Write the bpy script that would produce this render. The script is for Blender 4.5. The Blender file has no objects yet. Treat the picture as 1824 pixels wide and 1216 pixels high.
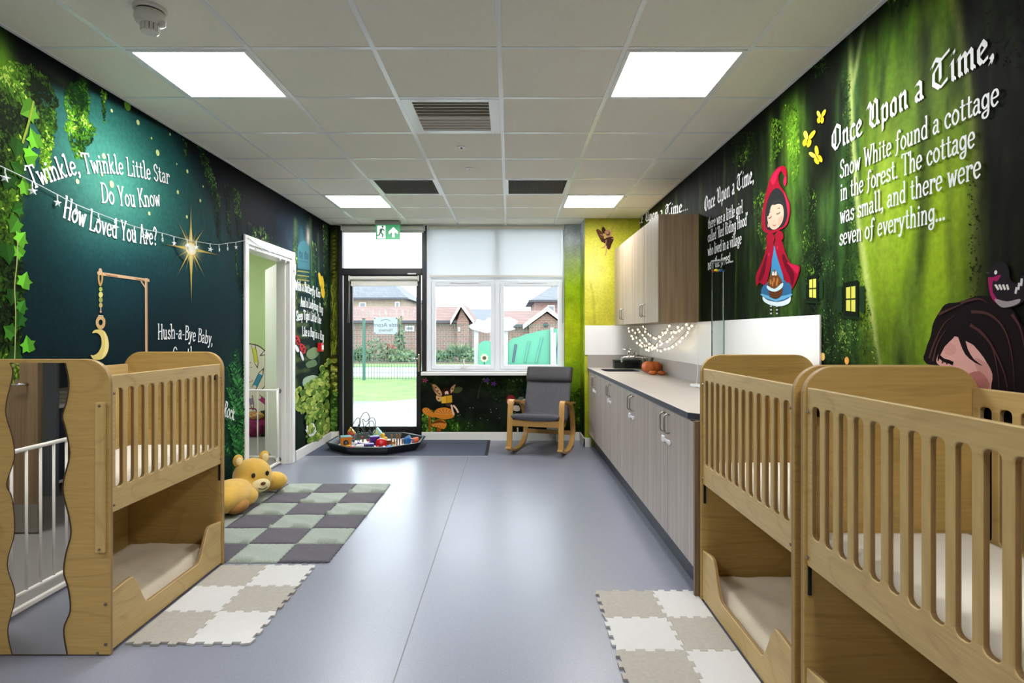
import bpy, bmesh, math, random
import numpy as np
from mathutils import Vector, Matrix

random.seed(7)
SC = bpy.context.scene
COL = SC.collection
PI = math.pi

# ------------------------------------------------------------------ camera, world, exposure
CX, CY, F = 908.0, 593.0, 1060.0          # vanishing point and focal length in 1824 x 1216 pixels
CZ = 1.34                                 # eye height
cam_d = bpy.data.cameras.new('camera')
cam = bpy.data.objects.new('camera', cam_d)
COL.objects.link(cam)
cam.location = (0, 0, CZ)
cam.rotation_euler = (PI / 2, 0, 0)
cam_d.sensor_width = 36.0
cam_d.lens = F / 1824.0 * 36.0
cam_d.shift_x = (912 - CX) / 1824.0
cam_d.shift_y = -(608 - CY) / 1824.0
cam_d.clip_start = 0.05
cam_d.clip_end = 300
SC.camera = cam

WORLD_STRENGTH = 4.6
LAMP_STRENGTH = 33.0
EXPOSURE = 0.35
w = bpy.data.worlds.new('overcast_sky')
SC.world = w
w.use_nodes = True
w.node_tree.nodes['Background'].inputs[0].default_value = (0.86, 0.93, 1.0, 1)
w.node_tree.nodes['Background'].inputs[1].default_value = WORLD_STRENGTH
SC.view_settings.view_transform = 'Standard'
SC.view_settings.look = 'None'
SC.view_settings.gamma = 1
SC.view_settings.use_curve_mapping = False
SC.view_settings.exposure = EXPOSURE

# ------------------------------------------------------------------ room measures
XL, XR, YF, H = -2.25, 1.54, 7.50, 2.695
YB = -2.6                                  # wall behind the photographer
YBUMP, XBUMP, YPIER = 7.03, 0.885, 7.44

def lin(c):
    c = c / 255.0
    return c / 12.92 if c <= 0.04045 else ((c + 0.055) / 1.055) ** 2.4
def rgb(h):
    if isinstance(h, str):
        h = h.lstrip('#'); return tuple(lin(int(h[i:i + 2], 16)) for i in (0, 2, 4))
    return tuple(lin(v) for v in h)

# ------------------------------------------------------------------ materials
MATS = {}
def nodes_of(m):
    nt = m.node_tree
    return nt, nt.nodes, nt.links, nt.nodes['Principled BSDF']
def mat(name, col, rough=0.5, metal=0.0, spec=0.5, var=0.0, scale=8.0, bump=0.0, bscale=60.0, emit=None, estr=0.0,
        stretch=None, col2=None, coat=0.0, sheen=0.0, trans=0.0):
    """procedural material: base colour varied by noise, optional bump"""
    if name in MATS: return MATS[name]
    m = bpy.data.materials.new(name); m.use_nodes = True
    nt, N, L, b = nodes_of(m)
    c = rgb(col)
    b.inputs['Base Color'].default_value = (*c, 1)
    b.inputs['Roughness'].default_value = rough
    b.inputs['Metallic'].default_value = metal
    b.inputs['Specular IOR Level'].default_value = spec
    b.inputs['Coat Weight'].default_value = coat
    b.inputs['Sheen Weight'].default_value = sheen
    b.inputs['Transmission Weight'].default_value = trans
    if emit is not None:
        b.inputs['Emission Color'].default_value = (*rgb(emit), 1)
        b.inputs['Emission Strength'].default_value = estr
    tc = N.new('ShaderNodeTexCoord')
    vec = tc.outputs['Object']
    if stretch:
        mp = N.new('ShaderNodeMapping'); mp.inputs['Scale'].default_value = stretch
        L.new(vec, mp.inputs['Vector']); vec = mp.outputs['Vector']
    nz = N.new('ShaderNodeTexNoise'); nz.inputs['Scale'].default_value = scale; nz.inputs['Detail'].default_value = 4
    L.new(vec, nz.inputs['Vector'])
    rp = N.new('ShaderNodeValToRGB')
    d = max(var, 0.0)
    lo = rgb(col2) if col2 else tuple(v * (1 - d) for v in c)
    hi = c if col2 else tuple(min(1, v * (1 + d)) for v in c)
    rp.color_ramp.elements[0].position = 0.3; rp.color_ramp.elements[0].color = (*lo, 1)
    rp.color_ramp.elements[1].position = 0.7; rp.color_ramp.elements[1].color = (*hi, 1)
    L.new(nz.outputs['Fac'], rp.inputs['Fac'])
    if var > 0 or col2: L.new(rp.outputs['Color'], b.inputs['Base Color'])
    if bump > 0:
        n2 = N.new('ShaderNodeTexNoise'); n2.inputs['Scale'].default_value = bscale; n2.inputs['Detail'].default_value = 3
        L.new(vec, n2.inputs['Vector'])
        bp = N.new('ShaderNodeBump'); bp.inputs['Strength'].default_value = bump; bp.inputs['Distance'].default_value = 0.01
        L.new(n2.outputs['Fac'], bp.inputs['Height']); L.new(bp.outputs['Normal'], b.inputs['Normal'])
    MATS[name] = m
    return m

def ply_mat(name, base, dark, axis='z', rough=0.42):
    """birch plywood: long flame figure along one axis with fine pores and a few knots"""
    m = bpy.data.materials.new(name); m.use_nodes = True
    nt, N, L, b = nodes_of(m)
    tc = N.new('ShaderNodeTexCoord')
    mp = N.new('ShaderNodeMapping')
    s = {'z': (2.2, 2.2, 0.8), 'y': (2.2, 0.8, 2.2), 'x': (0.8, 2.2, 2.2)}[axis]
    mp.inputs['Scale'].default_value = s
    L.new(tc.outputs['Object'], mp.inputs['Vector'])
    n1 = N.new('ShaderNodeTexNoise'); n1.inputs['Scale'].default_value = 1.3; n1.inputs['Detail'].default_value = 2; n1.inputs['Distortion'].default_value = 0.6
    L.new(mp.outputs['Vector'], n1.inputs['Vector'])
    mul = N.new('ShaderNodeMath'); mul.operation = 'MULTIPLY'; mul.inputs[1].default_value = 16
    L.new(n1.outputs['Fac'], mul.inputs[0])
    fr = N.new('ShaderNodeMath'); fr.operation = 'PINGPONG'; fr.inputs[1].default_value = 1.0
    L.new(mul.outputs[0], fr.inputs[0])
    r1 = N.new('ShaderNodeValToRGB')
    c, d = rgb(base), rgb(dark)
    r1.color_ramp.elements[0].position = 0.0; r1.color_ramp.elements[0].color = (*[a * 0.78 + e * 0.22 for a, e in zip(c, d)], 1)
    r1.color_ramp.elements[1].position = 0.22; r1.color_ramp.elements[1].color = (*c, 1)
    L.new(fr.outputs[0], r1.inputs['Fac'])
    m2 = N.new('ShaderNodeMapping')
    m2.inputs['Scale'].default_value = {'z': (60, 60, 3), 'y': (60, 3, 60), 'x': (3, 60, 60)}[axis]
    L.new(tc.outputs['Object'], m2.inputs['Vector'])
    n2 = N.new('ShaderNodeTexNoise'); n2.inputs['Scale'].default_value = 2.0; n2.inputs['Detail'].default_value = 5
    L.new(m2.outputs['Vector'], n2.inputs['Vector'])
    r2 = N.new('ShaderNodeValToRGB')
    r2.color_ramp.elements[0].position = 0.25; r2.color_ramp.elements[0].color = (0.80, 0.78, 0.74, 1)
    r2.color_ramp.elements[1].position = 0.65; r2.color_ramp.elements[1].color = (1, 1, 1, 1)
    L.new(n2.outputs['Fac'], r2.inputs['Fac'])
    mx = N.new('ShaderNodeMix'); mx.data_type = 'RGBA'; mx.blend_type = 'MULTIPLY'; mx.inputs[0].default_value = 0.8
    L.new(r1.outputs['Color'], mx.inputs[6]); L.new(r2.outputs['Color'], mx.inputs[7])
    vo = N.new('ShaderNodeTexVoronoi'); vo.inputs['Scale'].default_value = 2.6
    L.new(tc.outputs['Object'], vo.inputs['Vector'])
    r3 = N.new('ShaderNodeValToRGB')
    r3.color_ramp.elements[0].position = 0.012; r3.color_ramp.elements[0].color = (*[v * 0.25 for v in d], 1)
    r3.color_ramp.elements[1].position = 0.045; r3.color_ramp.elements[1].color = (1, 1, 1, 1)
    L.new(vo.outputs['Distance'], r3.inputs['Fac'])
    m3 = N.new('ShaderNodeMix'); m3.data_type = 'RGBA'; m3.blend_type = 'MULTIPLY'; m3.inputs[0].default_value = 0.75
    L.new(mx.outputs[2], m3.inputs[6]); L.new(r3.outputs['Color'], m3.inputs[7])
    L.new(m3.outputs[2], b.inputs['Base Color'])
    b.inputs['Roughness'].default_value = rough
    MATS[name] = m
    return m

def laminate_mat(name, c1, c2, axis='z', rough=0.45):
    """grey-brown striped wood laminate"""
    m = bpy.data.materials.new(name); m.use_nodes = True
    nt, N, L, b = nodes_of(m)
    tc = N.new('ShaderNodeTexCoord'); mp = N.new('ShaderNodeMapping')
    mp.inputs['Scale'].default_value = {'z': (16, 16, 0.5), 'y': (16, .5, 16)}[axis]
    L.new(tc.outputs['Object'], mp.inputs['Vector'])
    n1 = N.new('ShaderNodeTexNoise'); n1.inputs['Scale'].default_value = 1.6; n1.inputs['Detail'].default_value = 6; n1.inputs['Roughness'].default_value = 0.65
    n1.inputs['Distortion'].default_value = 0.25
    L.new(mp.outputs['Vector'], n1.inputs['Vector'])
    r = N.new('ShaderNodeValToRGB')
    r.color_ramp.elements[0].position = 0.32; r.color_ramp.elements[0].color = (*rgb(c2), 1)
    r.color_ramp.elements[1].position = 0.66; r.color_ramp.elements[1].color = (*rgb(c1), 1)
    L.new(n1.outputs['Fac'], r.inputs['Fac']); L.new(r.outputs['Color'], b.inputs['Base Color'])
    b.inputs['Roughness'].default_value = rough
    MATS[name] = m
    return m

def vc_mat(name, rough=0.55, spec=0.3, detail=0.0, dscale=90.0):
    """printed wall covering: colours come from the print stored on the mesh, broken up by fine noise"""
    if name in MATS: return MATS[name]
    m = bpy.data.materials.new(name); m.use_nodes = True
    nt, N, L, b = nodes_of(m)
    a = N.new('ShaderNodeVertexColor'); a.layer_name = 'print'
    out = a.outputs['Color']
    if detail:
        tc = N.new('ShaderNodeTexCoord')
        nz = N.new('ShaderNodeTexNoise'); nz.inputs['Scale'].default_value = dscale; nz.inputs['Detail'].default_value = 5
        L.new(tc.outputs['Object'], nz.inputs['Vector'])
        r = N.new('ShaderNodeValToRGB')
        r.color_ramp.elements[0].position = 0.3; r.color_ramp.elements[0].color = (1 - detail,) * 3 + (1,)
        r.color_ramp.elements[1].position = 0.7; r.color_ramp.elements[1].color = (1 + detail * .6,) * 3 + (1,)
        L.new(nz.outputs['Fac'], r.inputs['Fac'])
        mx = N.new('ShaderNodeMix'); mx.data_type = 'RGBA'; mx.blend_type = 'MULTIPLY'; mx.inputs[0].default_value = 1
        L.new(out, mx.inputs[6]); L.new(r.outputs['Color'], mx.inputs[7]); out = mx.outputs[2]
    L.new(out, b.inputs['Base Color'])
    b.inputs['Roughness'].default_value = rough
    b.inputs['Specular IOR Level'].default_value = spec
    MATS[name] = m
    return m

def glass_mat(name, tint=(1, 1, 1), refl=0.06, rough=0.0):
    m = bpy.data.materials.new(name); m.use_nodes = True
    nt = m.node_tree; N = nt.nodes; L = nt.links
    N.remove(N['Principled BSDF'])
    t = N.new('ShaderNodeBsdfTransparent'); t.inputs[0].default_value = (*tint, 1)
    g = N.new('ShaderNodeBsdfGlossy'); g.inputs['Roughness'].default_value = rough
    fr = N.new('ShaderNodeFresnel'); fr.inputs['IOR'].default_value = 1.25
    mx = N.new('ShaderNodeMixShader')
    L.new(fr.outputs[0], mx.inputs[0]); L.new(t.outputs[0], mx.inputs[1]); L.new(g.outputs[0], mx.inputs[2])
    L.new(mx.outputs[0], N['Material Output'].inputs['Surface'])
    MATS[name] = m
    return m

def blind_mat(name, col):
    m = bpy.data.materials.new(name); m.use_nodes = True
    nt = m.node_tree; N = nt.nodes; L = nt.links
    N.remove(N['Principled BSDF'])
    d = N.new('ShaderNodeBsdfDiffuse'); d.inputs[0].default_value = (*rgb(col), 1)
    t = N.new('ShaderNodeBsdfTranslucent'); t.inputs[0].default_value = (*rgb(col), 1)
    mx = N.new('ShaderNodeMixShader'); mx.inputs[0].default_value = 0.5
    L.new(d.outputs[0], mx.inputs[1]); L.new(t.outputs[0], mx.inputs[2])
    L.new(mx.outputs[0], N['Material Output'].inputs['Surface'])
    MATS[name] = m
    return m

# ------------------------------------------------------------------ mesh helpers
def tag(o, label=None, cat=None, group=None, kind=None):
    if label: o['label'] = label
    if cat: o['category'] = cat
    if group: o['group'] = group
    if kind: o['kind'] = kind
    return o
def empty(name, loc=(0, 0, 0), rz=0, label=None, cat=None, group=None):
    o = bpy.data.objects.new(name, None); COL.objects.link(o)
    o.location = loc; o.rotation_euler = (0, 0, rz); o.empty_display_size = 0.1
    return tag(o, label, cat, group)
def link(name, me, m=None, parent=None, loc=None, rot=None, smooth=False, bevel=0, seg=2):
    o = bpy.data.objects.new(name, me); COL.objects.link(o)
    if m is not None:
        ms = m if isinstance(m, (list, tuple)) else [m]
        if not len(me.materials):
            for q in ms: me.materials.append(q)
    if parent: o.parent = parent
    if loc: o.location = loc
    if rot: o.rotation_euler = rot
    if smooth:
        for p in me.polygons: p.use_smooth = True
    if bevel:
        md = o.modifiers.new('bevel', 'BEVEL'); md.width = bevel; md.segments = seg; md.limit_method = 'ANGLE'; md.angle_limit = 0.6
        md.harden_normals = False
    return o

class MB:
    def __init__(s): s.v = []; s.f = []; s.c = []
    def add(s, vs, fs, col=None):
        n = len(s.v); s.v.extend([tuple(p) for p in vs]); s.f.extend([tuple(i + n for i in f) for f in fs])
        if col is not None: s.c.extend([col] * len(vs))
        return s
    def box(s, x0, x1, y0, y1, z0, z1, col=None):
        if x0 > x1: x0, x1 = x1, x0
        if y0 > y1: y0, y1 = y1, y0
        if z0 > z1: z0, z1 = z1, z0
        return s.add([(x0, y0, z0), (x1, y0, z0), (x1, y1, z0), (x0, y1, z0), (x0, y0, z1), (x1, y0, z1), (x1, y1, z1), (x0, y1, z1)],
              [(0, 3, 2, 1), (4, 5, 6, 7), (0, 1, 5, 4), (1, 2, 6, 5), (2, 3, 7, 6), (3, 0, 4, 7)], col)
    def prism(s, pts, a, b, axis='z', col=None):
        """2-D outline swept from a to b along an axis (z: xy, y: xz, x: yz)"""
        def P(p, t): return {'z': (p[0], p[1], t), 'y': (p[0], t, p[1]), 'x': (t, p[0], p[1])}[axis]
        n = len(pts); vs = [P(p, a) for p in pts] + [P(p, b) for p in pts]
        fs = [tuple(range(n))[::-1], tuple(range(n, 2 * n))] + [(i, (i + 1) % n, n + (i + 1) % n, n + i) for i in range(n)]
        return s.add(vs, fs, col)
    def tube(s, path, r, n=8, closed=False, col=None, caps=True):
        path = [Vector(p) for p in path]; m = len(path)
        rs = r if isinstance(r, (list, tuple)) else [r] * m
        vs = []; up = None
        for i, p in enumerate(path):
            if closed: t = path[(i + 1) % m] - path[i - 1]
            else: t = path[min(i + 1, m - 1)] - path[max(i - 1, 0)]
            if t.length < 1e-9: t = Vector((0, 0, 1))
            t.normalize()
            if up is None:
                up = Vector((0, 0, 1)) if abs(t.z) < 0.9 else Vector((1, 0, 0))
            a = t.cross(up)
            if a.length < 1e-6: a = t.cross(Vector((0.3, 1, 0.2)))
            a.normalize(); bb = a.cross(t); bb.normalize(); up = bb
            for k in range(n):
                th = 2 * PI * k / n
                vs.append(p + (a * math.cos(th) + bb * math.sin(th)) * rs[i])
        fs = []
        for i in range(m if closed else m - 1):
            j = (i + 1) % m
            for k in range(n): fs.append((i * n + k, i * n + (k + 1) % n, j * n + (k + 1) % n, j * n + k))
        if caps and not closed: fs += [tuple(range(n))[::-1], tuple(range((m - 1) * n, m * n))]
        return s.add(vs, fs, col)
    def band(s, path, w, t, side, col=None):
        """flat strip of width w (along vector side) and thickness t following a path"""
        path = [Vector(p) for p in path]; side = Vector(side).normalized(); m = len(path); vs = []
        for i, p in enumerate(path):
            d = (path[min(i + 1, m - 1)] - path[max(i - 1, 0)]).normalized(); nn = side.cross(d).normalized()
            for a, b in ((-1, -1), (1, -1), (1, 1), (-1, 1)): vs.append(p + side * (a * w / 2) + nn * (b * t / 2))
        fs = []
        for i in range(m - 1):
            for k in range(4): fs.append((i * 4 + k, i * 4 + (k + 1) % 4, i * 4 + 4 + (k + 1) % 4, i * 4 + 4 + k))
        fs += [(3, 2, 1, 0), tuple(range((m - 1) * 4, m * 4))]
        return s.add(vs, fs, col)
    def lathe(s, prof, c=(0, 0, 0), n=20, axis='z', col=None):
        vs = []; m = len(prof)
        for r, h in prof:
            for k in range(n):
                th = 2 * PI * k / n; a, b = r * math.cos(th), r * math.sin(th)
                q = {'z': (a, b, h), 'y': (a, h, b), 'x': (h, a, b)}[axis]
                vs.append((q[0] + c[0], q[1] + c[1], q[2] + c[2]))
        fs = [(i * n + k, i * n + (k + 1) % n, (i + 1) * n + (k + 1) % n, (i + 1) * n + k) for i in range(m - 1) for k in range(n)]
        fs += [tuple(range(n))[::-1], tuple(range((m - 1) * n, m * n))]
        return s.add(vs, fs, col)
    def ball(s, c, r, n=14, m=9, col=None, rot=None):
        rx, ry, rz = r if isinstance(r, (list, tuple)) else (r, r, r)
        vs = []; R = Matrix.Rotation(rot, 3, 'Z') if isinstance(rot, (int, float)) else rot
        for i in range(m + 1):
            ph = PI * i / m
            for k in range(n):
                th = 2 * PI * k / n
                q = Vector((rx * math.sin(ph) * math.cos(th), ry * math.sin(ph) * math.sin(th), rz * math.cos(ph)))
                if R is not None: q = R @ q
                vs.append(q + Vector(c))
        fs = [(i * n + k, (i + 1) * n + k, (i + 1) * n + (k + 1) % n, i * n + (k + 1) % n) for i in range(m) for k in range(n)]
        return s.add(vs, fs, col)
    def mesh(s, name='m', merge=False):
        me = bpy.data.meshes.new(name); me.from_pydata(s.v, [], s.f)
        if s.c:
            ca = me.color_attributes.new('print', 'FLOAT_COLOR', 'POINT')
            ca.data.foreach_set('color', np.array([(*c[:3], 1.0) for c in s.c], dtype=np.float32).ravel())
        if merge:
            bm = bmesh.new(); bm.from_mesh(me); bmesh.ops.remove_doubles(bm, verts=bm.verts, dist=1e-5)
            bmesh.ops.recalc_face_normals(bm, faces=bm.faces); bm.to_mesh(me); bm.free()
        me.update()
        return me
    def build(s, name, m=None, parent=None, smooth=False, bevel=0, seg=2, loc=None, rot=None, merge=False):
        o = link(name, s.mesh(name, merge), m, parent, loc, rot, smooth, bevel, seg)
        return o
def box(name, m, x0, x1, y0, y1, z0, z1, parent=None, bevel=0, seg=2):
    """box whose origin sits at its own base centre when it has no parent"""
    b = MB()
    if parent is None:
        cx, cy, cz = (x0 + x1) / 2, (y0 + y1) / 2, min(z0, z1)
        b.box(x0 - cx, x1 - cx, y0 - cy, y1 - cy, z0 - cz, z1 - cz)
        return b.build(name, m, None, bevel=bevel, seg=seg, loc=(cx, cy, cz))
    b.box(x0, x1, y0, y1, z0, z1)
    return b.build(name, m, parent, bevel=bevel, seg=seg)
def dup(o, parent=None, **kw):
    c = o.copy(); COL.objects.link(c)
    if parent is not None: c.parent = parent
    for ch in list(o.children): dup(ch, c)
    return c
def catmull(pts, n=6, closed=False):
    out = []; m = len(pts); P = [np.array(p, float) for p in pts]
    for i in range(m if closed else m - 1):
        g = lambda k: P[k % m] if closed else P[max(0, min(m - 1, k))]
        p0, p1, p2, p3 = g(i - 1), g(i), g(i + 1), g(i + 2)
        for k in range(n):
            t = k / n
            out.append(tuple(0.5 * ((2 * p1) + (-p0 + p2) * t + (2 * p0 - 5 * p1 + 4 * p2 - p3) * t * t + (-p0 + 3 * p1 - 3 * p2 + p3) * t ** 3)))
    if not closed: out.append(tuple(P[-1]))
    return out
def rrect(x0, x1, y0, y1, r, n=6, corners=(1, 1, 1, 1)):
    """rounded rectangle outline, corners flagged (bl, br, tr, tl)"""
    out = []
    for (cx, cy, a, fl) in ((x0 + r, y0 + r, PI, corners[0]), (x1 - r, y0 + r, 1.5 * PI, corners[1]), (x1 - r, y1 - r, 0, corners[2]), (x0 + r, y1 - r, .5 * PI, corners[3])):
        if fl: out += [(cx + r * math.cos(a + k / n * PI / 2), cy + r * math.sin(a + k / n * PI / 2)) for k in range(n + 1)]
        else:
            out.append((cx + r * math.copysign(1, math.cos(a + .1)) if True else 0, cy + r * math.copysign(1, math.sin(a + .1))))
            ang = a + PI / 4
            out[-1] = (cx + r * (1 if math.cos(ang) > 0 else -1), cy + r * (1 if math.sin(ang) > 0 else -1))
    return out
def sheet(name, outer, holes=(), t=0.02, bevel=0.003):
    """board cut from an outline with holes: mesh in local XY, thickness along Z, edge faces get material slot 1"""
    cu = bpy.data.curves.new(name, 'CURVE'); cu.dimensions = '2D'; cu.fill_mode = 'BOTH'
    cu.extrude = max(t / 2 - bevel, 1e-4); cu.bevel_depth = bevel; cu.bevel_resolution = 1; cu.offset = -bevel
    for pts in [outer] + list(holes):
        sp = cu.splines.new('POLY'); sp.points.add(len(pts) - 1); sp.use_cyclic_u = True
        for q, p in zip(sp.points, pts): q.co = (p[0], p[1], 0, 1)
    o = bpy.data.objects.new(name, cu)
    COL.objects.link(o)
    dg = bpy.context.evaluated_depsgraph_get(); dg.update()
    me = bpy.data.meshes.new_from_object(o.evaluated_get(dg))
    bpy.data.objects.remove(o); bpy.data.curves.remove(cu)
    me.materials.clear()
    for p in me.polygons:
        p.material_index = 1 if abs(p.normal.z) < 0.3 else 0
        p.use_smooth = False
    me.name = name
    return me
def text_mesh(s, size, name='lettering', align='CENTER', ext=0.0):
    cu = bpy.data.curves.new(name, 'FONT'); cu.body = s; cu.size = size; cu.align_x = align; cu.align_y = 'CENTER'; cu.extrude = ext
    o = bpy.data.objects.new(name, cu); COL.objects.link(o)
    dg = bpy.context.evaluated_depsgraph_get(); dg.update()
    me = bpy.data.meshes.new_from_object(o.evaluated_get(dg))
    bpy.data.objects.remove(o); bpy.data.curves.remove(cu)
    me.materials.clear(); me.name = name
    return me

# a spot of the photograph carried onto a known plane of the room
def onL(x, y): d = XL * F / (x - CX); return (d, CZ + (CY - y) / F * d)          # left wall  -> (depth, height)
def onR(x, y): d = XR * F / (x - CX); return (d, CZ + (CY - y) / F * d)          # right wall
def onF(x, y, d): return ((x - CX) / F * d, CZ + (CY - y) / F * d)               # a wall facing us at depth d
def onFloor(x, y, z=0.0): d = (CZ - z) * F / (y - CY); return ((x - CX) / F * d, d)

# common materials
M_white = mat('white_paint', '#e9e7e1', 0.45)
M_whitegloss = mat('white_satin_frame', '#eceae6', 0.3)
M_upvc = mat('white_upvc', '#e9edf2', 0.3)
M_black = mat('black_aluminium', '#141414', 0.4)
M_chrome = mat('chrome', '#d8d8d8', 0.12, 1.0)
M_steel = mat('brushed_steel', '#a9a49c', 0.3, 1.0)
M_ply_z = ply_mat('birch_ply_upright', '#c4a668', '#86602c', 'z')
M_ply_y = ply_mat('birch_ply_lengthwise', '#c4a76c', '#86602c', 'y')
M_plyedge = mat('birch_ply_edge', '#a98a5c', 0.6, var=0.35, scale=3, stretch=(300, 300, 300), col2='#7c6038')
M_lam = laminate_mat('grey_oak_laminate', '#bdb1a6', '#9a8d85')
M_lam2 = laminate_mat('brown_oak_laminate', '#86704f', '#64503a')
M_lam3 = laminate_mat('warm_oak_laminate', '#ad9a82', '#8d7a66')
M_glass = glass_mat('window_glass', (0.97, 0.99, 0.99))
M_print = vc_mat('mural_print', 0.62, 0.03, 0.16, 45)
M_decal = vc_mat('mural_print_fine', 0.62, 0.03)
M_letter = mat('white_print', '#e9ebe8', 0.5, var=0.04)
# ------------------------------------------------------------------ painting kit for the printed murals
_rng = np.random.RandomState(11)
_tab = _rng.rand(256, 256)
def vnoise(x, y):
    xi = np.floor(x).astype(int); yi = np.floor(y).astype(int); fx = x - xi; fy = y - yi
    fx = fx * fx * (3 - 2 * fx); fy = fy * fy * (3 - 2 * fy)
    g = lambda a, b: _tab[a & 255, b & 255]
    return (g(xi, yi) * (1 - fx) + g(xi + 1, yi) * fx) * (1 - fy) + (g(xi, yi + 1) * (1 - fx) + g(xi + 1, yi + 1) * fx) * fy
def fbm(x, y, o=4):
    s = 0; a = 0.5
    for k in range(o): s = s + a * vnoise(x * 2 ** k + 17 * k, y * 2 ** k + 5 * k); a *= 0.5
    return s / 0.94
class Paint:
    def __init__(s, U, Z, base): s.U = U; s.Z = Z; s.C = np.tile(np.array(base, float), (U.size, 1))
    def mix(s, a, col): a = np.clip(a, 0, 1)[:, None]; s.C = s.C * (1 - a) + np.array(col, float) * a
    def blob(s, p, ru, rz, col, k=1.0, power=1.0):
        d = ((s.U - p[0]) / ru) ** 2 + ((s.Z - p[1]) / rz) ** 2
        s.mix(k * np.exp(-d ** power), col)
    def stroke(s, pts, w, col, k=1.0, soft=0.4):
        """band along a polyline; w one width or one per point (metres)"""
        ws = w if isinstance(w, (list, tuple)) else [w] * len(pts)
        best = np.full(s.U.size, 9.0)
        for (a, b, wa, wb) in zip(pts[:-1], pts[1:], ws[:-1], ws[1:]):
            a = np.array(a); b = np.array(b); d = b - a; L2 = max(d @ d, 1e-9)
            t = np.clip(((s.U - a[0]) * d[0] + (s.Z - a[1]) * d[1]) / L2, 0, 1)
            dist = np.hypot(s.U - a[0] - t * d[0], s.Z - a[1] - t * d[1]) / (wa + (wb - wa) * t)
            best = np.minimum(best, dist)
        s.mix(k * np.clip((1 - best) / soft, 0, 1), col)
    def streaks(s, fu, fz, lo, hi, k=1.0):
        n = fbm(s.U * fu, s.Z * fz); f = lo + (hi - lo) * np.clip((n - 0.25) * 2, 0, 1)
        s.C = s.C * (1 - k + k * f[:, None])
    def out(s):
        c = np.clip(s.C, 0, 255) / 255.0
        return np.where(c <= 0.04045, c / 12.92, ((c + 0.055) / 1.055) ** 2.4)

def painted(name, us, zs, to3d, painter, holes=(), flip=False):
    """wall surface on a fine grid with the print stored per point; rectangular openings left out"""
    us = np.unique(np.round(us, 4)); zs = np.unique(np.round(zs, 4))
    U, Z = np.meshgrid(us, zs, indexing='ij'); nu, nz = U.shape
    col = painter(U.ravel(), Z.ravel())
    co = np.array(to3d(U.ravel(), Z.ravel())).T
    i, j = np.meshgrid(np.arange(nu - 1), np.arange(nz - 1), indexing='ij')
    keep = np.ones(i.shape, bool)
    um = (us[:-1] + us[1:]) / 2; zm = (zs[:-1] + zs[1:]) / 2
    for (a, b, c, d) in holes: keep &= ~(((um > a) & (um < b))[:, None] & ((zm > c) & (zm < d))[None, :])
    i = i[keep]; j = j[keep]
    q = np.stack([i * nz + j, (i + 1) * nz + j, (i + 1) * nz + j + 1, i * nz + j + 1], 1)
    if flip: q = q[:, ::-1]
    me = bpy.data.meshes.new(name)
    me.vertices.add(nu * nz); me.vertices.foreach_set('co', co.astype(np.float32).ravel())
    nf = len(q); me.loops.add(nf * 4); me.loops.foreach_set('vertex_index', q.astype(np.int32).ravel())
    me.polygons.add(nf); me.polygons.foreach_set('loop_start', np.arange(0, nf * 4, 4, dtype=np.int32))
    me.update(calc_edges=True)
    ca = me.color_attributes.new('print', 'FLOAT_COLOR', 'POINT')
    ca.data.foreach_set('color', np.concatenate([col, np.ones((len(col), 1))], 1).astype(np.float32).ravel())
    return me
def steps(a, b, st, *extra): return np.array(list(np.arange(a, b, st)) + [b] + list(extra))

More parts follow.
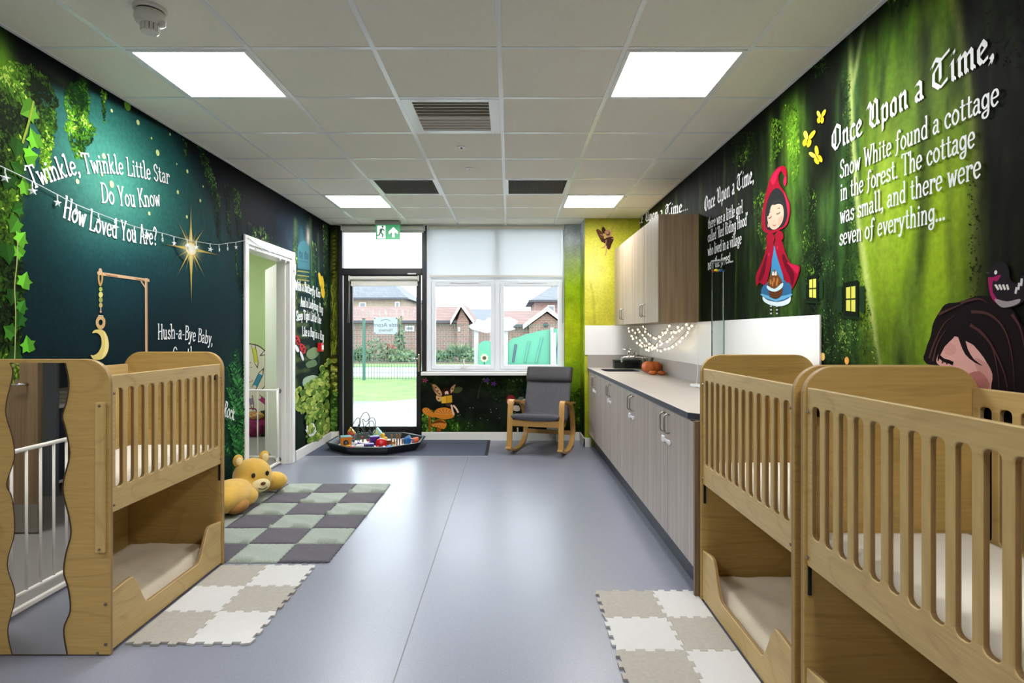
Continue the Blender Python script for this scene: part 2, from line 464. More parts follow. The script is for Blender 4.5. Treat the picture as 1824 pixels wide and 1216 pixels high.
# ------------------------------------------------------------------ left wall
D2 = (5.10, 6.12, 0.0, 2.10)               # doorway to the next room (depth range, height range)
D3 = (1.42, 2.34, 0.0, 2.10)               # doorway beside the cot, seen only in the mirror
def paint_left(U, Z):
    p = Paint(U, Z, (14, 32, 40))
    p.mix(np.clip((Z - 0.9) / 1.0, 0, 1) * .8, (22, 62, 66))
    p.blob(onL(170, 330), 1.1, .75, (40, 112, 104), .9)
    p.blob(onL(175, 310), .62, .40, (88, 170, 146), .85)
    p.blob(onL(150, 370), .42, .26, (110, 190, 165), .45)
    p.blob(onL(40, 470), .42, .9, (10, 26, 28), .75)
    p.blob(onL(255, 590), 1.0, .35, (12, 26, 34), .6)
    p.blob(onL(240, 500), .7, .3, (20, 58, 70), .6)
    n = fbm(U * 1.3, Z * 2.0)
    p.C *= (0.82 + 0.36 * n)[:, None]
    # dark trunk and canopy along the top left corner
    p.stroke([onL(-90, 60), onL(30, 70), onL(100, 120), onL(160, 140)], [.5, .3, .14, .05], (8, 10, 7), .96, .5)
    p.stroke([onL(85, 110), onL(120, 150), onL(136, 200)], [.07, .05, .02], (24, 32, 16), .95, .5)
    p.stroke([(2.2, 2.75), (2.9, 2.66), (4.0, 2.70)], [.08, .06, .03], (6, 10, 10), .85, .6)
    p.stroke([(1.0, .2), (1.6, 1.5), (1.9, 2.7)], [.9, .7, .6], (40, 66, 24), .9, .6)
    p.stroke([onL(-60, 700), onL(-10, 400), onL(10, 150)], [.22, .16, .18], (70, 104, 28), .85, .6)
    p.blob(onL(2, 110), .06, .13, (104, 160, 30), .9)
    p.stroke([onL(150, 150), onL(140, 220), onL(145, 270)], [.06, .07, .03], (26, 52, 26), .8, .6)
    p.stroke([onL(384, 300), onL(388, 420)], [.09, .03], (14, 30, 28), .8, .6)
    p.stroke([onL(415, 300), onL(422, 415)], [.16, .05], (16, 24, 26), .8, .6)
    # right half: dark purple-black canopy around the doorway
    p.stroke([(4.15, 2.9), (4.9, 2.45), (6.2, 2.5), (7.5, 2.6)], [.35, .42, .55, .5], (16, 21, 30), .9, .6)
    p.stroke([(4.2, 2.75), (5.4, 2.66), (7.5, 2.7)], [.16, .2, .2], (8, 9, 11), .9, .6)
    p.blob((6.2, 2.3), .35, .25, (70, 84, 104), .55)
    # far panel: steps up to a small door between mossy trunks
    far = np.clip((U - 6.05) / .1, 0, 1)
    p.mix(far * np.clip((1.9 - Z) / .5, 0, 1) * .85, (16, 34, 24))
    p.stroke([(6.27, .6), (6.25, 2.5)], [.10, .07], (88, 112, 44), .8, .8)
    p.stroke([(6.72, 2.6), (6.78, 1.9), (6.85, 1.3)], [.07, .07, .05], (70, 112, 62), .85, .8)
    p.stroke([(6.98, 2.5), (7.04, 1.7), (7.02, 1.0)], [.05, .06, .05], (66, 104, 40), .75, .9)
    p.stroke([(7.30, 2.6), (7.3, .1)], [.16, .22], (48, 60, 20), .8, .8)
    p.blob((6.46, 2.22), .18, .36, (60, 112, 116), .85)
    for k in range(9):
        z = 1.93 - k * .125
        p.stroke([(6.36 - .012 * k, z), (6.58 + .014 * k, z)], .035, (96, 110, 60), .8, .7)
        p.stroke([(6.36 - .012 * k, z - .05), (6.58 + .014 * k, z - .05)], .03, (18, 34, 26), .8, .7)
    p.blob((6.64, 2.42), .06, .12, (235, 214, 200), .9)
    p.blob((6.9, .55), .5, .4, (22, 40, 14), .8)
    p.blob((7.3, .9), .16, .3, (60, 64, 18), .6)
    # ferny green left of the doorway
    p.blob(onL(420, 760), .3, .45, (22, 70, 40), .85)
    p.blob(onL(415, 690), .14, .3, (30, 92, 50), .5)
    p.C *= (0.75 + 0.5 * fbm(U * 9, Z * 9))[:, None] ** np.clip((U - 4.5) / 1.0, 0, 1)[:, None]
    p.C *= .86
    return p.out()
me = painted('wall_left', np.concatenate([steps(YB, 1.2, .2), steps(1.28, 7.5, .0125), [D2[0], D2[1], D3[0], D3[1]]]),
             np.concatenate([steps(0, H, .0125), [2.10]]), lambda u, z: (np.full_like(u, XL), u, z), paint_left, [D2, D3], flip=True)
wall_left = tag(link('wall_left', me, M_print), kind='structure')

# ------------------------------------------------------------------ right wall
def paint_right(U, Z):
    p = Paint(U, Z, (15, 25, 9))
    R_ = onR
    # glade seen between the trunks
    p.blob(R_(1625, 330), .46, .95, (120, 160, 30), .95, 1.6)
    p.blob(R_(1600, 470), .30, .50, (160, 198, 38), .9, 1.4)
    p.blob(R_(1690, 430), .13, .50, (166, 196, 36), .85, 1.3)
    p.blob(R_(1570, 330), .12, .40, (172, 196, 70), .6)
    p.blob(R_(1580, 60), .24, .26, (66, 104, 18), .75)
    p.blob(R_(1660, 180), .3, .22, (104, 132, 60), .55)
    p.blob(R_(1645, 620), .34, .26, (78, 104, 26), .55)
    # inner hazy trunks
    p.stroke([R_(1650, 0), R_(1650, 180), R_(1645, 400), R_(1605, 640)], [.075, .06, .065, .10], (66, 84, 30), .75, .8)
    p.stroke([R_(1712, 640), R_(1690, 420), R_(1690, 180)], [.05, .035, .03], (96, 122, 38), .5, .9)
    p.stroke([R_(1590, 20), R_(1560, 230), R_(1556, 420)], [.035, .03, .02], (52, 80, 24), .5, .9)
    # heavy dark trunk at the right with a lit rim
    p.stroke([R_(1690, -40), R_(1726, 130), R_(1740, 300), R_(1733, 640)], .03, (176, 186, 84), .7, .9)
    p.stroke([R_(1775, -60), R_(1815, 150), R_(1842, 330), R_(1850, 640)], [.20, .20, .235, .27], (20, 22, 14), .97, .35)
    p.stroke([R_(1860, 0), R_(1900, 300), R_(1920, 640)], [.12, .2, .3], (10, 12, 8), .8, .8)
    p.blob(R_(1770, 60), .2, .2, (34, 40, 24), .6)
    p.blob(R_(1760, 420), .12, .25, (24, 26, 18), .6)
    # left group of trunks
    p.stroke([R_(1462, -20), R_(1462, 200), R_(1456, 640)], [.2, .16, .2], (11, 15, 7), .95, .6)
    p.stroke([R_(1398, 60), R_(1412, 260), R_(1404, 560)], [.16, .2, .2], (54, 84, 26), .9, .8)
    p.blob(R_(1412, 235), .10, .2, (120, 170, 40), .7)
    p.blob(R_(1430, 420), .10, .35, (58, 86, 34), .7)
    p.stroke([R_(1372, 200), R_(1378, 560)], [.06, .08], (96, 126, 46), .6, .9)
    p.stroke([R_(1330, 180), R_(1330, 560)], [.35, .4], (13, 21, 8), .9, .6)
    p.blob(R_(1350, 470), .22, .5, (44, 70, 22), .7)
    for x, wd, c in ((1248, .06, (84, 112, 34)), (1290, .05, (88, 110, 40)), (1222, .07, (40, 60, 18)), (1205, .08, (96, 128, 40)), (1183, .10, (70, 104, 26)), (1165, .12, (128, 150, 34)), (1312, .03, (70, 96, 36))):
        p.stroke([R_(x, 250), R_(x - 2, 600)], wd, c, .6, .95)
    p.blob(R_(1275, 345), .36, .26, (34, 37, 30), .75)
    p.blob(R_(1280, 420), .30, .28, (10, 11, 8), .7)
    # mossy tree house trunk with its lit right rim
    p.stroke([R_(1527, -30), R_(1512, 150), R_(1508, 330), R_(1494, 520), R_(1482, 680)], [.09, .10, .13, .19, .26], (50, 82, 34), .96, .3)
    p.stroke([R_(1500, 150), R_(1492, 330), R_(1468, 640)], [.03, .06, .10], (28, 44, 22), .8, .8)
    p.stroke([R_(1514, 60), R_(1517, 220), R_(1530, 400), R_(1550, 540), R_(1568, 660)], [.03, .032, .035, .035, .02], (196, 212, 120), .9, .95)
    p.stroke([R_(1551, -10), R_(1530, 90), R_(1518, 160)], [.022, .025, .02], (170, 184, 110), .85, .8)
    p.blob(R_(1470, 380), .10, .16, (92, 140, 60), .5)
    # roots and ground
    p.blob((2.9, 1.1), .5, .22, (14, 20, 10), .8)
    near = np.clip((1.75 - U) / .5, 0, 1); p.mix(near * .8, (34, 50, 18))
    yel = np.clip((U - 5.6) / 1.2, 0, 1); p.mix(yel * np.clip(.35 + (2.7 - Z), 0, 1) * .85, (164, 170, 44))
    bark = fbm(U * 26, Z * 5); tone = 1 - np.clip((p.C[:, 1] - 60) / 110, 0, .85)
    p.C *= 1 + (tone * (bark - .5) * 1.5)[:, None]
    p.C *= (.84 + .32 * fbm(U * 5, Z * 2.5))[:, None]
    top = np.clip((Z - 2.52) / .17, 0, 1); p.mix(top * .8, (7, 9, 5))
    return p.out()
me = painted('wall_right', np.concatenate([steps(YB, 1.2, .2), steps(1.28, YBUMP, .0125)]), steps(0, H, .0125),
             lambda u, z: (np.full_like(u, XR), u, z), paint_right)
wall_right = tag(link('wall_right', me, M_print), kind='structure')

# ------------------------------------------------------------------ far wall: panel below the window, corner piers
def paint_low(U, Z):
    p = Paint(U, Z, (20, 24, 18))
    p.blob((-.95, .80), .3, .12, (60, 84, 40), .6)
    p.blob((.1, .72), .5, .14, (44, 64, 30), .7)
    p.blob((-.72, .15), .45, .12, (40, 74, 24), .7)
    p.blob((.05, .35), .3, .2, (32, 42, 34), .5)
    g = np.clip((U - .45) / .2, 0, 1); p.mix(g * .8, (84, 118, 22))
    p.C *= (.6 + .8 * fbm(U * 14, Z * 14))[:, None]
    return p.out()
wall_far = empty('wall_far', (0, YF, 0)); tag(wall_far, kind='structure')
me = painted('mural_panel', steps(-1.12, XBUMP, .015), steps(0, .86, .015), lambda u, z: (u, np.full_like(u, -.03), z), paint_low)
link('mural_panel', me, M_print, wall_far)
def paint_pier(U, Z):
    p = Paint(U, Z, (146, 176, 26))
    p.mix(np.clip((Z - 1.9) / .6, 0, 1), (190, 198, 200))
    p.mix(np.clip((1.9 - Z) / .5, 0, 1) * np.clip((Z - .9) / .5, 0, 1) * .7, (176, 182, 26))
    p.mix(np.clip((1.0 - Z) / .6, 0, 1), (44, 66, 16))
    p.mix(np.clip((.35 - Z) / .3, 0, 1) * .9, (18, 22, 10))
    p.C *= (.8 + .4 * fbm(U * 8, Z * 8))[:, None]
    return p.out()
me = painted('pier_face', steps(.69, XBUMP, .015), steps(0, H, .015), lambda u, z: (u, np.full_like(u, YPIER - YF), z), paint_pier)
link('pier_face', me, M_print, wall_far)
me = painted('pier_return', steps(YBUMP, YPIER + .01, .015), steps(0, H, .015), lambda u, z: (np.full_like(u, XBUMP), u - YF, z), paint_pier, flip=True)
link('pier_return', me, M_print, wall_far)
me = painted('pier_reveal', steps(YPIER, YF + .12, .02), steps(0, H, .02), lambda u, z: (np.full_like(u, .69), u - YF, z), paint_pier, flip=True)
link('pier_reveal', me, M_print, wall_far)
def paint_bump(U, Z):
    p = Paint(U, Z, (192, 186, 62))
    p.blob((.98, 2.1), .16, .3, (214, 210, 130), .7)
    p.mix(np.clip((Z - 2.45) / .25, 0, 1) * .5, (132, 136, 54))
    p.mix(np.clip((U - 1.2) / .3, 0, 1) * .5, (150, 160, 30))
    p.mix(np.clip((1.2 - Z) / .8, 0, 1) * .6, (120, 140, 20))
    p.stroke([(1.0, 1.45), (.99, 1.75), (.95, 1.95)], [.02, .025, .01], (150, 152, 44), .6, .9)
    p.C *= (.86 + .28 * fbm(U * 6, Z * 5))[:, None]
    return p.out()
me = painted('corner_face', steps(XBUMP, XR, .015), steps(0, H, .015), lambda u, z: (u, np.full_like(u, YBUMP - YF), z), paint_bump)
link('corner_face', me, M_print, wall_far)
def paint_lpier(U, Z):
    p = Paint(U, Z, (34, 44, 16))
    p.blob((-2.2, 2.2), .2, .4, (58, 60, 20), .8)
    p.blob((-2.2, 1.35), .2, .45, (84, 92, 24), .6)
    p.blob((-2.2, .88), .2, .2, (170, 160, 50), .7)
    p.blob((-2.2, .35), .2, .3, (64, 110, 40), .7)
    rows = (np.sin(Z * 60 + 3 * fbm(U * 9, Z * 3)) > 0) * np.exp(-((Z - .95) / .3) ** 2)
    p.C *= (1 - .55 * rows)[:, None]
    p.C *= (.4 + 1.2 * fbm(U * 22, Z * 14))[:, None]
    return p.out()
me = painted('left_pier_face', steps(XL, -2.165, .0125), steps(0, H, .0125), lambda u, z: (u, np.full_like(u, -.03), z), paint_lpier)
link('left_pier_face', me, M_print, wall_far)
me = painted('left_pier_reveal', steps(YF - .03, YF + .13, .0125), steps(0, H, .0125), lambda u, z: (np.full_like(u, -2.165), u - YF, z), paint_lpier)
link('left_pier_reveal', me, M_print, wall_far)
# solid backing behind the printed faces so that no daylight leaks
b = MB(); b.box(-2.6, -2.17, .005, .16, 0, 3.0); b.box(-1.04, .695, .0, .16, 0, .80); b.box(.70, 1.9, -.05, .16, 0, 3.0); b.box(-2.6, 1.9, .0, .16, H, 3.0)
b.box(.89, 1.7, -.46, -.05, 0, 3.0)
b.build('masonry', M_white, wall_far)
wall_back = box('wall_back', M_white, XL - .2, XR + .2, YB - .12, YB, 0, H); tag(wall_back, kind='structure')
b = MB(); b.box(XR + .004, XR + .14, YB, YBUMP, 0, H + .1); b.build('masonry', M_white, wall_right)
# ------------------------------------------------------------------ floor
def floor_mat():
    m = bpy.data.materials.new('grey_vinyl'); m.use_nodes = True
    nt, N, L, b = nodes_of(m)
    tc = N.new('ShaderNodeTexCoord')
    n1 = N.new('ShaderNodeTexNoise'); n1.inputs['Scale'].default_value = 260; n1.inputs['Detail'].default_value = 2
    n2 = N.new('ShaderNodeTexNoise'); n2.inputs['Scale'].default_value = 1.7; n2.inputs['Detail'].default_value = 4
    L.new(tc.outputs['Object'], n1.inputs['Vector']); L.new(tc.outputs['Object'], n2.inputs['Vector'])
    r = N.new('ShaderNodeValToRGB')
    r.color_ramp.elements[0].position = .3; r.color_ramp.elements[0].color = (*rgb('#737682'), 1)
    r.color_ramp.elements[1].position = .7; r.color_ramp.elements[1].color = (*rgb('#888b98'), 1)
    L.new(n1.outputs['Fac'], r.inputs['Fac'])
    L.new(r.outputs['Color'], b.inputs['Base Color'])
    r2 = N.new('ShaderNodeMapRange'); r2.inputs['To Min'].default_value = .28; r2.inputs['To Max'].default_value = .37
    L.new(n2.outputs['Fac'], r2.inputs['Value']); L.new(r2.outputs['Result'], b.inputs['Roughness'])
    b.inputs['Specular IOR Level'].default_value = .7
    return m
M_floor = floor_mat()
floor = box('floor', M_floor, XL - .12, XR + .1, YB - .1, YF + .02, -.08, 0); tag(floor, kind='structure')
s0, s1 = onFloor(701, 1214), onFloor(831, 822)
dx = (s1[0] - s0[0]) / (s1[1] - s0[1])
b = MB()
y0, y1 = 1.0, 6.44
b.prism([(s0[0] + dx * (y0 - s0[1]) - .002, y0), (s0[0] + dx * (y0 - s0[1]) + .002, y0), (s0[0] + dx * (y1 - s0[1]) + .002, y1), (s0[0] + dx * (y1 - s0[1]) - .002, y1)], .0, .0006)
o = b.build('weld_seam', mat('seam_weld', '#6d6b69', .6)); o.parent = floor; o.matrix_parent_inverse = Matrix.Translation(floor.location).inverted()

# ------------------------------------------------------------------ ceiling: suspended grid of 600 mm panels
GX = [-.05 + .6 * k for k in range(-4, 4)]      # grid lines across
GX = [x for x in GX if XL < x < XR]
GY0 = 2.836
GY = [GY0 + .6 * k for k in range(-9, 8)]
GY = [y for y in GY if YB < y < YF]
ceiling = empty('ceiling', (0, 0, H)); tag(ceiling, kind='structure')
M_tile = mat('ceiling_tile', '#eeebdd', .9, var=.03, scale=120, bump=.08, bscale=300, spec=.1)
M_tbar = mat('ceiling_grid_white', '#f4f7f6', .18)
xs = [XL] + GX + [XR]; ys = [YB] + GY + [YF]
lamps = [(-1.85, GY0), (.55, GY0), (-1.85, GY0 + 3.0), (.55, GY0 + 3.0), (-1.85, GY0 - 3.0), (.55, GY0 - 3.0)]
slots = {(round(a, 2), round(c, 2)): 'lamp' for a, c in lamps}
slots[(-.65, round(GY0 + .6, 2))] = 'louvre'; slots[(-1.25, round(GY0 + 2.4, 2))] = 'grille'; slots[(-.05, round(GY0 + 2.4, 2))] = 'grille'
tiles = {}
for i in range(len(xs) - 1):
    for j in range(len(ys) - 1):
        if (round(xs[i], 2), round(ys[j], 2)) in slots: continue
        wx, wy = round(xs[i + 1] - xs[i], 3), round(ys[j + 1] - ys[j], 3)
        if (wx, wy) not in tiles:
            tiles[(wx, wy)] = MB().box(.011, wx - .011, .011, wy - .011, .004, .016).mesh('ceiling_tile')
            tiles[(wx, wy)].materials.append(M_tile)
        link('ceiling_tile', tiles[(wx, wy)], None, ceiling, (xs[i], ys[j], 0))
for x in GX: box('runner_bar', M_tbar, x - .012, x + .012, YB, YF, 0, .02, ceiling)
cm = {}
for y in GY:
    for i in range(len(xs) - 1):
        wx = round(xs[i + 1] - xs[i], 3)
        if wx not in cm: cm[wx] = MB().box(.012, wx - .012, -.012, .012, .001, .02).mesh('cross_bar'); cm[wx].materials.append(M_tbar)
        link('cross_bar', cm[wx], None, ceiling, (xs[i], y, 0))
b = MB()
b.box(XL, XL + .02, YB, YF, 0, .012); b.box(XR - .02, XR, YB, YF, 0, .012)
b.build('edge_angle', M_tbar, ceiling)
box('soffit', M_white, XL - .2, XR + .2, YB - .1, YF + .1, .06, .12, ceiling)

# ------------------------------------------------------------------ baseboards and trims
def baseboard(name, segs):
    b = MB()
    for (x0, y0, x1, y1) in segs:
        d = Vector((x1 - x0, y1 - y0, 0)); n = Vector((-d.y, d.x, 0)).normalized() * .014
        pts = [(x0, y0), (x1, y1), (x1 + n.x, y1 + n.y), (x0 + n.x, y0 + n.y)]
        b.prism(pts, 0, .095); n2 = n * .6
        b.prism([(x0, y0), (x1, y1), (x1 + n2.x, y1 + n2.y), (x0 + n2.x, y0 + n2.y)], .095, .104)
    o = b.build(name, M_white); return tag(o, kind='structure')
baseboard('baseboard_left', [(XL, 7.47, XL, 6.235), (XL, 5.03, XL, 2.29), (XL, 1.21, XL, YB)])
baseboard('baseboard_far', [(-1.1, YF - .03, .69, YF - .03)][::1] and [(.872, YPIER - .002, -1.1, YPIER - .002)])
baseboard('baseboard_corner', [(.885, YBUMP - .014, .885, YPIER), (.96, YBUMP, .871, YBUMP)])
baseboard('baseboard_left_pier', [(-2.165, YF - .03, XL, YF - .03), (-2.165, 7.56, -2.165, YF - .044)])
baseboard('baseboard_right', [(XR, YB, XR, .96)])
# ------------------------------------------------------------------ exterior door (black frame) in the far wall
door_1 = empty('door_1', (0, YF, 0)); tag(door_1, kind='structure')
def FX(x, d=YF + .04): return (x - CX) / F * d
def FZ(y, d=YF + .04): return CZ + (CY - y) / F * d
dl, dr = -2.165, FX(760)
gl, gr = FX(628.5), FX(742)
b = MB()
b.box(dl, FX(611), 0, .09, 0, H); b.box(FX(752), dr, 0, .09, 0, H); b.box(FX(611), FX(752), 0, .09, FZ(490), FZ(478)); b.box(FX(611), FX(752), 0, .09, FZ(412), H)
b.box(FX(611), FX(752), .0, .09, 0, .03)
b.build('outer_frame', M_black, door_1, bevel=.004)
leaf = MB()
leaf.box(FX(613), gl, .02, .07, .03, FZ(490)); leaf.box(gr, FX(750), .02, .07, .03, FZ(490))
leaf.box(gl, gr, .02, .07, FZ(494), FZ(490)); leaf.box(gl, gr, .02, .07, .03, FZ(759))
leaf = leaf.build('leaf_frame', M_black, door_1, bevel=.004)
box('glass_pane', M_glass, gl, gr, .042, .048, FZ(759), FZ(494), door_1)
box('glass_pane', M_glass, FX(611), FX(752), .042, .048, FZ(478), FZ(412), door_1)
b = MB(); hx, hz = FX(746.5), FZ(646)
b.box(hx - .014, hx + .014, .006, .02, hz - .11, hz + .11)
hp = b.build('handle_plate', M_chrome, door_1, bevel=.006)
MB().tube([(hx, .006, hz + .055), (hx, -.04, hz + .055), (hx - .02, -.052, hz + .055), (hx - .12, -.05, hz + .053)], .010, 10).build('lever', M_chrome, hp, smooth=True)
MB().lathe([(.006, 0), (.006, -.012)], (hx, .006, hz - .04), 10, 'y').build('key_cylinder', M_steel, hp)
M_frost = mat('frosted_mark', '#f4f6f6', .7)
for k in range(11):
    x = 634 + k * 10.2; wd = 1.6 + 1.2 * ((k * 7) % 3)
    box('safety_mark', M_frost, FX(x), FX(x + wd), .0405, .0415, FZ(563), FZ(551), door_1)
box('closer_arm', M_white, FX(727), FX(742), -.006, .018, FZ(489), FZ(487), door_1)

# ------------------------------------------------------------------ window
window_1 = empty('window_1', (0, YF, 0)); tag(window_1, kind='structure')
W0, W1 = dr, .69
def ring(b, x0, x1, z0, z1, wl, wr, wb, wt, y0, y1):
    b.box(x0, x0 + wl, y0, y1, z0, z1); b.box(x1 - wr, x1, y0, y1, z0, z1); b.box(x0 + wl, x1 - wr, y0, y1, z0, z0 + wb); b.box(x0 + wl, x1 - wr, y0, y1, z1 - wt, z1)
b = MB(); sz = FZ(661.5)
ring(b, W0, W1, sz, H, .06, .03, .06, .05, .02, .09)
mx = FX(886)
b.box(mx - .034, mx + .034, .02, .09, sz + .06, H - .05)
tz = FZ(498)
b.box(W0 + .06, mx - .034, .02, .09, tz - .03, tz + .03); b.box(mx + .034, W1 - .03, .02, .09, tz - .03, tz + .03)
b.build('outer_frame', M_upvc, window_1, bevel=.004)
for (a, c) in ((769, 881.5), (890.5, 1001)):
    s = MB(); x0, x1, z0, z1 = FX(a), FX(c), FZ(657), FZ(503)
    ring(s, x0, x1, z0, z1, .052, .052, .052, .052, .006, .075)
    s = s.build('casement', M_upvc, window_1, bevel=.008, seg=3)
    box('glass_pane', M_glass, x0 + .05, x1 - .05, .045, .051, z0 + .05, z1 - .05, s)
    box('trickle_vent', M_upvc, (x0 + x1) / 2 - .17, (x0 + x1) / 2 + .2, -.006, .01, z1 - .012, z1 + .012, s, bevel=.003)
    if a < 800:
        hb = MB(); cx = FX(826)
        hb.box(cx - .03, cx + .03, -.004, .008, z0 + .008, z0 + .03); hb.tube([(cx, -.005, z0 + .02), (cx, -.03, z0 + .022), (cx + .01, -.036, z0 + .06), (cx + .01, -.036, z0 + .13)], .008, 8)
        hb.build('handle', M_white, s, smooth=True)
for (a, c) in ((W0 + .05, mx - .03), (mx + .03, W1 - .02)):
    box('glass_pane', M_glass, a, c, .045, .051, tz + .02, H - .04, window_1)
trim_1 = MB(); zt = sz + .004
trim_1.prism([(-.155, zt - .035), (-.15, zt - .042), (.02, zt - .042), (.02, zt), (-.145, zt), (-.155, zt - .008)], FX(750, 7.36), W1 + .02, 'x')
trim_1 = trim_1.build('trim_1', M_whitegloss); trim_1.location = (0, YF, 0); tag(trim_1, kind='structure')

# roller blinds
M_blind = blind_mat('blind_fabric', '#eef0f2')
M_blind2 = mat('blind_fabric_rolled', '#dcdad2', .8)
def roller(name, x0, x1, ztop, drop, y, label, cord_x=None, cord_z=1.0, r=.028, fab=M_blind2):
    o = empty(name, ((x0 + x1) / 2, y, ztop), label=label, cat='roller blind')
    hw = (x1 - x0) / 2
    MB().lathe([(r, -hw + .01), (r, hw - .01)], (0, 0, -r - .004), 20, 'x').build('roll', M_blind2, o, smooth=False)
    box('fabric', fab, -hw + .015, hw - .015, r - .003, r - .0015, -r - drop, -r, o)
    box('bottom_bar', M_blind2, -hw + .012, hw - .012, r - .009, r + .004, -r - drop - .028, -r - drop, o, bevel=.003)
    for s in (-1, 1): box('bracket', M_white, s * hw - .006, s * hw + .006, -.03, .035, -.066, .004, o, bevel=.003)
    if cord_x is not None:
        cl = ztop - cord_z
        MB().tube([(cord_x * hw, -.02, -.03), (cord_x * hw - .004, -.03, -cl * .6), (cord_x * hw - .012, -.03, -cl), (cord_x * hw + .006, -.03, -cl - .005), (cord_x * hw + .01, -.03, -cl * .5), (cord_x * hw + .004, -.02, -.03)], .0035, 6).build('pull_chain', M_steel, o)
    return o
roller('roller_blind', FX(609, 7.46), FX(756, 7.46), H - .006, .03, YF - .045, 'short rolled-up white blind above the black door transom', None, r=.03)
roller('roller_blind', FX(622, 7.47), FX(745, 7.47), FZ(491, 7.47), .075, YF - .02, 'white roller blind fixed on the black glazed door leaf', -1.0, FZ(574, 7.47), .024)
roller('roller_blind', FX(763, 7.46), FX(1003, 7.46), H - .004, .60, YF - .045, 'wide translucent white blind half lowered over the white window', 1.0, FZ(574, 7.47), .024, M_blind)

# ------------------------------------------------------------------ doorway in the left wall
M_green = mat('pale_green_paint', '#c2d89a', .7, var=.05, scale=1.5)
def doorway(name, a, c, z1, depth=.14):
    o = empty(name, (XL, 0, 0)); tag(o, kind='structure')
    for (p, q) in ((a - .075, a), (c, c + .075)):
        MB().prism([(p, 0), (q, 0), (q, z1), (p, z1)], 0, .018, 'x').build('architrave', M_whitegloss, o, bevel=.004)
    MB().prism([(a - .075, z1), (c + .075, z1), (c + .075, z1 + .075), (a - .075, z1 + .075)], 0, .018, 'x').build('architrave', M_whitegloss, o, bevel=.004)
    b = MB(); b.box(-depth, .002, a, a + .03, 0, z1); b.box(-depth, .002, c - .03, c, 0, z1); b.box(-depth, .002, a + .03, c - .03, z1 - .03, z1)
    b.box(-.085, -.045, a + .03, a + .045, 0, z1 - .03); b.box(-.085, -.045, c - .045, c - .03, 0, z1 - .03)
    b.build('lining', M_whitegloss, o, bevel=.003)
    return o
door_2 = doorway('door_2', D2[0], D2[1], D2[3])
hx, hy = -2.36 - XL, 6.12; ex, ey = -2.785 - XL, 6.83
d = Vector((ex - hx, ey - hy, 0)).normalized(); n = Vector((-d.y, d.x, 0)) * .022
lf = MB().prism([(hx - n.x, hy - n.y), (ex - n.x, ey - n.y), (ex + n.x, ey + n.y), (hx + n.x, hy + n.y)], .01, 2.06).build('leaf', M_whitegloss, door_2, bevel=.003)
for z in (.25, 1.05, 1.85): MB().lathe([(.009, z - .05), (.009, z + .05)], (hx + .02, hy - .02, 0), 10).build('hinge', M_steel, lf)
door_3 = doorway('door_3', D3[0], D3[1], D3[3])

# room beyond door_2: green wall with a printed pencil board
M_grey2 = mat('corridor_floor', '#8c8a88', .5)
def shell(pre, x0, x1, y0, y1, gap, m):
    """plain neighbouring room: floor, ceiling and walls as separate pieces; gap = doorway range on the shared wall"""
    for nm, bx_ in (('wall_%s_far' % pre, (x0, x1, y1, y1 + .08, 0, H)), ('wall_%s_left' % pre, (x0 - .08, x0, y0, y1, 0, H)), ('wall_%s_near' % pre, (x0, x1, y0 - .08, y0, 0, H)),
                    ('wall_%s_right' % pre, (x1 - .04, x1, gap[1] + .01, y1, 0, H)), ('wall_%s_right' % pre, (x1 - .04, x1, y0, gap[0] - .01, 0, H))):
        tag(box(nm, m, *bx_), kind='structure')
    tag(box('floor_' + pre, M_grey2, x0, x1 - .015, y0, y1, -.08, 0), kind='structure')
    tag(box('ceiling_' + pre, M_white, x0, x1 - .01, y0, y1, H, H + .08), kind='structure')
shell('next_room', -5.2, XL - .10, 3.2, 8.0, D2, M_green)
M_lampface = mat('lamp_diffuser', '#ffffff', .6, emit='#fdfdff', estr=LAMP_STRENGTH)
cl = empty('ceiling_light', (-3.6, 6.2, H), label='unseen square ceiling light panel added to light the green room beyond the doorway', cat='ceiling light')  # out-of-view lamp, added so the enclosed room is lit
box('diffuser', M_lampface, -.28, .28, -.28, .28, -.012, -.004, cl); 
fr = MB(); ring2 = [(-.3, -.28, -.3, .3), (.28, .3, -.3, .3), (-.28, .28, -.3, -.28), (-.28, .28, .28, .3)]
for (x0, x1, y0, y1) in ring2: fr.box(x0, x1, y0, y1, -.014, 0)
fr.build('frame', M_tbar, cl)
def NX(x): return (x - CX) / F * 7.97
def NZ(y): return CZ + (CY - y) / F * 7.97
board = empty('pencil_board', (NX(460), 7.985, 0), label='cream board printed with coloured pencils beyond the white doorway', cat='wall board')
M_cream = mat('cream_board', '#e6dfcc', .6)
bx = lambda x: NX(x) - NX(460)
top = catmull([(bx(432), NZ(611)), (bx(450), NZ(613)), (bx(462), NZ(617)), (bx(474), NZ(627))], 5)
MB().prism([(bx(474), .02), (bx(432), .02)] + top, -.006, .0, 'y').build('backing', M_cream, board)
tl = [(p[0], p[1]) for p in top]
MB().tube([(p[0], -.008, p[1]) for p in tl], .006, 6).build('outline', mat('print_black', '#1c1a18', .6), board)
M_lime = mat('lime_stripe', '#93b52a', .6)
MB().box(bx(471), bx(477), -.006, 0, .02, NZ(588)).build('lime_stripe', M_lime, board)
pen_i = 0
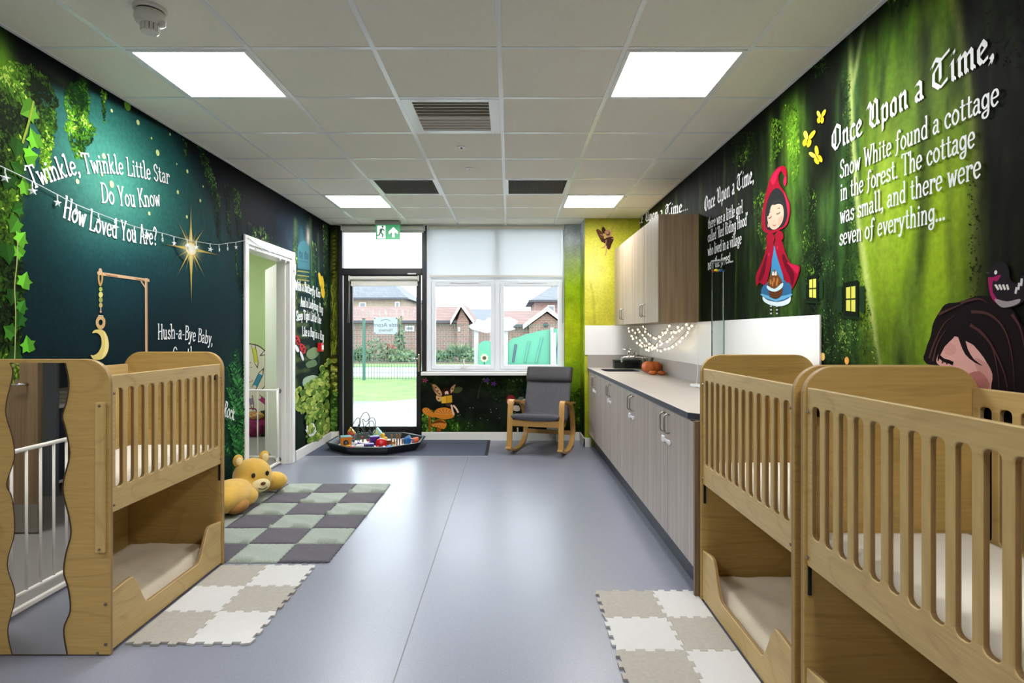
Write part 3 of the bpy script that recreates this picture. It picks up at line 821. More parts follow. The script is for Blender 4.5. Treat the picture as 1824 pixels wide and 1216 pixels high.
def pencil(x0, y0, x1, y1, w, col):
    """flat printed pencil from its blunt end to its point"""
    p0 = Vector((bx(x0), NZ(y0))); p1 = Vector((bx(x1), NZ(y1))); d = (p1 - p0); L = d.length; d.normalize(); n = Vector((-d.y, d.x)) * w / 2
    bl = MB(); bl.prism([tuple(q) for q in (p0 - n * 1.25 - d * .012, p1 - d * w * 1.5 - n * 1.25, p1 + d * .014, p1 - d * w * 1.5 + n * 1.25, p0 + n * 1.25 - d * .012)], -.008, -.006, 'y')
    o = bl.build('pencil_print', MATS['print_black'], board)
    a = p1 - d * w * 1.6
    MB().prism([tuple(q) for q in (p0 - n, a - n, a + n, p0 + n)], -.0095, -.008, 'y').build('barrel', mat('pencil_' + col[1:], col, .6), o)
    MB().prism([tuple(q) for q in (a - n, p1 - d * .02, a + n)], -.0095, -.008, 'y').build('tip', M_cream, o)
    c = p0 + d * w * .1
    MB().prism([(c.x + w * .5 * math.cos(t), c.y + w * .5 * math.sin(t)) for t in np.linspace(0, 2 * PI, 14)[:-1]], -.0105, -.0095, 'y').build('rubber', mat('pencil_rubber_' + col[1:], '#e8d8cc', .6), o)
for a in ((451, 616, 458, 655, .045, '#d3d34a'), (452.5, 690, 469, 656, .055, '#3f93b5'), (446, 675, 438, 683, .06, '#e2b93c'), (476, 626, 463, 633, .05, '#e6c832'),
          (478, 688, 464, 696, .05, '#c23038'), (446, 650, 435, 652, .06, '#c23038'), (461, 707, 482, 724, .05, '#b22a72'), (446, 706, 450, 730, .045, '#9a86a8'),
          (453, 742, 490, 739, .05, '#c9cf3f'), (458, 758, 430, 764, .06, '#c43a3e'), (460, 782, 473, 757, .05, '#e0b83a'), (445, 790, 452, 775, .04, '#3f93b5')):
    pencil(*a)
# magenta bag and dark crate on the floor beyond
bag = empty('bag', (-3.32, 7.72, 0), label='magenta patterned bag on the floor beyond the baby gate', cat='bag')
MB().ball((0, 0, .15), (.17, .12, .15), 16, 10).build('body', mat('magenta_cloth', '#a01e5e', .8, col2='#5d1240', scale=18), bag, smooth=True)
MB().ball((.02, -.03, .27), (.13, .09, .06), 12, 8).build('rumpled_top', mat('patterned_cloth', '#d8b13c', .8, col2='#7c2a5c', scale=40), bag, smooth=True)
MB().tube(catmull([(-.1, -.08, .26), (-.06, -.1, .36), (.06, -.1, .37), (.1, -.08, .26)], 5), .008, 6).build('handle', MATS['magenta_cloth'], bag, smooth=True)
cr = empty('storage_crate', (-3.13, 7.82, 0), label='dark brown storage crate beside the magenta bag', cat='crate')
M_dk = mat('dark_crate', '#2e2420', .7)
b = MB(); b.box(-.09, .09, -.12, .12, 0, .02); b.box(-.09, -.078, -.12, .12, 0, .33); b.box(.078, .09, -.12, .12, 0, .33); b.box(-.078, .078, -.12, -.108, 0, .33); b.box(-.078, .078, .108, .12, 0, .33)
b.build('walls', M_dk, cr, bevel=.003); b = MB(); b.box(-.095, .095, -.125, -.118, .30, .335); b.box(-.095, .095, .118, .125, .30, .335); b.build('rim', M_dk, cr, bevel=.002)

def baby_gate(name, label, a, c, x, open_in, gz=.78):
    """pressure-fit gate: floor bar, two uprights with wall cups, swinging panel of bars"""
    g = empty(name, (x, (a + c) / 2, 0), label=label, cat='baby gate'); h = (c - a) / 2 - .004
    m = mat('white_powdercoat', '#ece9e2', .35)
    MB().box(-.012, .012, -h, h, .012, .034).build('floor_bar', m, g, bevel=.004)
    for s in (-1, 1):
        b = MB().box(-.012, .012, s * (h - .05) - .012, s * (h - .05) + .012, .03, gz).build('upright', m, g, bevel=.003)
        for z in (.05, gz - .03):
            MB().lathe([(.022, h * s - s * .001), (.024, (h - .012) * s), (.009, (h - .016) * s), (.009, (h - .05) * s)], (0, 0, z), 14, 'y').build('wall_cup', mat('cup_grey', '#6f6a64', .5), g)
    L = 2 * h - .16
    def along(t): return (-(t), h - .06) if open_in else (0, -h + .08 + t)
    p = empty('swing_panel'); 
    for z in (.09, gz - .02):
        q0, q1 = along(0), along(L); pn = MB().tube([(q0[0], q0[1], z), (q1[0], q1[1], z)], .011, 8).build('rail', m, g, smooth=True)
    bpy.data.objects.remove(p)
    n = 8
    for k in range(n + 1):
        q = along(L * k / n); r = .0115 if k in (0, n) else .0065
        MB().tube([(q[0], q[1], .09), (q[0], q[1], gz - .02)], r, 8).build('bar', m, pn, smooth=True)
    q = along(L); MB().box(q[0] - .022, q[0] + .022, q[1] - .022, q[1] + .022, gz - .035, gz + .012).build('latch', m, pn, bevel=.005)
    return g
baby_gate('baby_gate', 'white metal baby gate standing open in the left doorway', D2[0] + .03, D2[1] - .03, XL - .105, True)
baby_gate('baby_gate', 'closed white baby gate seen only in the wavy cot mirror', D3[0] + .03, D3[1] - .03, XL - .09, False, .80)

# space beyond door_3, visible in the cot mirror
shell('side_lobby', -5.0, XL - .10, -2.2, 3.0, D3, mat('lobby_plaster', '#dcdcd8', .7))
cl3 = dup(cl); cl3.location = (-3.3, 1.75, H); cl3['label'] = 'unseen square ceiling light panel added to light the side lobby beyond the gate'  # added unseen lamp, placed to brighten what the cot mirror reflects
cup = empty('lobby_door_leaf', (-3.55, .94, 0), label='brown wooden door leaf standing open, reflected in the wavy cot mirror', cat='door')
MB().box(-.42, .40, -.022, .022, .01, 2.05).build('leaf', M_lam2, cup, bevel=.003)
MB().box(-.42, .40, .022, .024, .01, .2).build('kick_plate', M_steel, cup)
MB().tube([(.33, .022, 1.0), (.33, .06, 1.0), (.24, .062, 1.0)], .009, 8).build('lever', M_chrome, cup, smooth=True)
sh = empty('coat_shelf', (-4.02, -.5, 0), label='grey shelf unit with folded linen reflected in the cot mirror', cat='shelf unit')
M_sg = mat('grey_shelf', '#6d747c', .6)
b = MB(); b.box(-.3, .3, -.55, -.52, 0, 1.5); b.box(-.3, .3, .52, .55, 0, 1.5); b.box(-.3, -.28, -.52, .52, 0, 1.5)
b.build('carcass', M_sg, sh, bevel=.003)
for z in (.1, .72, 1.1, 1.48): MB().box(-.28, .3, -.52, .52, z, z + .025).build('shelf', M_white, sh, bevel=.002)
MB().box(.28, .3, -.52, .52, .125, .72).build('front_panel', mat('navy_panel', '#2d3544', .6), sh)
ln = empty('folded_linen', (-3.9, -.35, .745), label='cream folded linen on the grey shelf in the mirror', cat='linen')
for k in range(3): MB().box(-.14, .14, -.22, .22, k * .035, k * .035 + .033).build('fold', mat('cream_linen', '#d8d0b8', .9), ln, bevel=.012, seg=3)
# ------------------------------------------------------------------ ceiling fittings
names = ['near left bright ceiling light panel beside the smoke detector', 'near right bright ceiling light panel in front of the story wall',
         'far left bright ceiling light panel near the exit sign', 'far right bright ceiling light panel above the wall cabinets',
         'ceiling light panel behind the photographer on the left', 'ceiling light panel behind the photographer on the right']
fr_me = None
for (x, y), lb in zip(lamps, names):
    o = empty('ceiling_light', (x + .3, y + .3, H), label=lb, cat='ceiling light', group='square ceiling light panels')
    if fr_me is None:
        fr = MB()
        for (x0, x1, y0, y1) in ((-.288, -.268, -.288, .288), (.268, .288, -.288, .288), (-.268, .268, -.288, -.268), (-.268, .268, .268, .288)): fr.box(x0, x1, y0, y1, -.004, .02)
        fr_me = fr.mesh('frame'); fr_me.materials.append(M_tbar)
        df_me = MB().box(-.268, .268, -.268, .268, .002, .012).mesh('diffuser'); df_me.materials.append(M_lampface)
    link('frame', fr_me, None, o); link('diffuser', df_me, None, o)
# louvred air diffuser
o = empty('air_diffuser', (-.35, GY0 + .9, H), label='white louvred air diffuser with dark rear half in the ceiling', cat='air vent')
b = MB()
for (x0, x1, y0, y1) in ((-.288, -.225, -.288, .288), (.225, .288, -.288, .288), (-.225, .225, -.288, -.245), (-.225, .225, .245, .288)): b.box(x0, x1, y0, y1, -.002, .012)
b.build('frame', M_tbar, o, bevel=.002)
MB().box(-.225, .225, -.245, .245, .05, .055).build('backing', mat('vent_black', '#0d0c0b', .9), o)
M_lv = mat('vent_slat', '#c9c3b6', .45)
for k in range(10):
    yy = -.222 + k * .0493
    if k < 5: pr = [(yy, -.004), (yy + .007, -.004), (yy + .022, .034), (yy + .018, .034)]
    else: pr = [(yy - .006, -.004), (yy + .004, -.004), (yy - .018, .034), (yy - .024, .034)]
    MB().prism(pr, -.225, .225, 'x').build('slat', M_lv, o)
MB().prism([(-.004, -.003), (.012, -.003), (.004, .034), (-.004, .034)], -.225, .225, 'x').build('divider', M_lv, o)
M_gr = mat('grille_dark', '#5b564b', .6)
for x, lb in ((-.95, 'dark egg-crate ceiling grille left of centre'), (.25, 'dark egg-crate ceiling grille right of centre')):
    g = empty('ceiling_grille', (x, GY0 + 2.7, H), label=lb, cat='air vent', group='dark ceiling grilles')
    b = MB()
    for (x0, x1, y0, y1) in ((-.288, -.262, -.288, .288), (.262, .288, -.288, .288), (-.262, .262, -.288, -.262), (-.262, .262, .262, .288)): b.box(x0, x1, y0, y1, -.002, .012)
    b.build('frame', M_tbar, g, bevel=.002)
    MB().box(-.262, .262, -.262, .262, .03, .034).build('backing', MATS['vent_black'], g)
    b = MB()
    for k in range(37):
        q = -.262 + k * .01455
        b.box(q - .0015, q + .0015, -.262, .262, .004, .022); b.box(-.262, .262, q - .0015, q + .0015, .004, .022)
    tag(b.build('egg_crate', M_gr, g), kind='stuff')
# smoke detector
d = empty('smoke_detector', (-1.505, 2.49, H), label='white round smoke detector on the ceiling near the left wall', cat='smoke detector')
M_sd = mat('detector_white', '#dedcd2', .4)
MB().lathe([(.064, .004), (.064, -.008), (.058, -.012)], n=28).build('base_plate', M_sd, d, smooth=False)
MB().lathe([(.053, -.012), (.053, -.018)], n=28).build('shadow_ring', MATS['vent_black'], d)
MB().lathe([(.057, -.018), (.06, -.04), (.055, -.058), (.04, -.066)], n=28).build('body', M_sd, d, smooth=True)
MB().lathe([(.032, -.064), (.031, -.09)], n=20).build('chamber', MATS['vent_black'], d)
for k in range(14):
    a = 2 * PI * k / 14
    MB().box(-.006, .006, -.003, .003, -.094, -.064).build('rib', M_sd, d, loc=(.033 * math.cos(a), .033 * math.sin(a), 0), rot=(0, 0, a + PI / 2))
MB().lathe([(.034, -.092), (.034, -.098), (.026, -.103)], n=22).build('cap', M_sd, d, smooth=False)
MB().lathe([(.014, -.055), (.014, -.072), (.008, -.076)], (.05, .0, 0), 14).build('indicator', M_sd, d, smooth=True)
# sprinkler roses
for (px, py, lb) in ((822, 262, 'small white concealed sprinkler cap nearer the louvred vent'), (836, 300, 'small white concealed sprinkler cap between the dark grilles')):
    dd = (H - CZ) * F / (CY - py); xx = (px - CX) / F * dd
    s = empty('sprinkler_cap', (xx, dd, H), label=lb, cat='sprinkler', group='sprinkler caps')
    MB().lathe([(.03, .004), (.03, -.002), (.024, -.005)], n=18).build('rose', M_whitegloss, s, smooth=False)
    MB().lathe([(.008, -.005), (.006, -.012)], n=10).build('button', MATS['cup_grey'] if py < 280 else M_white, s)
# exit sign
YS = 7.2
ex = empty('exit_sign', ((691 - CX) / F * YS, YS, H), label='green emergency exit sign with white running figure and arrow', cat='exit sign')
hw = 21.5 / F * YS; zt, zb = CZ + (CY - 403) / F * YS - H, CZ + (CY - 426.5) / F * YS - H
MB().box(-hw - .004, hw + .004, -.04, .04, -.045, 0).build('housing', mat('sign_housing', '#8f8c85', .4), ex, bevel=.004)
pl = MB().box(-hw, hw, -.006, .006, zb, -.044).build('panel', mat('exit_green', '#2f9e62', .4, emit='#2f9e62', estr=.35), ex)
M_ew = mat('exit_white', '#f6fbf6', .5, emit='#ffffff', estr=.5)
M_eg = mat('exit_green_dark', '#1d7d4a', .5)
S = lambda pts: [(-hw + u * 2 * hw, zb + v * (-.046 - zb)) for u, v in pts]
def ep(pts, mm, k): return MB().prism(S(pts), -.0065 - .001 * k, -.006, 'y').build('pictogram', mm, pl)
ep([(.06, .06), (.40, .06), (.40, .94), (.06, .94)], M_ew, 1)
ep([(.26, .80), (.31, .80), (.33, .86), (.31, .93), (.26, .93), (.24, .86)], M_eg, 2)
ep([(.13, .60), (.20, .74), (.30, .76), (.37, .62), (.35, .56), (.28, .66), (.25, .46), (.33, .36), (.30, .14), (.25, .14), (.27, .32), (.19, .42), (.17, .28), (.06, .22), (.06, .30), (.13, .34), (.17, .56), (.16, .62), (.10, .52)], M_eg, 3)
ep([(.68, .14), (.78, .14), (.78, .50), (.92, .36), (.92, .54), (.73, .84), (.54, .54), (.54, .36), (.68, .50)], M_ew, 1)

# ------------------------------------------------------------------ cots
CL, CWD, CH = .995, .575, 1.232
M_ply_x = ply_mat('birch_ply_crosswise', '#bd9c5a', '#80591f', 'x')
def to_xz(me, y): me.transform(Matrix(((1, 0, 0, 0), (0, 0, -1, y), (0, 1, 0, 0), (0, 0, 0, 1)))); return me
def to_yz(me, x): me.transform(Matrix(((0, 0, 1, x), (1, 0, 0, 0), (0, 1, 0, 0), (0, 0, 0, 1)))); return me
T = .022
def make_cot(name, loc, rz, label):
    r = empty(name, loc, rz, label, 'cot', 'two-tier plywood cots')
    ep_ = sheet('end_panel', rrect(0, CWD, .004, CH, .10, 10, (0, 0, 1, 1)), (), T, .004)
    a = to_xz(ep_.copy(), T / 2); c = to_xz(ep_.copy(), CL - T / 2)
    for me in (a, c): link('end_panel', me, [M_ply_x, M_plyedge], r)
    # slatted sides cut with rounded slots
    u0, u1, n, pitch, gap, rad = T + .001, CL - T - .001, 12, .0765, .048, .016
    zb_, zt_ = .585, 1.163; hb, ht = .685, 1.105
    st = u0 + ((u1 - u0) - (n * pitch - (pitch - gap))) / 2
    sl = [(st + k * pitch, st + k * pitch + gap) for k in range(n)]
    hole = []
    arc = lambda cx, cy, a0, a1: [(cx + rad * math.cos(a0 + (a1 - a0) * k / 4), cy + rad * math.sin(a0 + (a1 - a0) * k / 4)) for k in range(5)]
    for (p, q) in sl: hole += arc(p + rad, ht - rad, PI, PI / 2) + arc(q - rad, ht - rad, PI / 2, 0)
    for (p, q) in sl[::-1]: hole += arc(q - rad, hb + rad, 0, -PI / 2) + arc(p + rad, hb + rad, -PI / 2, -PI)
    side = sheet('side_panel', rrect(u0, u1, zb_, zt_, .006, 2), [hole], .018, .003)
    slat = sheet('slat', [(-(pitch - gap) / 2, hb + rad - .012), ((pitch - gap) / 2, hb + rad - .012), ((pitch - gap) / 2, ht - rad + .012), (-(pitch - gap) / 2, ht - rad + .012)], (), .0176, .003)
    for x in (.019, CWD - .019):
        sp = link('side_panel', to_yz(side.copy(), x), [M_ply_y, M_plyedge], r)
        sm = to_yz(slat.copy(), x)
        for m_ in (M_ply_z, M_plyedge): sm.materials.append(m_)
        for k in range(n - 1): link('slat', sm, None, sp, (0, sl[k][1] + (pitch - gap) / 2, 0))
    MB().box(.036, CWD - .036, u0, u1, .585, .603).build('bed_deck', M_ply_y, r)
    box('back_board', M_ply_y, CWD - .03, CWD - .012, u0, u1, .02, .584, r)
    box('base_board', M_ply_y, .03, CWD - .032, u0, u1, .02, .04, r)
    # lower front board, scooped between two shoulders
    hi, lo = .265, .105
    pr = [(u0, .012), (u1, .012), (u1, hi - .012)]
    def sc(t0, t1, z0, z1, k=10): return [(t0 + (t1 - t0) * i / k, z0 + (z1 - z0) * (.5 - .5 * math.cos(PI * i / k))) for i in range(k + 1)]
    pr += [(u1 - .10, hi)] + sc(u1 - .13, u1 - .26, hi, lo) + sc(u0 + .26, u0 + .13, lo, hi) + [(u0 + .10, hi), (u0, hi - .012)]
    link('scooped_board', to_yz(sheet('scooped_board', pr, (), .018, .004), .016), [M_ply_y, M_plyedge], r)
    # fittings
    M_bolt = mat('bolt', '#8c8478', .35, .9)
    for (yy, zz) in ((u0 + .012, 1.085), (u1 - .012, 1.085), (u0 + .012, .615), (u1 - .012, .615)):
        MB().lathe([(.006, .006), (.0055, .003), (.001, .0025)], (0, yy, zz), 10, 'x').build('bolt', M_bolt, r)
    for yy in (u0 + .002, u1 - .009):
        box('runner_slot', MATS['vent_black'], .012, .022, yy, yy + .007, .49, .584, r)
        box('lock_block', MATS['vent_black'], .036, .05, yy + (.006 if yy < .5 else -.03), yy + (.036 if yy < .5 else 0), 1.07, 1.115, r)
    return r
def mattress(name, loc, rz, z, th, label, mm, wr, x0=.042, x1=None):
    x1 = x1 or CWD - .042
    n, k = 44, 24; X = np.linspace(x0, x1, k); Y = np.linspace(T + .008, CL - T - .008, n)
    b = MB(); ed = .03
    def prof(t): return 1 - max(0, 1 - t / ed) ** 2.2
    top = []
    for yy in Y:
        for xx in X:
            e = min(xx - x0, x1 - xx, yy - Y[0], Y[-1] - yy)
            h = th * (0.35 + .65 * prof(e)) + wr * (fbm(np.array([xx * 7 + yy * 2 + z * 9]), np.array([yy * 5]))[0] - .5) * prof(e)
            top.append((xx, yy, h))
    b.v = top + [(p[0], p[1], 0) for p in top]
    N_ = n * k
    for i in range(n - 1):
        for j in range(k - 1):
            q = (i * k + j, i * k + j + 1, (i + 1) * k + j + 1, (i + 1) * k + j); b.f.append(q); b.f.append(tuple(v + N_ for v in q[::-1]))
    rim = [j for j in range(k)] + [i * k + k - 1 for i in range(1, n)] + [(n - 1) * k + j for j in range(k - 2, -1, -1)] + [i * k for i in range(n - 2, 0, -1)]
    for i in range(len(rim)):
        p, q = rim[i], rim[(i + 1) % len(rim)]; b.f.append((q, p, p + N_, q + N_))
    o = b.build(name, mm, None, smooth=True, loc=(loc[0], loc[1], z), rot=(0, 0, rz))
    return tag(o, label, 'mattress', 'cot mattresses')
M_matt = mat('cream_sheet', '#e6dfd0', .85, var=.03, scale=5, bump=.05, bscale=300)
M_matt2 = mat('beige_sheet', '#ddd0b8', .85, var=.06, scale=4, bump=.1, bscale=40)
for (ln, loc, rz, w1) in (('left', (-1.66, 3.465, 0), PI, 'on the left with wavy mirror end panel'), ('far', (.957, 2.005, 0), 0, 'on the right next to the kitchen cabinets'), ('near', (.957, .965, 0), 0, 'nearest on the right, cut by the frame')):
    c = make_cot('cot', loc, rz, 'two-tier birch plywood cot ' + w1)
    nm = {'left': 'left cot with the mirror', 'far': 'right cot beside the cabinets', 'near': 'nearest right cot'}[ln]
    mattress('cot_mattress', loc, rz, .603, .10, 'plain cream mattress on the upper tier of the ' + nm, M_matt, .006)
    mattress('cot_mattress', loc, rz, .04, .095, 'rumpled beige mattress on the lower tier of the ' + nm, M_matt2, .03)
    if ln == 'left':
        Y1 = 2.47
        def mp(x, y): return (-1.66 - (x - CX) / F * Y1, CZ + (CY - y) / F * Y1)
        rt = catmull([mp(*p) for p in ((116.5, 646), (123, 680), (119, 714), (111.6, 740.5), (117, 763), (123, 793), (123.7, 816), (112.5, 868), (123.7, 921), (126.7, 951), (118, 985), (114, 1018), (122, 1048), (125.6, 1086), (114, 1120), (120, 1164))], 5)
        lt = catmull([mp(*p) for p in ((19, 646), (23.5, 668), (11, 729), (23, 778), (26.5, 816), (13, 861), (22.5, 887), (27, 947), (14, 1004), (28, 1060), (15, 1120), (22.5, 1164))], 5)
        om = MB().prism(rt + lt[::-1], CL + .0005, CL + .003, 'y').build('wavy_mirror', mat('mirror', '#e4e2dc', .015, 1.0), c)
        for side in (rt, lt): MB().tube([(p[0], CL + .002, p[1]) for p in side], .0025, 5).build('mirror_edge', mat('mirror_edge_dark', '#3c2e1c', .6), om)
        x0, x1 = mp(190, 0)[0], mp(174, 0)[0]
        rs = MB().box(x0, x1, CL, CL + .018, mp(0, 982)[1], mp(0, 716)[1]).build('runner_strip', M_ply_z, c, bevel=.003)
        for z in (mp(0, 722)[1], mp(0, 976)[1]): MB().lathe([(.006, CL + .017), (.005, CL + .021), (.001, CL + .021)], ((x0 + x1) / 2, 0, z), 10, 'y').build('bolt', MATS['bolt'], rs)
        for (px, py) in ((188, 1076), (188.5, 1147), (173.5, 1163), (172, 913)):
            q = mp(px, py); MB().lathe([(.007, CL), (.006, CL + .004), (.001, CL + .004)], (q[0], 0, q[1]), 10, 'y').build('bolt', MATS['bolt'], c)

# ------------------------------------------------------------------ puzzle mats
def puzzle_tile(wx, wy, t, edges, nt=7, amp=.017):
    """foam tile with interlocking tabs; edges = (bottom, right, top, left), each 1/-1 for phase, 0 for straight"""
    pts = []
    cs = [((0, 0), (wx, 0)), ((wx, 0), (wx, wy)), ((wx, wy), (0, wy)), ((0, wy), (0, 0))]
    for (p, q), e in zip(cs, edges):
        p = np.array(p, float); q = np.array(q, float); d = q - p; L = np.hypot(*d); d /= L; n = np.array((d[1], -d[0]))
        pts.append(tuple(p))
        if e:
            for k in range(nt):
                a, c = (k + .0) / nt, (k + 1.0) / nt
                s = (1 if k % 2 == 0 else -1) * e * amp / 2
                if k > 0: pts.append(tuple(p + d * L * a + n * s))
                if k < nt - 1: pts.append(tuple(p + d * L * c + n * s))
    return MB().prism(pts, 0.0005, t, 'z')
M_foam_w = mat('white_foam', '#c4c3bf', .75, var=.02, scale=30)
M_foam_g = mat('grey_foam', '#a39d92', .75, var=.06, scale=60, bump=.15, bscale=700)
def foam_mat(name, x0, y0, xs_, ys_, label, first, wall_side):
    o = empty(name, (x0, y0, 0), label=label, cat='play mat'); y = 0
    for j, hy in enumerate(ys_):
        x = 0
        for i, wx in enumerate(xs_):
            col = M_foam_w if (i + j + first) % 2 == 0 else M_foam_g
            e = [1 if (i + j) % 2 else -1] * 4
            if wall_side == 'right' and i == len(xs_) - 1: e[1] = 0
            if wall_side == 'left' and i == 0: e[3] = 0
            t = puzzle_tile(wx - .001, hy - .001, .0115, e)
            t.build('foam_tile', col, o, loc=(x, y, 0), bevel=.0012, seg=1); x += wx
        y += hy
    return o
foam_mat('foam_puzzle_mat', -1.652, 2.555, [.262, .275], [.29, .285, .285], 'white and grey foam puzzle mat in front of the left cot', 1, 'left')
foam_mat('foam_puzzle_mat', .445, 1.915, [.29, .222], [.29, .29, .29, .29], 'white and grey foam puzzle mat beside the right cots', 0, 'right')
def carpet_mat():
    o = empty('carpet_tile_mat', (-2.25, 3.466, 0), label='dark grey and mint chequered carpet tile mat by the left wall', cat='play mat')
    Md = mat('carpet_dark', '#5b5660', .95, var=.35, scale=160, bump=.8, bscale=420, sheen=.2)
    Ml = mat('carpet_mint', '#b0bcae', .95, var=.2, scale=160, bump=.8, bscale=420, sheen=.2)
    p = .3; n = 21
    for j in range(6):
        for i in range(4):
            if i == 0 and j < 1: continue
            dark = (i + j) % 2 == 1
            b = MB(); w_ = p - .004; rr = random.Random(i * 31 + j)
            ph, am = rr.uniform(0, 6), (.004 if dark else .010) * rr.uniform(.5, 1.2)
            top = []
            for a in range(n):
                for c in range(n):
                    u, v = a / (n - 1), c / (n - 1); e = min(u, v, 1 - u, 1 - v)
                    jx = .004 * math.sin(40 * v + ph) if a in (0, n - 1) else 0; jy = .004 * math.sin(40 * u + ph) if c in (0, n - 1) else 0
                    z = .008 + am * (math.sin(6 * u + 9 * v + ph) * .5 + .5) * min(1, e * 6) + (0.004 if e > 0 else 0)
                    if not dark and 0.02 < v < .2: z += .018 * math.exp(-((v - .1) / .05) ** 2) * (math.sin(7 * u + ph) > .1)
                    top.append((u * w_ + jx, v * w_ + jy, z))
            b.v = top + [(q[0], q[1], .0005) for q in top]; N_ = n * n
            for a in range(n - 1):
                for c in range(n - 1):
                    q = (a * n + c, (a + 1) * n + c, (a + 1) * n + c + 1, a * n + c + 1); b.f.append(q)
            rim = [c for c in range(n)] + [a * n + n - 1 for a in range(1, n)] + [(n - 1) * n + c for c in range(n - 2, -1, -1)] + [a * n for a in range(n - 2, 0, -1)]
            for k in range(len(rim)):
                q, r_ = rim[k], rim[(k + 1) % len(rim)]; b.f.append((q, r_, r_ + N_, q + N_))
            b.build('carpet_tile', Md if dark else Ml, o, smooth=True, loc=(i * p, j * p, 0))
    return o
carpet_mat()
# entrance mat
em = empty('entrance_mat', (-1.24, 6.96, 0), label='dark blue-grey entrance mat in front of the black door', cat='door mat')
M_em = mat('entrance_pile', '#4f5566', .95, var=.3, scale=220, bump=.6, bscale=500)
box('pile', M_em, -.985, .965, -.49, .485, 0.0005, .009, em)
box('rubber_edge', mat('mat_rubber', '#262626', .7), .965, 1.0, -.49, .485, 0.0005, .007, em)
box('threshold_strip', mat('alu_strip', '#d5d7da', .35, .6), -.985, 1.0, -.505, -.49, 0.0005, .006, em)
# ------------------------------------------------------------------ kitchen run along the right wall
XD = .935                                   # door faces
unit_lb = ['nearest grey oak base cabinet with child lock, beside the right cot', 'second grey oak base cabinet from the right cot', 'third grey oak base cabinet from the right cot', 'farthest grey oak base cabinet under the sink']
def bar_handle(p, z0, z1, out, y, par, r=.005):
    MB().tube(catmull([(p, y, z0), (p + out * .6, y, z0 - .001), (p + out, y, z0 + .012), (p + out, y, (z0 + z1) / 2), (p + out, y, z1 - .012), (p + out * .6, y, z1 + .001), (p, y, z1)], 5), r, 8).build('handle', M_steel, par, smooth=True)
M_lock = mat('white_plastic', '#e9e6ea', .35)
for k in range(4):
    y0 = 3.03 + k
    o = empty('base_cabinet', ((XD + XR) / 2, y0 + .5, 0), label=unit_lb[k], cat='base cabinet', group='base cabinets along the right wall')
    fx = XD - (XD + XR) / 2
    MB().box(fx + .02, .29, -.499, .499, .15, .893 if k < 3 else .70).build('carcass', M_lam, o)
    for s in (-1, 1):
        d = MB().box(fx, fx + .018, s * .0025, s * .4975, .15, .888).build('door', M_lam, o, bevel=.0015)
        bar_handle(fx + .001, .755, .862, -.032, s * .045, d)
    lk = MB().box(fx - .012, fx, -.085, -.035, .688, .715).build('child_lock', M_lock, o, bevel=.004)
    MB().box(fx - .010, fx - .003, -.035, .05, .692, .712).build('strap', M_lock, lk, bevel=.003)
    MB().box(fx - .016, fx, .04, .09, .684, .724).build('catch', M_lock, lk, bevel=.006)
    for s in (-1, 1): MB().lathe([(.016, 0), (.016, .15)], (fx + .15, s * .4, 0), 12).build('foot', M_black, o)
pk = box('plinth', mat('navy_plinth', '#2b3038', .5), XD + .055, XD + .07, 3.03, YBUMP, .002, .148); tag(pk, 'long dark navy plinth under the grey oak base cabinets', 'plinth')
epn = box('end_panel', M_lam2, XD, XR - .002, 3.006, 3.028, .002, .893); tag(epn, 'brown oak end panel closing the base cabinets by the cot', 'cabinet panel')
# worktop with a sink cut-out and clipped corner
sx0, sx1, sy0, sy1 = 1.02, 1.40, 6.30, 6.78
wt = sheet('worktop', [(.918, YBUMP - .001), (.918, 3.07), (.985, 3.0), (XR - .002, 3.0), (XR - .002, YBUMP - .001)], [rrect(sx0, sx1, sy0, sy1, .06, 6)], .036, .002)
wo = empty('worktop', (0, 0, 0), label='long pale grey worktop over the base cabinets', cat='worktop')
wo.location = (1.2, 5.0, .895)
o = link('slab', wt, [mat('worktop_grey', '#b5aca2', .4, var=.05, scale=90), mat('worktop_edge', '#2c2f3a', .5)], wo); o.location = (-1.2, -5.0, .019)
M_up = mat('upstand_grey', '#a19a92', .45, var=.04, scale=60)
box('upstand', M_up, XR - .014 - 1.2, XR - .002 - 1.2, -2.0, YBUMP - 5.014, .0375, .188, wo); box('upstand', M_up, .918 - 1.2, XR - .016 - 1.2, YBUMP - 5.014, YBUMP - 5.001, .0375, .188, wo)
sp = empty('splashback', (XR, 5.0, 1.084), label='glossy white splashback panel behind the worktop', cat='splashback')
M_sp = mat('white_splashback', '#eeede9', .22)
box('long_sheet', M_sp, -.015, -.006, 2.93 - 5, YBUMP - 5.010, 0, .346, sp); box('corner_sheet', M_sp, .885 - XR + .002, -.016, YBUMP - 5.009, YBUMP - 5.001, 0, .346, sp)
# sink bowl
sk = empty('sink', ((sx0 + sx1) / 2, (sy0 + sy1) / 2, .735), label='undermounted sink bowl at the far end of the worktop', cat='sink')
b = MB(); n = 7; levels = [(.0, .165), (.004, .16), (.03, .015), (.07, .0)]
rings = [rrect(sx0 + i - .002, sx1 - i + .002, sy0 + i - .002, sy1 - i + .002, max(.062 - i * .3, .02), n) for i, z in levels]
cxs, cys = (sx0 + sx1) / 2, (sy0 + sy1) / 2; m_ = len(rings[0])
for (i, z), rg in zip(levels, rings): b.v += [(p[0] - cxs, p[1] - cys, z) for p in rg]
for L_ in range(len(levels) - 1):
    for k in range(m_): b.f.append((L_ * m_ + k, L_ * m_ + (k + 1) % m_, (L_ + 1) * m_ + (k + 1) % m_, (L_ + 1) * m_ + k))
b.f.append(tuple(range((len(levels) - 1) * m_, len(levels) * m_)))
b.build('bowl', mat('sink_dark_steel', '#5f5f60', .3, .8), sk)
MB().lathe([(.03, .001), (.026, .006), (.01, .007)], n=16).build('drain', M_chrome, sk)
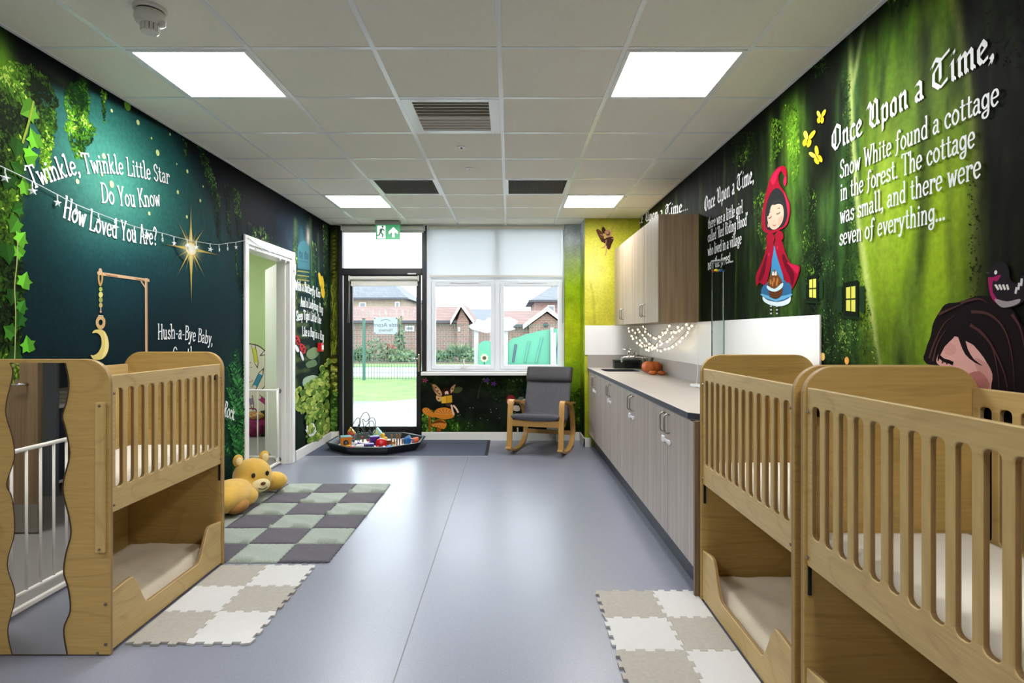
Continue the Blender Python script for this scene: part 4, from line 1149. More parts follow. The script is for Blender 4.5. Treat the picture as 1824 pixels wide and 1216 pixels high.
# mixer tap
tp = empty('mixer_tap', (1.455, 6.38, .9325), label='chrome two-handled mixer tap with lever tops behind the pumpkin', cat='tap')
MB().lathe([(.034, 0), (.034, .008), (.026, .012), (.026, .14), (.02, .15)], n=18).build('column', M_chrome, tp, smooth=False)
sb = MB().tube(catmull([(0, 0, .135), (-.05, .02, .15), (-.12, .05, .15), (-.2, .08, .145)], 5), .014, 10).build('bridge', M_chrome, tp, smooth=True)
for (dx_, dy_) in ((-.10, .04), (-.16, .065)):
    hb_ = MB().lathe([(.014, .14), (.014, .165), (.018, .17), (.018, .205), (.012, .212)], (dx_, dy_, 0), 14).build('valve', M_chrome, tp, smooth=False)
    MB().tube([(dx_, dy_, .205), (dx_ - .03, dy_ + .02, .222), (dx_ - .07, dy_ + .03, .238)], .006, 8).build('lever', M_chrome, hb_, smooth=True)
MB().tube(catmull([(-.2, .08, .145), (-.225, .09, .14), (-.235, .094, .12), (-.235, .094, .09)], 5), .012, 10).build('spout', M_chrome, tp, smooth=True)
# black-green tin box behind
tb = empty('tin_box', (1.35, 6.87, .9325), label='dark green lidded box standing behind the sink', cat='storage box')
M_tin = mat('dark_green_tin', '#232b22', .35)
box('body', M_tin, -.15, .15, -.05, .07, 0, .075, tb, bevel=.008); box('lid', M_tin, -.155, .155, -.055, .075, .076, .1, tb, bevel=.008)
box('front_recess', MATS['vent_black'], -.04, .13, -.053, -.049, .01, .066, tb, bevel=.002)
# pumpkins
M_pk = mat('pumpkin_orange', '#cc6e1e', .5, col2='#b4541a', scale=9); M_stem = mat('pumpkin_stem', '#4a4a22', .8)
def pumpkin(loc, R, hgt, label, lobes=9):
    o = empty('pumpkin', loc, label=label, cat='pumpkin', group='pumpkins on the worktop'); b = MB(); n, m = lobes * 5, 12; vs = []
    for i in range(m + 1):
        ph = PI * i / m
        for k in range(n):
            th = 2 * PI * k / n; lob = 1 - .10 * (abs(math.cos(th * lobes / 2)) ** 4) if True else 1
            r = R * (math.sin(ph) ** .8) * lob + (R * .02); z = hgt / 2 * (1 - math.cos(PI - ph)) if False else hgt * (1 + math.cos(ph)) / 2
            dip = .12 * hgt * math.exp(-(math.sin(ph) / .35) ** 2) * (1 if ph < PI / 2 else -.6)
            vs.append((r * math.cos(th), r * math.sin(th), max(z - dip, .0)))
    fs = [(i * n + k, (i + 1) * n + k, (i + 1) * n + (k + 1) % n, i * n + (k + 1) % n) for i in range(m) for k in range(n)]
    b.add(vs, fs).build('flesh', M_pk, o, smooth=True)
    MB().tube(catmull([(0, 0, hgt * .85), (.02 * R, 0, hgt * 1.0), (.12 * R, .05 * R, hgt * 1.16)], 4), [.2 * R] * 3 + [.14 * R] * 3 + [.13 * R] * 3, 8).build('stem', M_stem, o)
pumpkin((1.425, 5.98, .9325), .098, .135, 'large orange pumpkin standing on the worktop')
pumpkin((1.395, 5.80, .9325), .042, .042, 'small pumpkin left of two in front of the large one', 7)
pumpkin((1.475, 5.78, .9325), .041, .04, 'small pumpkin right of two, against the grey upstand', 7)
# wall cabinets
XU = 1.211
for k in range(2):
    y0 = 4.863 + k
    o = empty('wall_cabinet', ((XU + XR) / 2, y0 + .5, 1.43), label=['nearer oak wall cabinet showing its brown side panel', 'farther oak wall cabinet by the yellow corner wall'][k], cat='wall cabinet', group='wall cabinets')
    fx = XU - (XU + XR) / 2
    MB().box(fx + .019, .163, -.4985, .4985, 0, .876).build('carcass', M_lam2, o)
    if k == 0: MB().box(fx, .163, -.52, -.4995, -.004, .878).build('side_panel', M_lam2, o)
    for s in (-1, 1):
        d = MB().box(fx, fx + .018, s * .0025, s * .4965, 0, .876).build('door', M_lam3, o, bevel=.0015)
        bar_handle(fx + .001, .06, .165, -.03, s * .042, d)
# net of warm star lights
def star_mesh(r, t, name='star'):
    b = MB(); pts = [((r if k % 2 == 0 else r * .42) * math.cos(PI / 2 + k * PI / 5), (r if k % 2 == 0 else r * .42) * math.sin(PI / 2 + k * PI / 5)) for k in range(10)]
    vs = [(p[0], 0, p[1]) for p in pts] + [(0, -t, 0), (0, t, 0)]
    fs = [(k, (k + 1) % 10, 10) for k in range(10)] + [((k + 1) % 10, k, 11) for k in range(10)]
    return b.add(vs, fs).mesh(name)
M_star = mat('lit_star', '#fff0d8', .4, emit='#ffe2b0', estr=2.6)
sm_ = star_mesh(.015, .005); sm_.materials.append(M_star)
net = empty('star_light_net', (1.4, 5.4, 1.425), label='net of lit warm star lights hanging under the wall cabinet', cat='string lights')
M_wire = mat('brown_wire', '#6b5a48', .6)
def netpt(x, y, dd): return Vector(((x - CX) / F * dd - 1.4, dd - 5.4, CZ + (CY - y) / F * dd - 1.425))
rs = random.Random(5)
sw = [[(1119, 580, 6.1), (1127, 598, 5.95), (1142, 612, 5.8), (1160, 620, 5.65), (1173, 606, 5.5), (1184, 590, 5.35), (1193, 575, 5.2)],
      [(1128, 581, 6.15), (1137, 600, 6.0), (1150, 612, 5.85), (1164, 616, 5.7), (1178, 611, 5.5), (1196, 598, 5.25), (1209, 576, 4.95)],
      [(1137, 580, 6.2), (1146, 596, 6.05), (1155, 606, 5.9), (1170, 619, 5.7), (1188, 619, 5.45), (1207, 605, 5.15), (1222, 590, 4.95), (1231, 573, 4.85)],
      [(1147, 579, 6.2), (1152, 588, 6.05), (1167, 600, 5.8), (1184, 588, 5.4), (1205, 588, 5.1), (1224, 573, 4.9)]]
wall_lim = XR - 1.4 - .03
cnt = 0
for w_ in sw:
    pts = [netpt(*p) for p in w_]
    for p in pts: p.x = min(p.x, wall_lim)
    pc = [Vector(q) for q in catmull([tuple(p) for p in pts], 6)]
    wi = MB().tube(pc, .002, 5).build('wire', M_wire, net)
    for k in range(1, len(pc), 2):
        s = link('star', sm_, None, wi, tuple(pc[k] + Vector((rs.uniform(-.01, .008), rs.uniform(-.02, .02), -.014 + rs.uniform(-.015, .004)))), (rs.uniform(-.6, .6), rs.uniform(-1, 1), rs.uniform(-1.2, 1.2)))
        cnt += 1
# power lead down to the worktop
def wp(x, y, dd): return ((x - CX) / F * dd, dd, CZ + (CY - y) / F * dd)
ld = empty('power_lead', (1.5, 4.45, .9325), label='tangled thin white cable on the worktop below the star lights', cat='cable')
Mwc = mat('white_cable', '#e8e8e6', .4)
off = Vector((-1.5, -4.45, -.9325))
c1 = [Vector((1.525, 4.87, 1.40)), Vector((1.526, 4.84, 1.20)), Vector((1.50, 4.75, 1.05)), Vector((1.47, 4.68, .95)), Vector((1.44, 4.62, .937))]
tang = []
for k in range(46):
    a = k * 1.9; r = .03 + .035 * rs.random(); tang.append(Vector((1.43 + r * math.cos(a) * 1.0 + rs.uniform(-.01, .01), 4.52 + r * 2.0 * math.sin(a) + rs.uniform(-.02, .02), .936 + rs.random() * .012)))
c2 = [Vector((1.46, 4.40, .937)), Vector((1.49, 4.36, 1.0)), Vector((1.50, 4.30, 1.10)), Vector((1.515, 4.24, 1.135))]
MB().tube([Vector(q) + off for q in catmull([tuple(v) for v in c1 + tang + c2], 4)], .0025, 5).build('cable', Mwc, ld, smooth=True)
MB().box(-.005, .025, -.26, -.19, .185, .22).build('plug', M_black, ld, bevel=.006)
so = empty('wall_socket', (XR - .0095, 4.21, 1.135), label='twin wall socket with dark plugs behind the bubble tube', cat='socket')
MB().box(-.008, 0, -.075, .075, -.043, .043).build('plate', M_white, so, bevel=.003)
for y in (-.035, .012): MB().box(-.04, -.008, y, y + .03, -.012, .026).build('plug', M_black, so, bevel=.005)
# bubble tube
bt = empty('bubble_tube', (1.455, 4.16, .9325), label='tall clear bubble tube lamp with toy fish standing on the worktop', cat='bubble tube')
M_acr = glass_mat('clear_acrylic', (.86, .9, .9)); 
MB().lathe([(.06, 0), (.06, .05), (.05, .06)], n=24).build('base', M_black, bt)
b = MB(); R1 = .044; n = 28
b.v = [(R1 * math.cos(2 * PI * k / n), R1 * math.sin(2 * PI * k / n), z) for z in (.06, .912) for k in range(n)]
b.f = [(k, (k + 1) % n, n + (k + 1) % n, n + k) for k in range(n)]
b.build('tube', M_acr, bt, smooth=True)
MB().lathe([(.0455, .905), (.0455, .915)], n=28).build('rim', mat('rim_grey', '#8a8f8c', .3), bt)
MB().lathe([(.004, .06), (.004, .84)], (.034, -.012, 0), 6).build('white_strip', M_whitegloss, bt)  # thin white rod down one side of the tube
for (x, y, z, c) in ((-.016, -.012, .845, '#d8c62c'), (.016, -.012, .843, '#2a56a8'), (-.03, .008, .842, '#c8542a'), (.028, .012, .847, '#3a8a7a'), (0, .02, .845, '#d0b03a')):
    fsh = MB().ball((x, y, z), (.014, .006, .010), 10, 7).build('toy_fish', mat('fish_' + c[1:], c, .4), bt, smooth=True)
    MB().prism([(x + .012, z), (x + .024, z + .008), (x + .024, z - .008)], y - .002, y + .002, 'y').build('tail', MATS['fish_' + c[1:]], fsh)

# ------------------------------------------------------------------ rocking armchair
ch = empty('rocking_chair', (.37, 6.80, 0), math.radians(-17), 'bentwood rocking armchair with dark grey cushion below the window', 'rocking chair')
M_bent = mat('bent_birch', '#b98d4a', .4, var=.12, scale=3, stretch=(30, 2, 2)); M_bent2 = mat('bent_birch_edge', '#c69c5c', .45)
M_cush = mat('charcoal_fabric', '#56555a', .95, var=.12, scale=60, bump=.2, bscale=500); M_head = mat('charcoal_vinyl', '#3a393b', .55, var=.08, scale=12)
for s in (-1, 1):
    xx = s * .29
    A = catmull([(-.335, .055), (-.32, .25), (-.295, .46), (-.275, .56), (-.235, .585), (-.15, .578), (.08, .545), (.36, .515)], 6)
    Bp = catmull([(.02, .535), (.14, .52), (.235, .46), (.31, .34), (.345, .22), (.325, .12), (.23, .05), (.10, .018), (-.03, .012), (-.16, .022), (-.28, .048), (-.385, .085)], 6)
    MB().band([(xx, p[0], p[1]) for p in A], .058, .022, (1, 0, 0)).build('arm_frame', M_bent, ch)
    MB().band([(xx, p[0], p[1]) for p in Bp], .056, .022, (1, 0, 0)).build('rocker', M_bent, ch)
    S_ = catmull([(-.30, .375), (-.15, .335), (.03, .28), (.13, .30), (.20, .42), (.30, .64), (.40, .88)], 6)
    MB().band([(s * .235, p[0], p[1]) for p in S_], .028, .026, (1, 0, 0)).build('seat_rail', M_bent, ch)
box('front_rail', M_bent, -.262, .262, -.325, -.303, .315, .385, ch, bevel=.004)
box('rear_rail', M_bent, -.262, .262, .30, .322, .14, .19, ch, bevel=.004)
for t in (.5, .62, .74): 
    q = S_[int(t * (len(S_) - 1))]; MB().box(-.235, .235, q[0] - .006, q[0] + .006, q[1] - .03, q[1] + .03).build('back_slat', M_bent, ch)
box('top_rail', M_bent, -.25, .25, .385, .407, .84, .90, ch, bevel=.004)
box('sling', mat('beige_sling', '#b8b4a6', .9), -.24, .24, -.29, .02, .345, .352, ch)
def pad(path, width, th, name, mm, sag=0.0, exp=4):
    b = MB(); path = [Vector((0, p[0], p[1])) for p in path]; m = len(path); n = 28
    for i, p in enumerate(path):
        d = (path[min(i + 1, m - 1)] - path[max(i - 1, 0)]).normalized(); nn = Vector((1, 0, 0)).cross(d).normalized()
        ends = min(i, m - 1 - i); sc_ = [.25, .7, .92][ends] if ends < 3 else 1
        for k in range(n):
            a = 2 * PI * k / n; cx = math.copysign(abs(math.cos(a)) ** (2 / exp), math.cos(a)); cy = math.copysign(abs(math.sin(a)) ** (2 / 2.6), math.sin(a))
            w2 = width / 2 * (1 - .03 * (1 - sc_)); q = p + Vector((cx * w2, 0, 0)) + nn * (cy * th / 2 * sc_) 
            q -= nn * (-sag) * (1 - cx * cx) * 1.0
            b.v.append(tuple(q))
    for i in range(m - 1):
        for k in range(n): b.f.append((i * n + k, i * n + (k + 1) % n, (i + 1) * n + (k + 1) % n, (i + 1) * n + k))
    b.f += [tuple(range(n))[::-1], tuple(range((m - 1) * n, m * n))]
    return b.build(name, mm, ch, smooth=True, merge=True)
pad(catmull([(-.36, .425), (-.30, .425), (-.12, .385), (.06, .34), (.16, .37), (.22, .47), (.31, .68), (.40, .90)], 5), .54, .075, 'cushion', M_cush, -.012)
pad(catmull([(.345, .755), (.345, .80), (.365, .85), (.39, .90), (.40, .935)], 4), .56, .115, 'head_cushion', M_head, 0, 6)
tb2 = empty('pipe_boxing', (.62, 7.36, 0), label='white boxed pipe stub by the baseboard behind the rocking chair', cat='pipe boxing')
box('upright', M_white, -.045, .045, -.02, .055, 0, .30, tb2, bevel=.003); box('branch', M_white, -.16, -.045, .0, .055, .10, .22, tb2, bevel=.003)

# ------------------------------------------------------------------ tray of toys
TX, TY = -1.547, 6.95
tr = empty('play_tray', (TX, TY, .0095), label='black octagonal play tray full of toys on the entrance mat', cat='tray')
M_tray = mat('tray_black', '#1d2522', .4); M_trin = mat('tray_inside', '#c9d2d6', .4)
def octa(r, z, cut=.42):
    c = r * cut; return [(x, y * .93, z) for x, y in ((-c, -r), (c, -r), (r, -c), (r, c), (c, r), (-c, r), (-r, c), (-r, -c))]
levels = [(.475, 0), (.535, .085), (.54, .092), (.515, .094), (.505, .088), (.465, .022), (.46, .014)]
b = MB()
for r, z in levels[:6]: b.v += octa(r, z)
for L_ in range(5):
    for k in range(8): b.f.append((L_ * 8 + k, L_ * 8 + (k + 1) % 8, (L_ + 1) * 8 + (k + 1) % 8, (L_ + 1) * 8 + k))
b.f.append(tuple(range(8))[::-1]); b.f.append(tuple(range(40, 48)))
b.build('shell', M_tray, tr, bevel=.006)
MB().prism([(p[0], p[1]) for p in octa(.46, 0)], .0222, .024, 'z').build('floor_sheet', M_trin, tr)
ZT = .034
def tpos(x, yb): d = (CZ - ZT) * F / (yb - CY); return ((x - CX) / F * d, d, ZT)
def toy(name, x, yb, label, rz=0, cat='toy', scale=1):
    p = tpos(x, yb); o = empty(name, p, rz, label, cat, 'toys in the play tray'); return o
C = lambda h: mat('toy_' + h[1:], h, .35)
t = toy('activity_cube', 616, 796, 'orange activity cube with round holes at the left of the tray', .3)
b = MB()
for s in (-1, 1):
    me = sheet('face', rrect(-.06, .06, 0, .12, .012, 3), [[(.034 * math.cos(a), .058 + .034 * math.sin(a)) for a in np.linspace(0, 2 * PI, 19)[:-1]]], .012, .002)
    l1 = link('face', to_xz(me, s * .054), [C('#c8741c'), C('#c8741c')], t)
    me2 = sheet('face', rrect(-.048, .048, 0, .12, .01, 3), [[(.03 * math.cos(a), .058 + .03 * math.sin(a)) for a in np.linspace(0, 2 * PI, 19)[:-1]]], .012, .002)
    link('face', to_yz(me2, s * .054), [C('#c8741c'), C('#c8741c')], t)
box('lid', C('#7fb2b8'), -.058, .058, -.058, .058, .12, .128, t, bevel=.004)
MB().ball((0, 0, .05), .028, 12, 8).build('bead', C('#8c8a86'), t, smooth=True)
t = toy('bead_maze', 645, 789, 'wire bead maze toy at the back of the tray')
box('base', C('#e6e2d8'), -.13, .13, -.08, .08, 0, .02, t, bevel=.006)
M_bw = mat('maze_wire', '#3d4640', .4)
wires = [[(-.12, 0, .02), (-.13, 0, .13), (-.10, 0, .24), (-.05, .01, .30), (-.02, .0, .24), (-.06, 0, .16), (-.03, 0, .02)],
         [(-.06, .03, .02), (-.04, .03, .24), (.0, .03, .34), (.05, .03, .36), (.08, .03, .30), (.04, .03, .25), (.0, .03, .28), (.02, .03, .16), (.05, .03, .02)],
         [(.02, -.03, .02), (.0, -.03, .14), (.06, -.03, .22), (.12, -.03, .27), (.15, -.03, .22), (.13, -.03, .12), (.12, -.03, .02)],
         [(-.09, -.04, .02), (-.08, -.04, .15), (-.02, -.04, .2), (.03, -.04, .14), (.02, -.04, .02)],
         [(.07, .0, .02), (.09, .0, .16), (.08, 0, .26), (.11, 0, .3), (.15, 0, .28), (.16, 0, .16), (.10, 0, .06), (.11, 0, .02)]]
bc = ['#c03a2a', '#2d6a8a', '#2f7d4a', '#d0a52c', '#20464a']
for k, w_ in enumerate(wires):
    q = catmull(w_, 6); wo_ = MB().tube(q, .0045, 6).build('wire', M_bw, t, smooth=True)
    for j in (1, 3, 5): MB().ball(q[j], .015, 10, 7).build('bead', C(bc[(k + j) % 5]), wo_, smooth=True)
t = toy('toy_fire_engine', 635, 779, 'red and yellow shape block hanging by the bead maze')
t.location = (t.location.x, 7.2, ZT); 
box('block', C('#b8402c'), -.04, .04, -.03, .03, 0, .12, t, bevel=.008); MB().prism([(-.04, .12), (.05, .1), (-.01, .17)], -.02, .02, 'y').build('wedge', C('#d8b238'), t)
t = toy('shape_box', 643, 800.5, 'pale cream toy box with orange knob at the front of the tray', -.1)
box('body', C('#d9d5c6'), -.055, .055, -.04, .04, 0, .055, t, bevel=.006); box('knob', C('#cf7028'), .057, .085, -.03, .03, .01, .05, t, bevel=.006)
MB().ball((.1, 0, .02), .018, 10, 7).build('wheel', C('#d8cf38'), t, smooth=True)
for (x, yb, lb, rz) in ((667, 793, 'upper purple speaker block with round black holes', .5), (657, 800.5, 'lower purple speaker block with round black holes', .2)):
    t = toy('speaker_block', x, yb, lb, rz); box('body', C('#4a2482'), -.055, .055, -.04, .04, 0, .11 if yb < 800 else .07, t, bevel=.01)
    for (u, v) in ((-.02, .04), (.025, .07 if yb < 800 else .035)): MB().lathe([(.02, -.0405), (.02, -.044), (.012, -.044)], (u, 0, v), 16, 'y').build('hole', MATS['vent_black'], t)
t = toy('drum', 679, 797, 'shiny red round drum toy in the middle of the tray')
MB().lathe([(.06, .0), (.066, .02), (.062, .07), (.045, .095), (.01, .105)], n=24).build('dome', mat('toy_red_gloss', '#c5141e', .12), t, smooth=True)
MB().lathe([(.068, .008), (.068, .022)], n=24).build('rim', C('#8c1016'), t)
t = toy('rattle_bar', 664, 800, 'red and white beaded rattle bar at the front of the tray')
MB().tube([(-.05, 0, .022), (.17, .01, .022)], .008, 8).build('bar', C('#e4dcd0'), t)
for k in range(7): MB().ball((-.045 + k * .034, .001 * k, .024), .018, 10, 7).build('bead', C(['#b8202a', '#2a2a2c', '#e4dcd0'][k % 3]), t, smooth=True)
t = toy('toy_bus', 626, 799.5, 'flat red toy car at the front left of the tray')
box('body', C('#c3261e'), -.075, .10, -.02, .02, .006, .03, t, bevel=.008)
for u in (-.045, .065): MB().lathe([(.012, -.024), (.012, .024)], (u, 0, .012), 12, 'y').build('wheel', C('#d8a82c'), t)
box('cabin', C('#d8a82c'), -.06, -.01, -.018, .018, .03, .045, t, bevel=.006)
t = toy('stacking_tent', 672, 782, 'mint teddy house toy at the back of the tray')
MB().prism([(-.055, 0), (.055, 0), (.06, .08), (.0, .15), (-.06, .08)], -.035, .035, 'y').build('house', C('#9accc4'), t, bevel=.012); MB().ball((0, -.04, .09), (.016, .01, .03), 10, 8).build('window', C('#d6c878'), t, smooth=True)
t = toy('rubber_duck', 684, 786, 'small yellow rubber duck at the back of the tray')
MB().ball((0, 0, .03), (.045, .035, .032), 14, 9).build('body', C('#dcae22'), t, smooth=True); MB().ball((-.015, 0, .075), .028, 12, 8).build('head', C('#dcae22'), t, smooth=True); MB().ball((-.045, 0, .072), (.016, .012, .006), 8, 6).build('beak', C('#d0641c'), t, smooth=True)
t = toy('blue_ball', 693, 800.5, 'bright blue half-ball toy at the front of the tray'); MB().lathe([(.05, 0), (.048, .02), (.034, .04), (.006, .05)], n=18).build('cap', C('#2a78c4'), t, smooth=True); MB().lathe([(.052, 0), (.052, .008)], n=18).build('rim', C('#1c5a9c'), t)
t = toy('peg_stacker', 707, 797.5, 'wooden peg board toy with upright pegs right of the red drum', .15)
box('board', C('#c8b694'), -.085, .085, -.04, .04, 0, .035, t, bevel=.005)
for k in range(5):
    u = -.06 + k * .03; h_ = .12 if k in (0, 2, 3) else .06
    MB().lathe([(.009, .035), (.009, h_ + .035), (.004, h_ + .04)], (u, .01 * (k % 2), 0), 10).build('peg', C('#9a6a3a'), t)
    MB().ball((u, -.03, .035), .013, 8, 6).build('bead', C(['#3a5a3c', '#c8b694', '#8a4a2c'][k % 3]), t, smooth=True)
t = toy('wooden_figures', 694, 795, 'small brown wooden cup and yellow block behind the blue half-ball')
MB().lathe([(.02, 0), (.026, .03), (.03, .075), (.024, .075)], (-.005, 0, 0), 14).build('cup', C('#7c4a20'), t); box('block', C('#dca428'), .028, .068, -.02, .02, 0, .06, t, bevel=.005)
MB().prism([(.05, 0), (.085, 0), (.068, .05)], -.03, -.022, 'y').build('wedge', C('#b02a20'), t)
t = toy('toy_jug', 725, 794.5, 'blue plastic toy jug tilted at the right of the tray', -.3)
MB().lathe([(.03, 0), (.042, .03), (.05, .09), (.044, .09), (.03, .02)], n=18).build('jug', C('#2670b8'), t, smooth=False); MB().tube(catmull([(.045, 0, .08), (.08, 0, .075), (.075, 0, .03), (.036, 0, .02)], 5), .007, 8).build('handle', C('#2670b8'), t, smooth=True)
MB().prism([(-.03, .1), (.05, .1), (.03, .135)], -.006, .006, 'y').build('lid', C('#7fb4dc'), t)
t = toy('toy_animal', 721, 799, 'small black and cream toy cow lying at the right of the tray')
MB().ball((0, 0, .025), (.05, .022, .024), 14, 9).build('body', C('#d8cfbc'), t, smooth=True); MB().ball((.055, 0, .035), .018, 10, 7).build('head', C('#26221f'), t, smooth=True)
for u in (-.03, .02): MB().ball((u, -.016, .03), (.014, .008, .014), 8, 6).build('patch', C('#26221f'), t, smooth=True)
t = toy('orange_cup', 739, 790, 'orange beaker lying at the right end of the tray', .4)
MB().lathe([(.03, -.04), (.04, .035), (.035, .035), (.026, -.03)], (0, 0, .036), 18, 'x').build('cup', C('#d0531c'), t); MB().lathe([(.041, .033), (.041, .039)], (0, 0, .036), 18, 'x').build('rim', C('#a83e12'), t)
t = toy('blue_sticks', 676, 790, 'small blue ball with ring behind the red drum'); MB().ball((0, 0, .035), .035, 12, 8).build('ball', C('#3a86b0'), t, smooth=True); MB().tube([(.04 * math.cos(a), .04 * math.sin(a), .03) for a in np.linspace(0, 2 * PI, 17)[:-1]], .006, 6, closed=True).build('ring', C('#b83a2a'), t, smooth=True)
t = toy('purple_block', 641, 794, 'small purple wedge block near the bead maze base'); t.location.y -= .06; MB().prism([(-.05, 0), (.04, 0), (.02, .05), (-.03, .035)], -.03, .03, 'y').build('wedge', C('#5a3a9c'), t, bevel=.004); box('stud', C('#7a5ab8'), -.01, .01, -.01, .01, .04, .055, t, bevel=.003)

# ------------------------------------------------------------------ plush animal (plain generic cat-like toy)
pt = empty('plush_toy', (-2.05, 4.74, .022), label='large yellow plush animal lying on the chequered carpet mat', cat='plush toy')
M_pl = mat('yellow_plush', '#dcb04a', .95, var=.1, scale=14, bump=.25, bscale=260, sheen=.3); M_pl2 = mat('cream_plush', '#ead9a2', .95, var=.06, scale=14, bump=.2, bscale=260)
b = MB()
b.ball((-.02, -.36, .12), (.14, .26, .115), 20, 12); b.ball((0, 0, .175), (.15, .155, .15), 20, 12); b.ball((.02, -.25, .085), (.13, .10, .08), 16, 10, rot=.5); b.ball((.07, .22, .085), (.125, .095, .08), 16, 10, rot=.3); b.ball((-.06, .16, .1), (.1, .14, .09), 14, 9)
bo = b.build('body', M_pl, pt, smooth=True)
rm = bo.modifiers.new('remesh', 'REMESH'); rm.mode = 'VOXEL'; rm.voxel_size = .013; rm.use_smooth_shade = True
sm2 = bo.modifiers.new('smooth', 'SMOOTH'); sm2.factor = .8; sm2.iterations = 8
fa_ = math.radians(48)                       # the face looks to the right and towards us
hd = lambda a, out, z: (math.cos(fa_) * 0 + out * math.sin(fa_) + a * math.cos(fa_), -out * math.cos(fa_) + a * math.sin(fa_), z)
RZ = Matrix.Rotation(fa_, 3, 'Z')
for s in (-1, 1):
    er = MB().ball(hd(s * .105, -.02, .315), (.042, .022, .05), 12, 8, rot=RZ).build('ear', M_pl, pt, smooth=True)
    MB().ball(hd(s * .105, -.002, .312), (.027, .012, .033), 10, 7, rot=RZ).build('ear_lining', M_pl2, er, smooth=True)
    MB().ball(hd(s * .055, .138, .215), (.016, .010, .02), 12, 8, rot=RZ).build('eye', mat('plush_black', '#17120e', .2), pt, smooth=True)
MB().ball(hd(0, .135, .13), (.078, .05, .055), 16, 10, rot=RZ).build('muzzle', M_pl2, pt, smooth=True)
MB().ball(hd(0, .186, .152), (.02, .012, .013), 12, 8, rot=RZ).build('nose', mat('plush_nose', '#5a3020', .6), pt, smooth=True)
MB().tube(catmull([hd(-.035, .178, .118), hd(0, .186, .108), hd(.035, .178, .118)], 4), .003, 5).build('mouth', MATS['plush_black'], pt)
MB().ball((.06, -.40, .06), (.08, .11, .055), 12, 8).build('hind_paw', mat('brown_plush', '#a8763a', .95, var=.15, scale=20), pt, smooth=True)

# ------------------------------------------------------------------ star light string on the left wall
st = empty('star_light_string', (XL, 4.0, 2.1), label='string of white star lights looped across the left mural to the doorway', cat='string lights')
sp_ = [(-30, 285), (0, 298), (50, 322), (98, 347), (131, 364), (171, 380), (200, 391), (235, 403), (257, 409), (285, 415), (306, 421), (330, 427), (352, 431), (371, 434), (387, 435), (402, 433), (418, 431), (438, 427)]
pp = [onL(*p) for p in sp_]
path = catmull([(.014, u - 4.0, z - 2.1) for u, z in pp], 4)
path += catmull([(.022, 5.07 - 4.0, 2.15 - 2.1), (.024, 5.3 - 4, 2.112 - 2.1), (.026, 5.65 - 4, 2.085 - 2.1), (.024, 5.95 - 4, 2.08 - 2.1), (.022, 6.14 - 4, 2.09 - 2.1)], 4)
MB().tube(path, .0022, 5).build('wire', mat('clear_wire', '#c9d2cc', .4), st)
s2 = star_mesh(.022, .006); s2.transform(Matrix.Rotation(PI / 2, 4, 'Z')); s2.materials.append(mat('frosted_star', '#dfe6e4', .3, emit='#dfe6e4', estr=.08))
for (x, y) in ((3, 300), (52, 324), (97, 346), (131, 364), (171, 380), (200, 391), (235, 404), (257, 409), (285, 415), (306, 422), (330, 427), (346, 430), (371, 434), (387, 435), (402, 433), (417, 431)):
    u, z = onL(x, y)
    MB().tube([(.014, u - 4, z - 2.1), (.014, u - 4, z - 2.1 - .022)], .003, 5).build('hanger', MATS['frosted_star'], st)
    link('star', s2, None, st, (.016, u - 4, z - 2.1 - .042), (random.uniform(-.3, .3), 0, random.uniform(-.9, .9)))
for k in range(7):
    u = 5.2 + k * .14; link('star', s2, None, st, (.03, u - 4, 2.09 - .02 - 2.1 + .02 * math.sin(k)), (random.uniform(-.5, .5), 0, random.uniform(-.5, .5)))
# small wall fittings
u, z = onL(567, 618)
fa = empty('fire_call_point', (XL, u, z), label='small red fire alarm call point on the far left mural', cat='fire alarm')
box('housing', mat('alarm_red', '#c8161d', .35), .001, .05, -.045, .045, -.05, .05, fa, bevel=.005); box('window', M_white, .05, .053, -.028, .034, -.03, .022, fa)
u, z = onL(521, 480)
sn = empty('door_sensor', (XL, u, z), label='small white door contact beside the doorway architrave', cat='sensor')
box('body', M_white, .001, .03, -.02, .02, -.055, .055, sn, bevel=.004); box('cap', MATS['cup_grey'], .004, .026, -.022, -.02, -.03, -.01, sn)
